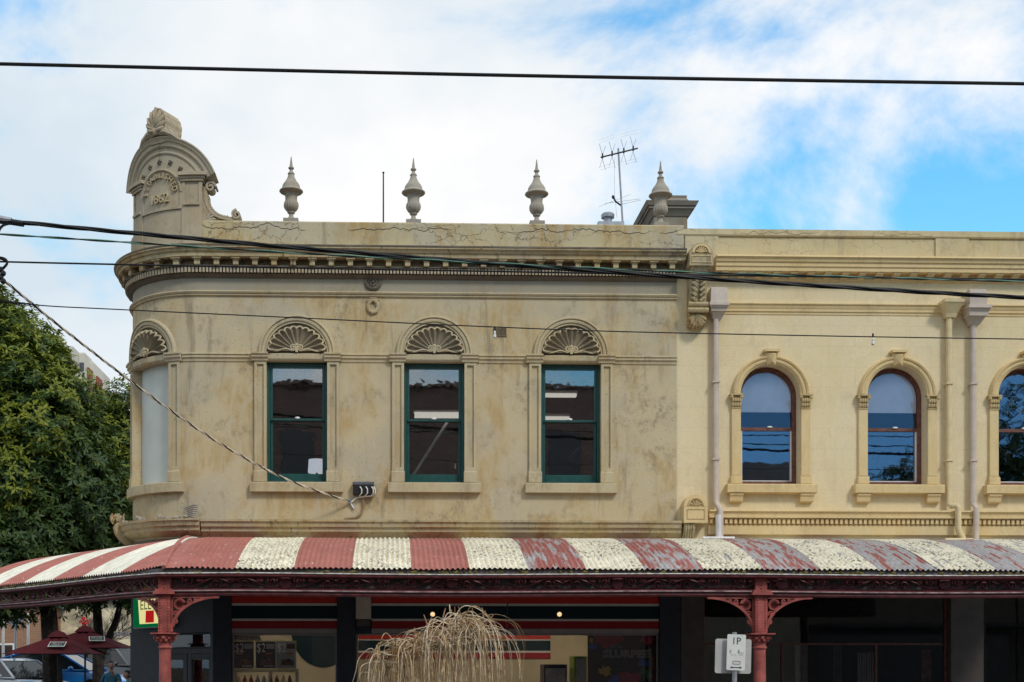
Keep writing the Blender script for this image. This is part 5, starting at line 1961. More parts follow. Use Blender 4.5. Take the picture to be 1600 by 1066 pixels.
splash('pred', 982, 1066, 22, 1, 0.117)
splash('pblue', 1004, 1036, 8, 2, 0.116, 1.1)
splash('pyellow', 946, 1048, 9, 3, 0.116, 1.3, 22)
splash('sgreen', 1010, 1052, 8, 4, 0.115, 1.5, 20)
splash('pblue', 960, 1064, 9, 5, 0.114)
splash('pred', 950, 999, 14, 6, 0.116, 1.8)
splash('pyellow', 924, 1001, 6, 7, 0.115, 0.8)
splash('pblue', 928, 1010, 6, 8, 0.114, 1.6)
splash('pred', 1012, 999, 10, 9, 0.116, 1.4)
# counter, drinks machine and mirrored stripes inside the second window
ct = thing('drinks_machine', 'black drinks machine beside the dark poster inside the shop', 'machine', tuple(at(870, 1200, 1.2)))
a_, b_ = at(850, 1040, 1.0), at(886, 1040, 1.0)
MB().box(a_.x, b_.x, 1.0, 1.6, 0.9, a_.z + 0.02).build('body', M['blackm'], ct)
MB().box(a_.x + 0.03, b_.x - 0.03, 0.985, 0.998, a_.z - 0.3, a_.z - 0.05).build('panel', M['pgrey'], ct)
fr_ = thing('drinks_fridge', 'narrow lime green drinks fridge inside the shop', 'fridge', tuple(at(907, 1200, 1.0)))
a_, b_ = at(897, 1030, 0.9), at(917, 1030, 0.9)
MB().box(a_.x, b_.x, 0.9, 1.5, 0.0, a_.z + 0.05).build('cabinet', M['lime_dark'], fr_)
MB().box(a_.x + 0.04, b_.x - 0.04, 0.88, 0.895, 0.3, a_.z).build('door', M['pgrey'], fr_)
ws = thing('wall_stripes', 'red, green and white stripe band along the shop back wall', 'wall panel', tuple(at(820, 1000, 3.3)))  # band added to show the fascia's reflection in the glass
for (v0, v1, mt) in ((989, 999, 's_red'), (999, 1001, 's_white'), (1001, 1017, 's_green'), (1017, 1020, 's_white'), (1020, 1029, 's_dred')):
    pa, pb = at(560, v0, 3.37), at(860, v1, 3.37)
    MB().box(pa.x, pb.x, 3.37, 3.39, pb.z, pa.z).build('stripe', M[mt], ws)

# square illuminated style sign at the corner
sg = thing('corner_sign', 'square green and lemon store sign on the dark corner wall behind the post', 'sign', K(2.3, 0.05, 2.6))
za_, zb_ = 2.31, 3.16
t0, t1 = 1.30, 2.60                      # along the splayed wall; reading direction runs from t1 to t0


def KS(x, d, z):                         # x = 0..1 from the sign's left edge
    return K(t1 - x * (t1 - t0), d, z)


MB().box(-0.02, 1.02, 0.002, 0.08, za_ - 0.02, zb_ + 0.02).build('case', M['s_white'], sg, KS)
MB().box(0.0, 1.0, 0.081, 0.088, za_, zb_).build('face', M['green_lit'], sg, KS)
MB().prism([(0.17, za_ + 0.06), (0.83, za_ + 0.06), (0.92, zb_ - 0.05), (0.10, zb_ - 0.05)], 0.089, 0.093).build('field', M['lime_lit'], sg, KS)
MB().prism([(0.22, zb_ - 0.22), (0.80, zb_ - 0.22), (0.80, zb_ - 0.09), (0.22, zb_ - 0.09)], 0.094, 0.098).build('numeral_bar', M['red_lit'], sg, KS)
MB().prism([(0.34, za_ + 0.08), (0.57, za_ + 0.08), (0.57, za_ + 0.30), (0.35, za_ + 0.30)], 0.094, 0.098).build('numeral_leg', M['red_lit'], sg, KS)
t_ = text_mb('ELEVEN', 0.25, 0.0)
t_.v = [(0.55 + x * 0.86, 0.099, 2.635 + z) for x, _, z in t_.v]
t_.build('lettering', M['ink'], sg, KS, False, False)

# grey box on the wall between the shop windows
m = MB().cbox(gx(556.5), gx(580), 0.0, 0.22, gz(968), ZTOP - 0.25, 0.01)
bx_ = m.build('service_box', M['pipe_grey'], None, G)
tag(bx_, 'pale grey metal service box beside the navy shop pilaster', 'box')
m = MB()
for dx in (0.03, 0.22):
    m.lathe([(0.008, 0), (0.008, 0.006)], (0, 0, 0), 8)
MB().box(gx(558), gx(578), 0.02, 0.17, gz(979), gz(968) - 0.002).build('conduit_elbow', M['taupe'], bx_, G)

# ------------------------------------------------------------------ room contents upstairs
for i, (u, v, ln, y) in enumerate(((870, 616, 0.75, 1.2), (862, 652, 0.7, 2.4))):
    c = at(u, v, y)
    t = thing('tube_light', ['bright fluorescent fitting near the glass of the rightmost green sash window', 'dimmer fluorescent fitting deep inside the rightmost green sash window'][i], 'light', (c.x, y, c.z))
    MB().box(c.x - ln / 2, c.x + ln / 2, y - 0.07, y + 0.07, c.z + 0.0, c.z + 0.06).build('housing', M['white'], t)
    MB().box(c.x - ln / 2 + 0.02, c.x + ln / 2 - 0.02, y - 0.09, y + 0.06, c.z - 0.05, c.z - 0.002).build('tube', M['lamp_on'], t)
c = at(690, 648, 1.4)
t = thing('tube_light', 'long fluorescent fitting inside the middle green sash window', 'light', (c.x, 1.4, c.z))
MB().box(c.x - 0.52, c.x + 0.52, 1.33, 1.47, c.z + 0.03, c.z + 0.07).build('housing', M['white'], t)
MB().box(c.x - 0.50, c.x + 0.50, 1.31, 1.47, c.z - 0.055, c.z + 0.028).build('tube', M['lamp_on'], t)
br = MB().tube([at(646, 742, 1.0), at(699, 660, 1.5)], 0.028, 8).build('diagonal_brace', M['white'], None, None, True)  # pale slanting tube behind the glass
tag(br, 'pale diagonal brace inside the middle green sash window', 'brace')
c = at(495, 739, 0.75)
lp = thing('table_lamp', 'white drum lamp shade low in the leftmost green sash window', 'lamp', (c.x, 0.75, 4.3))
MB().lathe([(0.155, 0), (0.16, 0.005), (0.145, 0.235), (0.14, 0.235), (0.15, 0.01)], (c.x, 0.75, c.z), 28).build('lamp_shade', M['shade'], lp, None, True)
MB().lathe([(0.09, 4.302), (0.09, 4.33), (0.02, 4.36), (0.02, c.z + 0.1)], (c.x, 0.75, 0), 14).build('stem', M['blackm'], lp, None, True)
t = MB().tube([at(924, 735, 1.3) + Vector((0.42 * cos(a), 0, 0.42 * sin(a))) for a in [pi * 0.45 + i * 0.12 for i in range(12)]], 0.06, 8).build('chair_arm', M['blackm'], None, None, True)
tag(t, 'curved black chair back inside the rightmost green sash window', 'chair')

# ------------------------------------------------------------------ junction box and its wires
jb = thing('junction_box', 'dark meter junction box with white wires between the sash windows', 'electric box', tuple(W(S(569), 0.0, zz(778))))
a, b = S(552), S(585)
z0, z1 = zz(775), zz(755)
MB().cbox(a, b, 0.0, 0.13, z0, z1 - 0.07, 0.008).build('case', M['blackm'], jb, W)
MB().cbox(a - 0.005, b - 0.005, 0.0, 0.15, z1 - 0.069, z1, 0.02).build('lid', simple('slate grey lid', (0.10, 0.11, 0.125), 0.5), jb, W)
for i, u in enumerate((563, 572, 581, 584)):
    p = [(S(u), 0.145, zz(763)), (S(u + 2.5), 0.17, zz(767)), (S(u + 2.5), 0.16, zz(773)), (S(u - 1), 0.10, zz(776.5)), (S(564), 0.07, zz(778)), (S(556), 0.05, zz(779.5)), (S(549), 0.05, zz(786))]
    MB().tube(p, 0.011, 6).build('wire', M['wirew'], jb, W, True)
MB().tube([(S(568), 0.03, zz(776)), (S(568), 0.03, zz(793)), (S(564), 0.03, zz(804)), (S(556), 0.03, zz(810)), (S(538), 0.03, zz(812))], 0.022, 8).build('conduit', simple('ochre conduit', (0.34, 0.22, 0.12), 0.6), jb, W, True)
m = MB()
m.box(S(545), S(549), 0.0, 0.06, zz(788), zz(782))
m.tube([(S(548), 0.03, zz(788)), (S(553), 0.03, zz(796))], 0.02, 6)
m.build('anchor', M['zinc'], jb, W)

# ------------------------------------------------------------------ overhead wires and their poles
YW = -5.6


def smooth_path(pts, n=8):
    out = []
    m = len(pts)
    for i in range(m - 1):
        p0, p1, p2, p3 = (Vector(pts[max(0, i - 1)]), Vector(pts[i]), Vector(pts[i + 1]), Vector(pts[min(m - 1, i + 2)]))
        for j in range(n):
            t = j / n
            out.append(0.5 * ((2 * p1) + (-p0 + p2) * t + (2 * p0 - 5 * p1 + 4 * p2 - p3) * t * t + (-p0 + 3 * p1 - 3 * p2 + p3) * t ** 3))
    out.append(Vector(pts[-1]))
    return out


def wire(name, label, px, Y, r, mat, group='overhead wires'):
    pts = smooth_path([at(u, v, Y) for u, v in px])
    o = MB().tube(pts, r, 6).build(name, mat, None, None, True)
    return tag(o, label, 'wire', group)


def twisted(pts, r, off, turn, n_str):
    """several strands wound round a path"""
    ms = []
    L = [0.0]
    for i in range(1, len(pts)):
        L.append(L[-1] + (pts[i] - pts[i - 1]).length)
    for k in range(n_str):
        q = []
        for i, p in enumerate(pts):
            t = (pts[min(i + 1, len(pts) - 1)] - pts[max(0, i - 1)]).normalized()
            up = Vector((0, 0, 1))
            sd_ = t.cross(up).normalized()
            up = sd_.cross(t)
            a = turn * L[i] + 2 * pi * k / n_str
            q.append(p + (up * cos(a) + sd_ * sin(a)) * off)
        ms.append(MB().tube(q, r, 5))
    return ms


wire('tram_wire', 'black overhead tram wire crossing the sky above the urns', [(-900, 80), (0, 100), (800, 118), (1600, 131), (2400, 141)], -12.0, 0.0135, M['black'], None)
pl_x = at(-46, 350, YW).x
pr_x = at(2150, 470, YW).x
bp = smooth_path([Vector((pl_x + 0.12, YW, at(-40, 347, YW).z))] + [at(u, v, YW) for u, v in ((30, 348), (170, 361), (470, 388), (760, 411), (1040, 431), (1300, 448), (1600, 465), (1900, 476))] + [Vector((pr_x, YW, at(2150, 480, YW).z))], 60)
bc = thing('bundled_cable', 'thick twisted black power cable crossing the cornice', 'cable', tuple(bp[0]))
for mm in twisted(bp, 0.0165, 0.0145, 3.2, 3):
    mm.build('strand', M['black'], bc, None, True, False)
wz = smooth_path([at(u, v, YW - 0.15) for u, v in ((-46, 362), (0, 366), (170, 377), (470, 396), (700, 408), (1040, 424), (1340, 433), (1600, 440), (2150, 452))], 40)
gw = thing('green_wire', 'pale green and black twisted wire just below the thick cable', 'wire', tuple(wz[0]))
for k, mm in enumerate(twisted(wz, 0.009, 0.007, 6.0, 2)):
    mm.build('strand', M['cabgreen'] if k else M['black'], gw, None, True, False)
wire('wire', 'black wire running level across the modillions', [(-46, 407), (0, 409), (170, 413), (470, 419), (760, 424), (1040, 429), (1600, 437), (2150, 445)], YW + 0.2, 0.0115, M['black'], None)
wire('thin_wire', 'thin dark span wire crossing the arches of the sash windows', [(-46, 465), (60, 477), (170, 483), (470, 497), (770, 511), (1040, 520), (1600, 530), (2150, 534)], YW + 0.3, 0.0075, M['black'], None)
for i, (u, v) in enumerate(((773, 522), (1364, 533))):
    c = at(u, v, YW + 0.3)
    t = thing('insulator', ['small white insulator on the thin wire by the air vent', 'small white insulator on the thin wire over the cream arches'][i], 'insulator', tuple(c))
    MB().lathe([(0.010, -0.055), (0.02, -0.045), (0.02, -0.015), (0.013, 0.0), (0.018, 0.015), (0.01, 0.04)], tuple(c), 10).build('body', M['white'], t, None, True)
    MB().tube([c + Vector((0, 0, 0.05)), c + Vector((0, 0, 0.10))], 0.012, 6).build('clip', M['blackm'], t)
sp_ = smooth_path([Vector((pl_x + 0.15, YW, at(-30, 415, YW).z)), at(8, 440, YW + 0.2), at(100, 515, -4.5), at(245, 626, -3.1), at(350, 697, -2.0), at(450, 750, -0.95), Vector(W(S(546), 0.06, zz(785)))], 60)
sv = thing('service_line', 'twisted cream and black service line sloping down to the junction box', 'wire', tuple(sp_[0]))
for k, mm in enumerate(twisted(sp_, 0.010, 0.010, 16.0, 3)):
    mm.build('strand', M['cabcream'] if k else M['black'], sv, None, True, False)
for i, X in enumerate((pl_x, pr_x)):
    t = thing('power_pole', ['timber power pole carrying the cables, at the pediment end of the street', 'timber power pole carrying the cables, at the cream terrace end'][i], 'pole', (X, YW, -0.14), 'power poles')
    MB().lathe([(0.17, -0.14), (0.16, 2), (0.13, 8.4), (0.10, 8.45)], (X, YW, 0), 16).build('pole', simple('pole timber', (0.13, 0.10, 0.075), 0.9, 0.25, 9, 0.5), t, None, True)
    m = MB().box(X - 0.05, X + 0.05, YW - 0.9, YW + 0.9, 6.9, 7.02)
    m.build('crossarm', M['bark'], t)
cl_ = at(20, 348, YW)
t = thing('cable_clamp', 'grey strain clamp gripping the thick cable near the pole', 'clamp', tuple(cl_))
a_, b_ = at(-12, 344, YW), at(18, 347, YW)
MB().tube([a_ + Vector((0, 0, 0.03)), b_ + Vector((0, 0, 0.02))], [0.05, 0.035], 8).build('wedge', M['zinc'], t)
MB().tube([b_, at(37, 350, YW)], 0.04, 8).build('jaw', M['blackm'], t)
m = MB()
for k in range(3):
    m.tube(smooth_path([at(18 - 5 * k, 350, YW), at(6 - 4 * k, 352 + 3 * k, YW), at(-8, 366 + 6 * k, YW), at(-28, 378, YW)], 5), 0.014, 5)
m.build('tails', M['black'], t)
c = at(6, 425, YW + 0.15)
t = thing('fuse_cluster', 'dark tangle of wire clips at the head of the service line', 'clips', tuple(c))
m = MB()
for k in range(4):
    m.blob((c.x - 0.04 + 0.03 * (k % 2), c.y, c.z + 0.03 - 0.05 * k), 0.04, 0.04, 0.04, 7, 5)
m.build('clips', M['blackm'], t)
m = MB()
for k in range(3):
    m.tube(smooth_path([at(2 - k * 2, 424, YW + 0.15), at(12 - k, 412, YW + 0.15), at(6, 403 + 2 * k, YW + 0.15), at(-20, 400, YW + 0.15)], 6), 0.009, 5)
m.build('tails', M['black'], t)
m = MB()
for k in range(10):
    u = -6 + k * 7.0
    c = at(u, 469.5 + k * 0.9, YW + 0.3)
    m.tube([c + Vector((0.036 * cos(q), 0, 0.016 * sin(q))) for q in [2 * pi * i / 10 for i in range(11)]], 0.006, 4)
o = m.build('chain', M['blackm'], None)
tag(o, 'short chain at the end of the thin span wire above the tree', 'chain')

# ------------------------------------------------------------------ parking sign
YS = -4.6
c = at(1148, 1050, YS)
ps = thing('parking_sign', 'white one hour parking sign on a grey pole before the verandah post', 'sign', (c.x, YS, 0.0))
MB().tube([(c.x, YS, 0), (c.x - 0.005, YS, at(1146, 988, YS).z)], 0.033, 12).build('pole', M['zinc'], ps, None, True)


def rounded(x0, x1, z0, z1, r):
    pts = []
    for (cx_, cz_, a0) in ((x1 - r, z0 + r, -pi / 2), (x1 - r, z1 - r, 0), (x0 + r, z1 - r, pi / 2), (x0 + r, z0 + r, pi)):
        for i in range(5):
            a = a0 + pi / 2 * i / 4
            pts.append((cx_ + r * cos(a), cz_ + r * sin(a)))
    return pts


def tilt(x, y, z, a=radians(-2.0)):
    cx_, cz_ = c.x, at(1149, 1020, YS).z
    return (cx_ + (x - cx_) * cos(a) - (z - cz_) * sin(a), y, cz_ + (x - cx_) * sin(a) + (z - cz_) * cos(a))


sx = lambda u: at(u, 1000, YS).x
sz = lambda v: at(1149, v, YS).z
MB().prism(rounded(sx(1118.5), sx(1175), sz(1052.5), sz(998.5), 0.03), YS + 0.036, YS + 0.040).build('rear_plate', simple('bare aluminium sign back', (0.55, 0.53, 0.52), 0.5, 0.06), ps, lambda x, y, z: tilt(x, y, z, radians(-1.2)))
pf = MB().prism(rounded(sx(1134.5), sx(1163.5), sz(1047.5), sz(991.5), 0.02), YS - 0.042, YS - 0.038).build('plate', M['white'], ps, tilt)


def sign_txt(txt, u, v, h, mat='ink', sxx=1.0):
    s_ = h / 114.0 / 0.70
    t_ = text_mb(txt, s_, 0.0)
    p = at(u, v, YS)
    t_.v = [(p.x + x * sxx, YS - 0.0445, p.z + z) for x, _, z in t_.v]
    t_.build('lettering', M[mat], pf, tilt, False, False)


sign_txt('1P', 1148.5, 1007, 11, 'ink', 0.95)
sign_txt('8', 1140, 1021, 5.5, 's_grey', 0.8)
sign_txt('6', 1153, 1021, 6.5, 'ink', 0.8)
for (ua, ub, v) in ((1155.5, 1160.5, 1020), (1154, 1160, 1023), (1141, 1144, 1023.5), (1146, 1148.5, 1023.5)):
    MB().box(sx(ua), sx(ub), YS - 0.0455, YS - 0.0445, sz(v) - 0.004, sz(v) + 0.004).build('faint_mark', M['pgrey'], pf, tilt)
m = MB()
rect_frame(m, sx(1144), sx(1156), sz(1038), sz(1033), 0.004, 0.0, 0.002)
m.v = [(x, YS - 0.0445 - y, z) for x, y, z in m.v]
m.build('meter_symbol', M['s_grey'], pf, tilt)
zc_ = sz(1043)
m = MB().prism([(sx(1140), zc_), (sx(1144), zc_ + 0.014), (sx(1144), zc_ + 0.005), (sx(1155), zc_ + 0.005), (sx(1155), zc_ + 0.014), (sx(1159), zc_), (sx(1155), zc_ - 0.014), (sx(1155), zc_ - 0.005), (sx(1144), zc_ - 0.005), (sx(1144), zc_ - 0.014)], YS - 0.046, YS - 0.0445)
m.build('arrow', M['ink'], pf, tilt)

# ------------------------------------------------------------------ dry weeping plant
YD = -7.2
rr = random.Random(21)
wc = at(690, 1100, YD)
wp = thing('weeping_plant', 'dry straw coloured weeping plant in front of the shop', 'plant', (wc.x, YD, -0.14))
m = MB()
crowns = [(at(636, 1008, YD), 0.56), (at(664, 990, YD + 0.1), 0.48), (at(720, 975, YD), 0.60), (at(733, 979, YD + 0.15), 0.60), (at(608, 1026, YD + 0.1), 0.40), (at(700, 992, YD - 0.1), 0.44)]
base = Vector((wc.x, YD, -0.14))
for cpt, w_ in crowns:
    m.tube(smooth_path([base + Vector((rr.uniform(-0.05, 0.05), rr.uniform(-0.05, 0.05), 0)), base.lerp(cpt, 0.5) + Vector((rr.uniform(-0.12, 0.12), 0, 0.05)), cpt + Vector((0, 0, -0.06))], 8), [0.035 - 0.0013 * i for i in range(17)], 6)
m.build('stem', M['straw'], wp, None, True)
tw_ = [MB(), MB(), MB()]
for i in range(340):
    cpt, w_ = crowns[rr.choices(range(6), [5, 3, 6, 4, 4, 2])[0]]
    a = rr.uniform(0, 2 * pi)
    reach = w_ * rr.uniform(0.12, 1.12)
    rise = rr.uniform(0.0, 0.22) * (0.4 + reach)
    drop = rr.choice((rr.uniform(0.05, 0.4), rr.uniform(0.3, 1.15), rr.uniform(0.5, 1.2)))
    p0 = cpt + Vector((rr.uniform(-0.14, 0.14), rr.uniform(-0.14, 0.14), rr.uniform(-0.22, 0.02)))
    dx, dy = cos(a) * reach, sin(a) * reach * 0.8
    k1 = rr.uniform(0.2, 0.5)
    tl_ = rr.uniform(-0.10, 0.16)
    pts = [p0, p0 + Vector((dx * k1, dy * k1, rise)), p0 + Vector((dx * 0.78, dy * 0.78, rise * rr.uniform(0.2, 0.7))), p0 + Vector((dx * 0.98, dy, -drop * 0.38)), p0 + Vector((dx * (1.0 + tl_), dy, -drop))]
    for q in range(1, 5):
        pts[q] += Vector((rr.uniform(-0.018, 0.018), rr.uniform(-0.03, 0.03), rr.uniform(-0.015, 0.015)))
    sm_ = smooth_path(pts, 5)
    r0 = rr.choice((rr.uniform(0.0025, 0.004), rr.uniform(0.004, 0.006), rr.uniform(0.0055, 0.0078)))
    tw_[rr.choices((0, 1, 2), (4, 4, 3))[0]].tube(sm_, [r0 * (1.15 - 0.75 * j / len(sm_)) for j in range(len(sm_))], 4, False)
for m, mt in zip(tw_, ('straw', 'straw_pale', 'straw_brown')):
    tag(m.build('drooping_twigs', M[mt], wp, None, True, False), None, None, None, 'stuff')
m = MB()
for i in range(16):
    cpt, w_ = rr.choice(crowns)
    p = cpt + Vector((rr.uniform(-0.3, 0.3), rr.uniform(-0.1, 0.1), 0.0))
    m.tube([p, p + Vector((rr.uniform(-0.02, 0.02), 0, 0.09)), p + Vector((rr.uniform(-0.05, 0.05), 0, rr.uniform(0.12, 0.24)))], [0.008, 0.009, 0.005], 5)
tag(m.build('dead_tips', simple('reddish dead twig', (0.38, 0.20, 0.11), 0.9, 0.3), wp, None, True), None, None, None, 'stuff')


# ------------------------------------------------------------------ trees
def leaves(name, mat, parent, blobs, n, size, seed, whorl=6, droop=0.35, shell=0.35):
    R = np.random.default_rng(seed)
    vol = np.array([b[3] * b[4] * b[5] for b in blobs]) ** (2 / 3)
    pick = R.choice(len(blobs), n, p=vol / vol.sum())
    d = R.normal(size=(n, 3))
    d /= np.linalg.norm(d, axis=1)[:, None]
    rad = 1 - shell * R.random(n) ** 1.7
    # uneven outline: the radius swells and shrinks with direction
    B = np.array([b[:6] for b in blobs])[pick]
    lump = 1 + 0.13 * np.sin(d[:, 0] * 7 + pick) * np.cos(d[:, 2] * 6 + 2 * pick) + 0.09 * np.sin(d[:, 1] * 13 + d[:, 2] * 11)
    c = B[:, :3] + d * B[:, 3:6] * (rad * lump)[:, None]
    ax = d * 0.8 + np.array([0, 0, 0.55]) + R.normal(size=(n, 3)) * 0.35
    ax /= np.linalg.norm(ax, axis=1)[:, None]
    t1 = np.cross(ax, R.normal(size=(n, 3)))
    t1 /= np.linalg.norm(t1, axis=1)[:, None]
    t2 = np.cross(ax, t1)
    V = np.zeros((n, whorl, 4, 3))
    for k in range(whorl):
        a = 2 * np.pi * k / whorl + R.normal(size=n) * 0.25
        out = t1 * np.cos(a)[:, None] + t2 * np.sin(a)[:, None]
        side = np.cross(ax, out)
        L = size * R.uniform(0.7, 1.3, n)[:, None]
        tip = out + ax * R.uniform(-0.25, 0.75, n)[:, None]
        tip[:, 2] -= droop * R.random(n)
        V[:, k, 0] = c
        V[:, k, 1] = c + tip * L * 0.5 + side * L * 0.19 + ax * L * 0.06
        V[:, k, 2] = c + tip * L
        V[:, k, 3] = c + tip * L * 0.5 - side * L * 0.19 + ax * L * 0.06
    V = V.reshape(-1, 3)
    q = n * whorl
    me = bpy.data.meshes.new(name)
    me.vertices.add(len(V))
    me.vertices.foreach_set('co', V.astype(np.float32).ravel())
    idx = np.arange(q)[:, None] * 4 + np.array([[0, 1, 2, 0, 2, 3]])
    me.loops.add(q * 6)
    me.loops.foreach_set('vertex_index', idx.astype(np.int32).ravel())
    me.polygons.add(q * 2)
    me.polygons.foreach_set('loop_start', (np.arange(q * 2) * 3).astype(np.int32))
    me.update(calc_edges=True)
    me.validate()
    me.materials.append(mat)
    return link(name, me, parent)


def limb(m, pts, r0, r1):
    sp = smooth_path(pts, 6)
    m.tube(sp, [r0 + (r1 - r0) * i / (len(sp) - 1) for i in range(len(sp))], 8)


YT = 16.0
tx = lambda u, v=900, Y=YT: at(u, v, Y).x
g0 = 0.1
ta = Vector((tx(84, 1066, 15), 15.0, g0))
tr = thing('street_tree', 'large dark leafy tree with the thick trunk behind the maroon umbrella', 'tree', tuple(ta), 'street trees')
m = MB()
k0 = Vector((tx(74, 950, 15), 15.0, 3.6))
limb(m, [ta, ta.lerp(k0, 0.5) + Vector((0.03, 0, 0)), k0], 0.33, 0.22)
limb(m, [k0, k0 + Vector((-1.2, 0.3, 2.0)), k0 + Vector((-2.4, 0.4, 5.0))], 0.2, 0.04)
limb(m, [k0, k0 + Vector((0.5, -0.2, 2.4)), k0 + Vector((0.9, 0.2, 5.6))], 0.18, 0.04)
limb(m, [k0, k0 + Vector((1.2, 0.5, 1.6)), k0 + Vector((2.2, 0.3, 3.2))], 0.13, 0.03)
m.build('trunk', M['bark'], tr, None, True)
A_ = at(-55, 700, 15)
blobsA = [(A_.x, 15.2, 8.3, 2.9, 3.0, 4.0), (at(55, 650, 15).x, 15.0, 7.6, 2.0, 2.6, 3.3), (at(0, 850, 14).x, 14.4, 5.0, 2.4, 2.2, 2.2), (at(110, 720, 15).x, 14.9, 6.4, 1.6, 2.2, 2.9),
          (at(30, 800, 14).x, 14.2, 5.6, 2.0, 1.8, 2.0), (at(-30, 545, 15).x, 15.4, 10.5, 1.6, 1.7, 1.7), (at(20, 560, 15).x, 15.6, 10.2, 1.3, 1.5, 1.5), (at(62, 575, 15).x, 15.2, 9.6, 0.9, 1.4, 1.2)]
leaves('crown', M['leaf'], tr, blobsA, 21000, 0.185, 3, 6, 0.35, 0.45)
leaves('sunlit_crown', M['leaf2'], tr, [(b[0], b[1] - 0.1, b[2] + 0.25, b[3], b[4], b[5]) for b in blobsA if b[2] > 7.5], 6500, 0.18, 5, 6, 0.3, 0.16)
tb = Vector((tx(155, 1066, 17.5), 17.5, g0 + 0.05))
tr2 = thing('street_tree', 'dark leafy tree with a forked trunk beside the rounded corner', 'tree', tuple(tb), 'street trees')
m = MB()
k1_ = Vector((tx(152, 965, 17.5), 17.5, 3.2))
limb(m, [tb, tb.lerp(k1_, 0.5), k1_, k1_ + Vector((-0.3, 0, 3.0))], 0.22, 0.10)
fk = Vector((tx(162, 1000, 17.5), 17.5, 2.4))
limb(m, [fk + Vector((-0.1, 0, -0.5)), fk + Vector((0.35, 0, 0.5)), Vector((tx(190, 950, 17.5), 17.5, 3.7)), Vector((tx(215, 880, 17.5), 17.5, 5.6))], 0.14, 0.05)
m.build('trunk', M['bark'], tr2, None, True)
blobsB = [(at(185, 750, 17.5).x, 17.5, 6.9, 2.2, 2.2, 3.1), (at(150, 700, 17).x, 17.2, 7.1, 1.7, 2.0, 2.7), (at(215, 680, 18).x, 18.0, 7.9, 1.5, 1.8, 2.4), (at(150, 850, 17).x, 16.8, 4.9, 2.0, 1.8, 1.5), (at(205, 850, 17).x, 17.3, 5.0, 1.6, 1.6, 1.6)]
leaves('crown', M['leaf'], tr2, blobsB, 13500, 0.165, 8, 6, 0.35, 0.5)
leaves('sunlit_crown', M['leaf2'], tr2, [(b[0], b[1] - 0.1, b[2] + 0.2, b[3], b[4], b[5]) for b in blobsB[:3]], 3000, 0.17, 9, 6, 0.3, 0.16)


# ------------------------------------------------------------------ market umbrellas
def umbrella(label, u, vap, urim, vrim, Y, logo):
    apex = at(u, vap, Y)
    hw_ = abs(at(urim, vrim, Y).x - apex.x)
    zr = at(u, vrim, Y).z
    t = thing('market_umbrella', label, 'umbrella', (apex.x, Y, 0.1), 'cafe umbrellas')
    m = MB()
    nn = 8

    def cn(p, q):
        a = 2 * pi * p
        sq = 1 / max(abs(cos(a)), abs(sin(a))) if True else 1
        r_ = hw_ * q * min(sq, 1.35)
        sag_ = 0.06 * sin(q * pi) * (1 - abs(cos(4 * a)))
        return (apex.x + r_ * cos(a), Y + r_ * sin(a), apex.z + (zr - apex.z) * (q ** 0.92) - sag_)
    m.grid(cn, 48, 10, True)
    m.build('canopy', M['umb'], t, None, True, False)
    m = MB()

    def vn(p, q):
        a = 2 * pi * p
        r_ = hw_ * (1 / max(abs(cos(a)), abs(sin(a)))) ** 0.9
        return (apex.x + r_ * cos(a) * 1.0, Y + r_ * sin(a), zr - 0.005 - 0.09 * q)
    cap = MB().lathe([(0.30, -0.10), (0.16, 0.03), (0.03, 0.08)], (apex.x, Y, apex.z), 16)
    cap.build('vent_cap', M['umb'], t, None, True)
    MB().tube([(apex.x, Y, 0.1), (apex.x, Y, apex.z)], 0.028, 8).build('pole', M['blackm'], t, None, True)
    m = MB()
    for k in range(8):
        a = 2 * pi * k / 8
        sq = 1 / max(abs(cos(a)), abs(sin(a)))
        m.tube([(apex.x, Y, apex.z - 0.05), (apex.x + hw_ * sq * cos(a) * 0.97, Y + hw_ * sq * sin(a) * 0.97, zr - 0.01)], 0.012, 4)
    m.build('ribs', M['blackm'], t)
    # printed patch on the sloping front panel
    ul, vl, sk = logo
    q = 0.62
    p_ = at(ul, vl, Y - hw_ * 0.72)
    sl = (apex.z - zr) / hw_
    th = math.atan(sl)
    px_ = 0.235

    def LM(x, y, z):                     # lies on the front slope
        return (p_.x + x, Y - hw_ * 0.74 - z * cos(th) - 0.0, zr + (apex.z - zr) * 0.30 - z * sin(th) * 1.0 + 0.03 - y)
    lm = lambda x, y, z: (p_.x + x + sk * z, Y - hw_ * 0.70 + z * cos(th), zr + (apex.z - zr) * 0.34 + z * sin(th) + 0.06 + y)
    MB().box(-0.22, 0.22, 0.0, 0.006, -0.16, 0.16).build('patch', M['s_white'], t, lm)
    MB().box(-0.19, 0.19, 0.007, 0.010, -0.10, 0.13).build('patch_print', M['poster'], t, lm)
    q_ = random.Random(int(u))
    m = MB()
    for row, hh in ((0.035, 0.055), (-0.055, 0.04)):
        x = -0.15
        while x < 0.14:
            w_ = q_.uniform(0.008, 0.022)
            m.box(x, x + w_, 0.011, 0.013, row - q_.uniform(0.0, 0.015), row + hh + q_.uniform(-0.012, 0.02))
            x += w_ + q_.uniform(0.012, 0.026)
    m.build('blurred_print', M['s_white'], t, lm)
    MB().box(-0.19, 0.19, 0.007, 0.010, -0.15, -0.105).build('patch_foot', simple('pale green print', (0.35, 0.48, 0.42), 0.6, 0.05, 6, 0), t, lm)


umbrella('maroon market umbrella, nearer one with the lower peak', 91, 990, 22, 1022, 12.5, (89, 1013, 0.0))
umbrella('maroon market umbrella, further one with the higher peak by the corner', 133, 982, 203, 1013, 14.0, (151, 1003, -0.25))


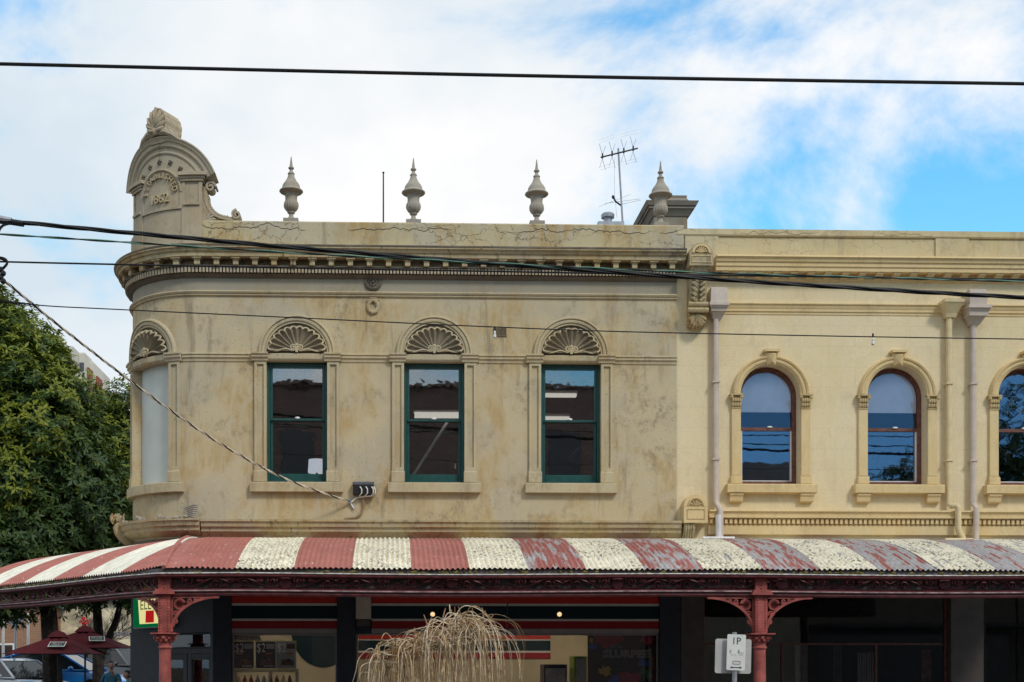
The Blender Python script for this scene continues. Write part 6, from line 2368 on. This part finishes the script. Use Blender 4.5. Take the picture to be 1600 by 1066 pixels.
# ------------------------------------------------------------------ cars
def car(label, loc, rz, paint, trim_z=0.0, suv=0.0):
    t = thing('parked_car', label, 'car', loc, 'cars in the side street', True, rz)
    L, Wd = 4.25, 0.88
    hr = 1.48 + suv
    st = [(-2.12, 0.35, 0.70, 0.78), (-2.02, 0.25, 0.92, 0.84), (-1.5, 0.22, 0.97, 0.88), (-0.6, 0.2, 0.95, 0.88), (0.6, 0.2, 0.93, 0.88), (1.2, 0.22, 0.90, 0.87), (1.8, 0.25, 0.78, 0.83), (2.08, 0.32, 0.62, 0.74), (2.14, 0.38, 0.52, 0.66)]
    b = MB()
    sec = []
    for (x, z0, z1, w_) in st:
        z1 += suv * 0.7
        sec.append([(x, -w_ * 0.9, z0), (x, -w_, z0 + 0.18), (x, -w_ * 1.0, (z0 + z1) / 2), (x, -w_ * 0.96, z1 - 0.05), (x, -w_ * 0.86, z1), (x, w_ * 0.86, z1), (x, w_ * 0.96, z1 - 0.05), (x, w_, (z0 + z1) / 2), (x, w_, z0 + 0.18), (x, w_ * 0.9, z0)])
    for r_ in sec:
        b.v += r_
    k = len(sec[0])
    for i in range(len(sec) - 1):
        for j in range(k):
            j2 = (j + 1) % k
            b.f.append((i * k + j, i * k + j2, (i + 1) * k + j2, (i + 1) * k + j))
    b.f.append(tuple(range(k))[::-1])
    b.f.append(tuple((len(sec) - 1) * k + j for j in range(k)))
    bo_ = b.build('body', paint, t, None, True)
    zb = 0.93 + suv * 0.7
    # greenhouse: glass band, roof and pillars
    prof = [(-1.98, zb), (-1.62, hr - 0.16), (-1.05, hr - 0.02), (-0.3, hr), (0.35, hr - 0.06), (1.22, zb)]
    gl = MB()
    roofm = MB()
    for sg in (-1, 1):
        gl.add([(x, sg * (0.80 - 0.20 * (z - zb) / (hr - zb)), z) for x, z in prof] + [(prof[0][0], sg * 0.80, zb - 0.03), (prof[-1][0], sg * 0.80, zb - 0.03)], [(0, 1, 2, 3, 4, 5, 7, 6)])

    def strip(m, i, j, f=0.995, lift=0.0):
        (xa, za), (xb, zb2) = prof[i], prof[j]
        ya = 0.80 - 0.20 * (za - zb) / (hr - zb)
        yb = 0.80 - 0.20 * (zb2 - zb) / (hr - zb)
        m.add([(xa, -ya * f, za + lift), (xa, ya * f, za + lift), (xb, yb * f, zb2 + lift), (xb, -yb * f, zb2 + lift)], [(0, 1, 2, 3)])
    strip(gl, 0, 1)
    strip(gl, 4, 5)
    gl.build('windows', M['carglass'], t, None, False, False)
    for i in (1, 2, 3):
        strip(roofm, i, i + 1, 1.01, 0.012)
    roofm.build('roof', paint, t, None, True, False)
    pm = MB()
    for sg in (-1, 1):
        pth = [(x, sg * (0.81 - 0.20 * (z - zb) / (hr - zb)), z) for x, z in prof]
        pm.tube(pth, 0.035, 6)
        pm.tube([(-0.25, sg * 0.81, zb), (-0.30, sg * 0.615, hr)], 0.03, 6)
        pm.tube([(-1.25, sg * 0.81, zb), (-1.35, sg * 0.64, hr - 0.08)], 0.04, 6)
        pm.tube([(-1.98, sg * 0.815, zb), (1.22, sg * 0.815, zb)], 0.022, 6)
    pm.build('pillars', paint, t, None, True)
    MB().box(-1.4, 0.3, -0.55, 0.55, 0.5, 0.95).build('seats', M['blackm'], t)
    for x in (-1.35, 1.35):
        for sg in (-1, 1):
            w_ = MB().lathe([(0.20, -0.10), (0.31, -0.10), (0.33, -0.07), (0.33, 0.07), (0.31, 0.10), (0.20, 0.10)], (0, 0, 0), 22).build('wheel', M['tyre'], t, lambda a, b2, c2, x=x, sg=sg: (x + a, sg * 0.80 + c2, 0.33 + b2), True)
            MB().lathe([(0.05, 0.085), (0.19, 0.09), (0.20, 0.08), (0.20, -0.08), (0.05, -0.085)], (0, 0, 0), 14).build('rim', M['zinc'], w_, lambda a, b2, c2, x=x, sg=sg: (x + a, sg * 0.80 + c2, 0.33 + b2), True)
    for sg in (-1, 1):
        MB().blob((0.72, sg * 0.97, zb + 0.06), 0.09, 0.10, 0.07).build('mirror', paint, t, None, True)
        MB().blob((2.0, sg * 0.6, 0.66 + suv * 0.5), 0.12, 0.16, 0.07).build('headlight', M['white'], t, None, True)
        MB().blob((-2.05, sg * 0.66, 0.85 + suv * 0.5), 0.06, 0.14, 0.09).build('tail_light', M['red_sign'], t, None, True)
        MB().box(-0.05, 0.1, sg * 0.88 - 0.012, sg * 0.88 + 0.012, 0.80 + suv * 0.5, 0.825 + suv * 0.5).build('handle', M['zinc'], t)
    return t


def carpaint(name, c):
    t = NT(name)
    m = t.done(t.mix(t.rng(t.noise(2, 2), 0.3, 0.7), tuple(x * 0.95 for x in c), c), 0.25, None, 0.5)
    t.p.inputs['Coat Weight'].default_value = 0.7
    t.p.inputs['Coat Roughness'].default_value = 0.05
    return m


blue = carpaint('bright blue car paint', (0.012, 0.26, 0.78))
silver = carpaint('silver blue car paint', (0.42, 0.46, 0.52))
white_c = carpaint('white car paint', (0.72, 0.72, 0.72))
dark_c = carpaint('dark grey car paint', (0.04, 0.045, 0.055))
cp = at(95, 1050, 19.0)
car('bright blue hatchback behind the maroon umbrellas', (cp.x, 19.0, 0.52), radians(-8), blue)
cp = at(20, 1050, 14.5)
car('silver car with blue tinted pillars at the edge of the picture', (cp.x - 0.4, 15.8, 0.31), radians(-38), silver)
cp = at(195, 1050, 24.0)
car('dark grey wagon with silver roof rails near the corner wall', (cp.x, 24.0, 0.52), radians(-40), dark_c, 0, 0.22)
cp = at(150, 1050, 26.0)
car('white sedan showing between the tree trunks', (cp.x, 27.0, 0.52), radians(-25), white_c)


# ------------------------------------------------------------------ people
def person(label, loc, rz, top, pose):
    t = thing('person', label, 'person', loc, None, True, rz)
    # joints: x right, y forward (faces -y), z up
    J = {'pelvis': (0, 0, 0.93, 0.15), 'waist': (0, 0, 1.08, 0.135), 'chest': (0, 0.01, 1.28, 0.155), 'neckb': (0, 0.01, 1.43, 0.085), 'neck': (0, 0, 1.48, 0.055),
         'hl': (-0.10, 0, 0.88, 0.095), 'kl': (-0.11, -0.02, 0.48, 0.06), 'al': (-0.12, 0.02, 0.09, 0.042), 'fl': (-0.13, -0.14, 0.04, 0.035),
         'hr': (0.10, 0, 0.88, 0.095), 'kr': (0.12, -0.04, 0.48, 0.06), 'ar': (0.13, 0.03, 0.09, 0.042), 'fr': (0.15, -0.13, 0.04, 0.035),
         'sl': (-0.19, 0.01, 1.38, 0.065), 'el': (-0.26, 0.03, 1.10, 0.048), 'wl': (-0.22, -0.14, 0.92, 0.034),
         'sr': (0.19, 0.01, 1.38, 0.065), 'er': (0.25, -0.05, 1.11, 0.048), 'wr': (0.08, -0.19, 1.36, 0.034)}
    if pose == 'folded':
        J['el'] = (-0.27, -0.02, 1.10, 0.048)
        J['wl'] = (-0.02, -0.20, 1.12, 0.034)
    E = [('pelvis', 'waist'), ('waist', 'chest'), ('chest', 'neckb'), ('neckb', 'neck'), ('pelvis', 'hl'), ('hl', 'kl'), ('kl', 'al'), ('al', 'fl'), ('pelvis', 'hr'), ('hr', 'kr'), ('kr', 'ar'), ('ar', 'fr'),
         ('chest', 'sl'), ('sl', 'el'), ('el', 'wl'), ('chest', 'sr'), ('sr', 'er'), ('er', 'wr')]
    names = list(J)
    me = bpy.data.meshes.new('body')
    me.from_pydata([J[n][:3] for n in names], [(names.index(a), names.index(b)) for a, b in E], [])
    bo_ = link('body', me, t)
    sk = bo_.modifiers.new('skin', 'SKIN')
    lay = me.skin_vertices[0].data
    for i, n in enumerate(names):
        lay[i].radius = (J[n][3], J[n][3] * 0.85)
        lay[i].use_root = n == 'pelvis'
    sk.use_smooth_shade = True
    sub = bo_.modifiers.new('sub', 'SUBSURF')
    sub.levels = sub.render_levels = 2
    # coloured by height: trousers below the waist, top above
    mt = NT('clothes of ' + label[:12])
    sx_ = mt.n('ShaderNodeSeparateXYZ')
    tco = mt.n('ShaderNodeTexCoord')
    mt.l(tco.outputs['Object'], sx_.inputs[0])
    cc = mt.mix(mt.rng(sx_.outputs[2], 0.925, 0.935), (0.02, 0.024, 0.035), top)
    cc = mt.mix(mt.rng(mt.noise(14, 4), 0.4, 0.7, 0, 0.3), cc, tuple(x * 0.4 for x in top))
    mt.done(cc, 0.9, mt.bump(mt.noise(11, 4), 0.5, 0.02))
    me.materials.append(mt.m)
    h = MB()
    HC = Vector((0, -0.015, 1.62))

    def hd(p, q):
        a, b = 2 * pi * p, pi * q
        x, y, z = sin(b) * sin(a), -sin(b) * cos(a), cos(b)
        jaw = 1 - 0.22 * max(0, -z) ** 1.2
        r = Vector((0.078 * x * jaw, 0.098 * y * (jaw if y < 0 else 1), 0.122 * z))
        if y < -0.5:
            g_ = math.exp(-((x / 0.18) ** 2)) * math.exp(-(((z + 0.12) / 0.22) ** 2))
            r.y -= 0.024 * g_
            for e in (-0.42, 0.42):
                r.y += 0.010 * math.exp(-(((x - e) / 0.2) ** 2)) * math.exp(-(((z - 0.05) / 0.13) ** 2))
            r.y -= 0.006 * math.exp(-((x / 0.3) ** 2)) * math.exp(-(((z + 0.50) / 0.08) ** 2))
        return tuple(HC + r)
    h.grid(hd, 28, 20, True)
    h.tube([(0, 0.005, 1.46), (0, 0.0, 1.55)], 0.05, 10)
    for sg in (-1, 1):
        h.blob((sg * 0.08, 0.01, 1.615), 0.014, 0.025, 0.034)
    ho = h.build('head', M['skin'], t, None, True)
    hm = MB()

    def hair(p, q):
        a, b = 2 * pi * p, pi * 0.62 * q
        x, y, z = sin(b) * sin(a), -sin(b) * cos(a), cos(b)
        cut = 1.0 if y > -0.2 or z > 0.45 else 0.86
        return tuple(HC + Vector((0.088 * x * cut, 0.110 * y * cut + 0.008, 0.134 * z + 0.0)))
    hm.grid(hair, 24, 10, True)
    hm.build('hair', M['hair'], ho, None, True, False)
    fm = MB()
    for sg in (-1, 1):
        fm.blob((sg * 0.031, -0.100, 1.628), 0.012, 0.006, 0.007)
        fm.box(sg * 0.031 - 0.018, sg * 0.031 + 0.018, -0.112, -0.098, 1.645, 1.651)
    fm.box(-0.024, 0.024, -0.113, -0.098, 1.556, 1.563)
    fm.build('features', M['hair'], ho)
    # hands with separate fingers
    for nm, el in (('wl', 'el'), ('wr', 'er')):
        w_ = Vector(J[nm][:3])
        dr = (w_ - Vector(J[el][:3])).normalized()
        sd_ = dr.cross(Vector((0, 1, 0.2))).normalized()
        m = MB()
        pc = w_ + dr * 0.05
        m.tube([w_ - dr * 0.02, w_ + dr * 0.03, w_ + dr * 0.09], [0.028, 0.038, 0.034], 8)
        nrm = dr.cross(sd_)
        for f_ in range(4):
            b0_ = w_ + dr * 0.085 + sd_ * (f_ - 1.5) * 0.019
            ln = (0.065, 0.078, 0.072, 0.055)[f_]
            m.tube([b0_, b0_ + dr * ln * 0.5 + nrm * 0.006, b0_ + dr * ln * 0.85 + nrm * 0.025], [0.0095, 0.009, 0.007], 6)
        b0_ = w_ + dr * 0.03 + sd_ * 0.03
        m.tube([b0_, b0_ + sd_ * 0.03 + dr * 0.03, b0_ + sd_ * 0.035 + dr * 0.06], [0.012, 0.010, 0.008], 6)
        m.build('hand', M['skin'], t, None, True)
    return t


pp = at(174, 1045, 11.5)
person('person in a blue green top with one hand raised to the chin', (pp.x, 11.5, -0.02), radians(12), (0.03, 0.12, 0.17), 'folded')
pp = at(200, 1058, 10.5)
person('person in a teal top half hidden by the dark corner wall', (pp.x, 10.5, -0.26), radians(-60), (0.02, 0.26, 0.26), 'down')

# ------------------------------------------------------------------ street signs and poles beyond
c = at(24, 978, 20)
t = thing('turn_sign', 'round white traffic sign with a black turn arrow on a white pole', 'sign', (c.x, 20, 0.2))
MB().tube([(c.x, 20, 0.16), (c.x, 20, c.z + 0.3)], 0.04, 8).build('pole', M['white'], t, None, True)
MB().lathe([(0.27, 0.0), (0.27, 0.02)], (0, 0, 0), 28).build('plate', M['white'], t, lambda x, y, z: (c.x + x, 19.95 - z, c.z + 0.25 + y))
m = MB()
flatbar(m, [(c.x - 0.13, 19.92, c.z + 0.13), (c.x - 0.08, 19.92, c.z + 0.27), (c.x + 0.12, 19.92, c.z + 0.32)], 0.004, 0.055)
m.prism([(c.x + 0.08, c.z + 0.23), (c.x + 0.19, c.z + 0.34), (c.x + 0.06, c.z + 0.40)], 19.918, 19.922)
m.build('arrow', M['blackm'], t)
for i, u in enumerate((5, 44)):
    c = at(u, 985, 24)
    o = MB().lathe([(0.06, 0.16), (0.05, 3.4), (0.02, 3.5)], (c.x, 24, 0), 10).build('white_pole', M['white'], None, None, True)
    tag(o, ['white street pole at the very edge of the picture', 'white street pole between the round sign and the tree trunk'][i], 'pole', 'white street poles')
c = at(191, 991, 16)
t = thing('street_sign', 'white street name sign with dark letters beside the corner wall', 'sign', (at(203, 991, 16).x, 16, 0.15))
MB().box(at(178, 991, 16).x, at(206, 991, 16).x, 15.98, 16.0, at(191, 994.5, 16).z, at(191, 987, 16).z).build('plate', M['s_white'], t)
tt = text_mb('ALD HILL', 0.155, 0.0)
tt.v = [(c.x - 0.03 + x * 0.72, 15.975, at(191, 993.3, 16).z + z) for x, _, z in tt.v]
tt.build('lettering', simple('navy print', (0.01, 0.015, 0.06), 0.5, 0, 6, 0), t, None, False, False)
MB().tube([(at(206, 991, 16).x, 16.05, 0.1), (at(206, 991, 16).x, 16.05, 2.9)], 0.035, 8).build('pole', M['zinc'], t, None, True)

# brick wall and pale stone house across the side street
brick = NT('orange brick')
bk = brick.n('ShaderNodeTexBrick')
bk.inputs['Scale'].default_value = 1.0
bk.inputs['Brick Width'].default_value = 0.24
bk.inputs['Row Height'].default_value = 0.086
bk.inputs['Mortar Size'].default_value = 0.01
bk.inputs['Color1'].default_value = (0.36, 0.17, 0.085, 1)
bk.inputs['Color2'].default_value = (0.28, 0.12, 0.06, 1)
bk.inputs['Mortar'].default_value = (0.3, 0.25, 0.2, 1)
brick.l(brick.mapv(rot=(pi / 2, 0, 0)), bk.inputs['Vector'])
brick.done(bk.outputs['Color'], 0.9)
M['brick'] = brick.m


def far_house(label, x0, x1, Y, zt_, mat, rows):
    t = thing('house', label, 'house', ((x0 + x1) / 2, Y, 0.1))
    MB().box(x0, x1, Y, Y + 8, -0.2, zt_).build('wall', mat, t)
    m = MB()
    m.add([(x0 - 0.3, Y - 0.3, zt_), (x1 + 0.3, Y - 0.3, zt_), (x1 + 0.3, Y + 8.3, zt_), (x0 - 0.3, Y + 8.3, zt_), ((x0 + x1) / 2 - 1, Y + 4, zt_ + 1.6), ((x0 + x1) / 2 + 1, Y + 4, zt_ + 1.6)],
          [(0, 1, 5, 4), (1, 2, 5), (2, 3, 4, 5), (3, 0, 4), (3, 2, 1, 0)])
    m.build('roof', M['roof'], t)
    n = max(1, int((x1 - x0) / 3.0))
    for r_ in rows:
        for i in range(n):
            xc_ = x0 + (i + 0.5) * (x1 - x0) / n
            f = MB()
            rect_frame(f, xc_ - 0.5, xc_ + 0.5, r_, r_ + 1.5, 0.08, -0.05, 0.03)
            wo_ = f.build('window', M['white'], t, lambda x, d, z: (x, Y - d, z))
            MB().box(xc_ - 0.42, xc_ + 0.42, -0.03, -0.02, r_ + 0.08, r_ + 1.42).build('pane', M['glass_r'], wo_, lambda x, d, z: (x, Y - 0.035 - 0.0 * d + (d + 0.02), z))


a_, b_ = at(-160, 990, 42).x, at(62, 990, 42).x
far_house('orange brick house across the side street', a_, b_, 42, 4.6, M['brick'], (1.2,))
a_, b_ = at(75, 990, 46).x, at(330, 990, 46).x
far_house('pale sandstone house behind the bare branches', a_, b_, 46, 5.0, simple('pale sandstone', (0.62, 0.53, 0.36), 0.9, 0.3, 1.5), (1.3,))
# bare winter tree in front of the pale house
c = at(150, 1040, 36)
t = thing('bare_tree', 'leafless twiggy tree against the pale sandstone house', 'tree', (c.x, 36, 0.16))
rr = random.Random(3)
m = MB()


def grow(p, d, L, r_, lev):
    e = p + d * L
    m.tube([p, p.lerp(e, 0.5) + Vector((rr.uniform(-1, 1), rr.uniform(-1, 1), 0)) * L * 0.06, e], [r_, r_ * 0.85, r_ * 0.62], 5, False)
    if lev == 0:
        return
    for k in range(rr.choice((3, 4))):
        nd = (d + Vector((rr.uniform(-1, 1), rr.uniform(-1, 1), rr.uniform(-0.35, 0.6))) * 0.75).normalized()
        grow(p.lerp(e, rr.uniform(0.45, 1.0)), nd, L * rr.uniform(0.58, 0.8), r_ * 0.55, lev - 1)


grow(Vector((c.x, 36, 0.16)), Vector((0.05, 0, 1)), 1.9, 0.13, 5)
m.build('branches', simple('grey twig bark', (0.16, 0.13, 0.10), 0.9, 0.3), t, None, False, False)
c = at(133, 972, 26)
t = thing('red_blossom', 'cluster of red flowers above the higher umbrella', 'flowers', (c.x, 26, c.z - 0.3))
m = MB()
for i in range(26):
    a, b = rr.uniform(0, 2 * pi), rr.uniform(-0.3, 1.4)
    d = Vector((cos(a) * cos(b), sin(a) * cos(b), sin(b)))
    p = c + Vector((rr.uniform(-0.12, 0.12), 0, rr.uniform(-0.15, 0.1)))
    m.tube([p, p + d * 0.09, p + d * 0.17 + Vector((0, 0, -0.04))], [0.012, 0.03, 0.005], 5)
m.build('petals', M['red_sign'], t, None, True)
MB().tube([c, c + Vector((0.1, 0.1, -2.2))], 0.02, 5).build('stem', M['bark'], t)

# apartment tower far behind the tree
tw = thing('apartment_tower', 'distant stepped cream apartment tower with brick red panels above the tree', 'building', tuple(at(125, 560, 150).xy) + (0.0,))
cream_far = simple('far cream concrete', (0.62, 0.58, 0.50), 0.9, 0.05, 0.2, 0)
redp = simple('far brick red panel', (0.30, 0.09, 0.06), 0.9, 0.1, 0.5, 0)
for (ua, ub, vt, Y, red) in ((60, 114, 541, 150, 0), (123, 133, 553, 153, 1), (137, 147, 567, 156, 1)):
    a_, b_ = at(ua, vt, Y), at(ub, vt, Y)
    w_ = MB().box(a_.x, b_.x, Y, Y + 10, 0, a_.z).build('slab', cream_far, tw)
    if red:
        MB().box(b_.x + 0.01, b_.x + 0.25, Y + 1, Y + 4, a_.z - 4.6, a_.z - 1.6).build('red_panel', redp, w_)
    for k in range(7):
        z = a_.z - 2.4 - 2.9 * k
        MB().box(b_.x - 0.75, b_.x - 0.15, Y - 0.06, Y - 0.01, z, z + 1.2).build('window', M['roof'], w_)
        if not red:
            MB().box(b_.x - 2.0, b_.x - 1.3, Y - 0.06, Y - 0.01, z, z + 1.2).build('window', M['roof'], w_)
MB().box(at(112, 545, 151).x, at(124, 545, 151).x, 154, 158, 0, at(112, 551, 154).z).build('link_block', cream_far, tw)

# ------------------------------------------------------------------ the other side of the street, seen in the window glass
bb = NT('brown brick')
bk = bb.n('ShaderNodeTexBrick')
bk.inputs['Scale'].default_value = 1.0
bk.inputs['Brick Width'].default_value = 0.24
bk.inputs['Row Height'].default_value = 0.086
bk.inputs['Mortar Size'].default_value = 0.01
bk.inputs['Color1'].default_value = (0.23, 0.155, 0.13, 1)
bk.inputs['Color2'].default_value = (0.18, 0.12, 0.105, 1)
bk.inputs['Mortar'].default_value = (0.12, 0.10, 0.085, 1)
bb.l(bb.mapv(rot=(pi / 2, 0, 0)), bk.inputs['Vector'])
bb.done(bk.outputs['Color'], 0.9)
YO = -26.0
ob = thing('brick_warehouse', 'brown brick building across the road, mirrored in the green sash windows', 'building', (0, YO, 0))
MB().box(-12, 9.6, YO - 10, YO, 0, 12.2).build('wall', bb.m, ob)
MB().box(-12.1, 9.7, YO - 0.3, YO + 0.15, 12.202, 12.35).build('coping', bb.m, ob)
for i in range(6):
    x = -10.5 + i * 3.4
    for z in (1.2, 5.0, 8.6):
        MB().box(x - 0.6, x + 0.6, YO + 0.002, YO + 0.04, z, z + 1.9).build('window', M['glass_dark'], ob)
ob = thing('parapet_shop', 'two storey shop with a moulded parapet across the road, mirrored in the cream terrace windows', 'building', (13, YO, 0))
MB().box(9.75, 15.6, YO - 10, YO, 0, 8.6).build('wall', M['chimney'], ob)
MB().box(9.76, 15.86, YO - 0.3, YO + 0.35, 8.602, 9.0).build('cornice', M['chimney'], ob)
MB().box(9.8, 15.7, YO - 0.4, YO + 0.1, 9.002, 9.4).build('parapet', M['chimney'], ob)
for i in range(3):
    x = 10.9 + i * 1.8
    MB().box(x - 0.45, x + 0.45, YO + 0.002, YO + 0.05, 5.0, 7.0).build('window', M['glass_dark'], ob)
for (x0_, x1_, h_, lb) in ((15.9, 24.0, 6.0, 'low dark shop row across the road, mirrored in the right hand shop glass'), (24.1, 44.0, 5.6, 'long low dark shop row further along the road opposite'), (-44.0, -12.2, 8.0, 'dark two storey row across the road beyond the brick warehouse')):
    ob = thing('opposite_shops', lb, 'building', ((x0_ + x1_) / 2, YO, 0))
    MB().box(x0_, x1_, YO - 8, YO, 0, h_).build('wall', M['room'], ob)
    MB().box(x0_ + 0.05, x1_ - 0.05, YO + 0.005, YO + 2.6, 3.0, 3.15).build('awning', M['blackm'], ob)
    MB().box(x0_ + 0.3, x1_ - 0.3, YO + 0.002, YO + 0.06, 0.5, 2.8).build('shop_window', M['glass_dark'], ob)
    MB().box(x0_, x1_, YO - 0.3, YO + 0.2, h_ + 0.002, h_ + 0.3).build('parapet', M['chimney'], ob)
c = Vector((21.5, YO - 10.5, 0))
ot = thing('street_tree', 'leafy tree across the road, mirrored in the rightmost arched window', 'tree', tuple(c), 'street trees')
m = MB()
limb(m, [c, c + Vector((0.1, 0, 3)), c + Vector((0.3, 0, 6))], 0.3, 0.15)
m.build('trunk', M['bark'], ot, None, True)
leaves('crown', M['leaf'], ot, [(23.0, YO - 10.5, 8.2, 2.8, 2.2, 2.6), (27.0, YO - 10.5, 8.8, 3.4, 2.2, 4.2), (31, YO - 10.5, 9.5, 3.6, 2.2, 5.2)], 3800, 0.36, 13, 6, 0.3, 0.5)
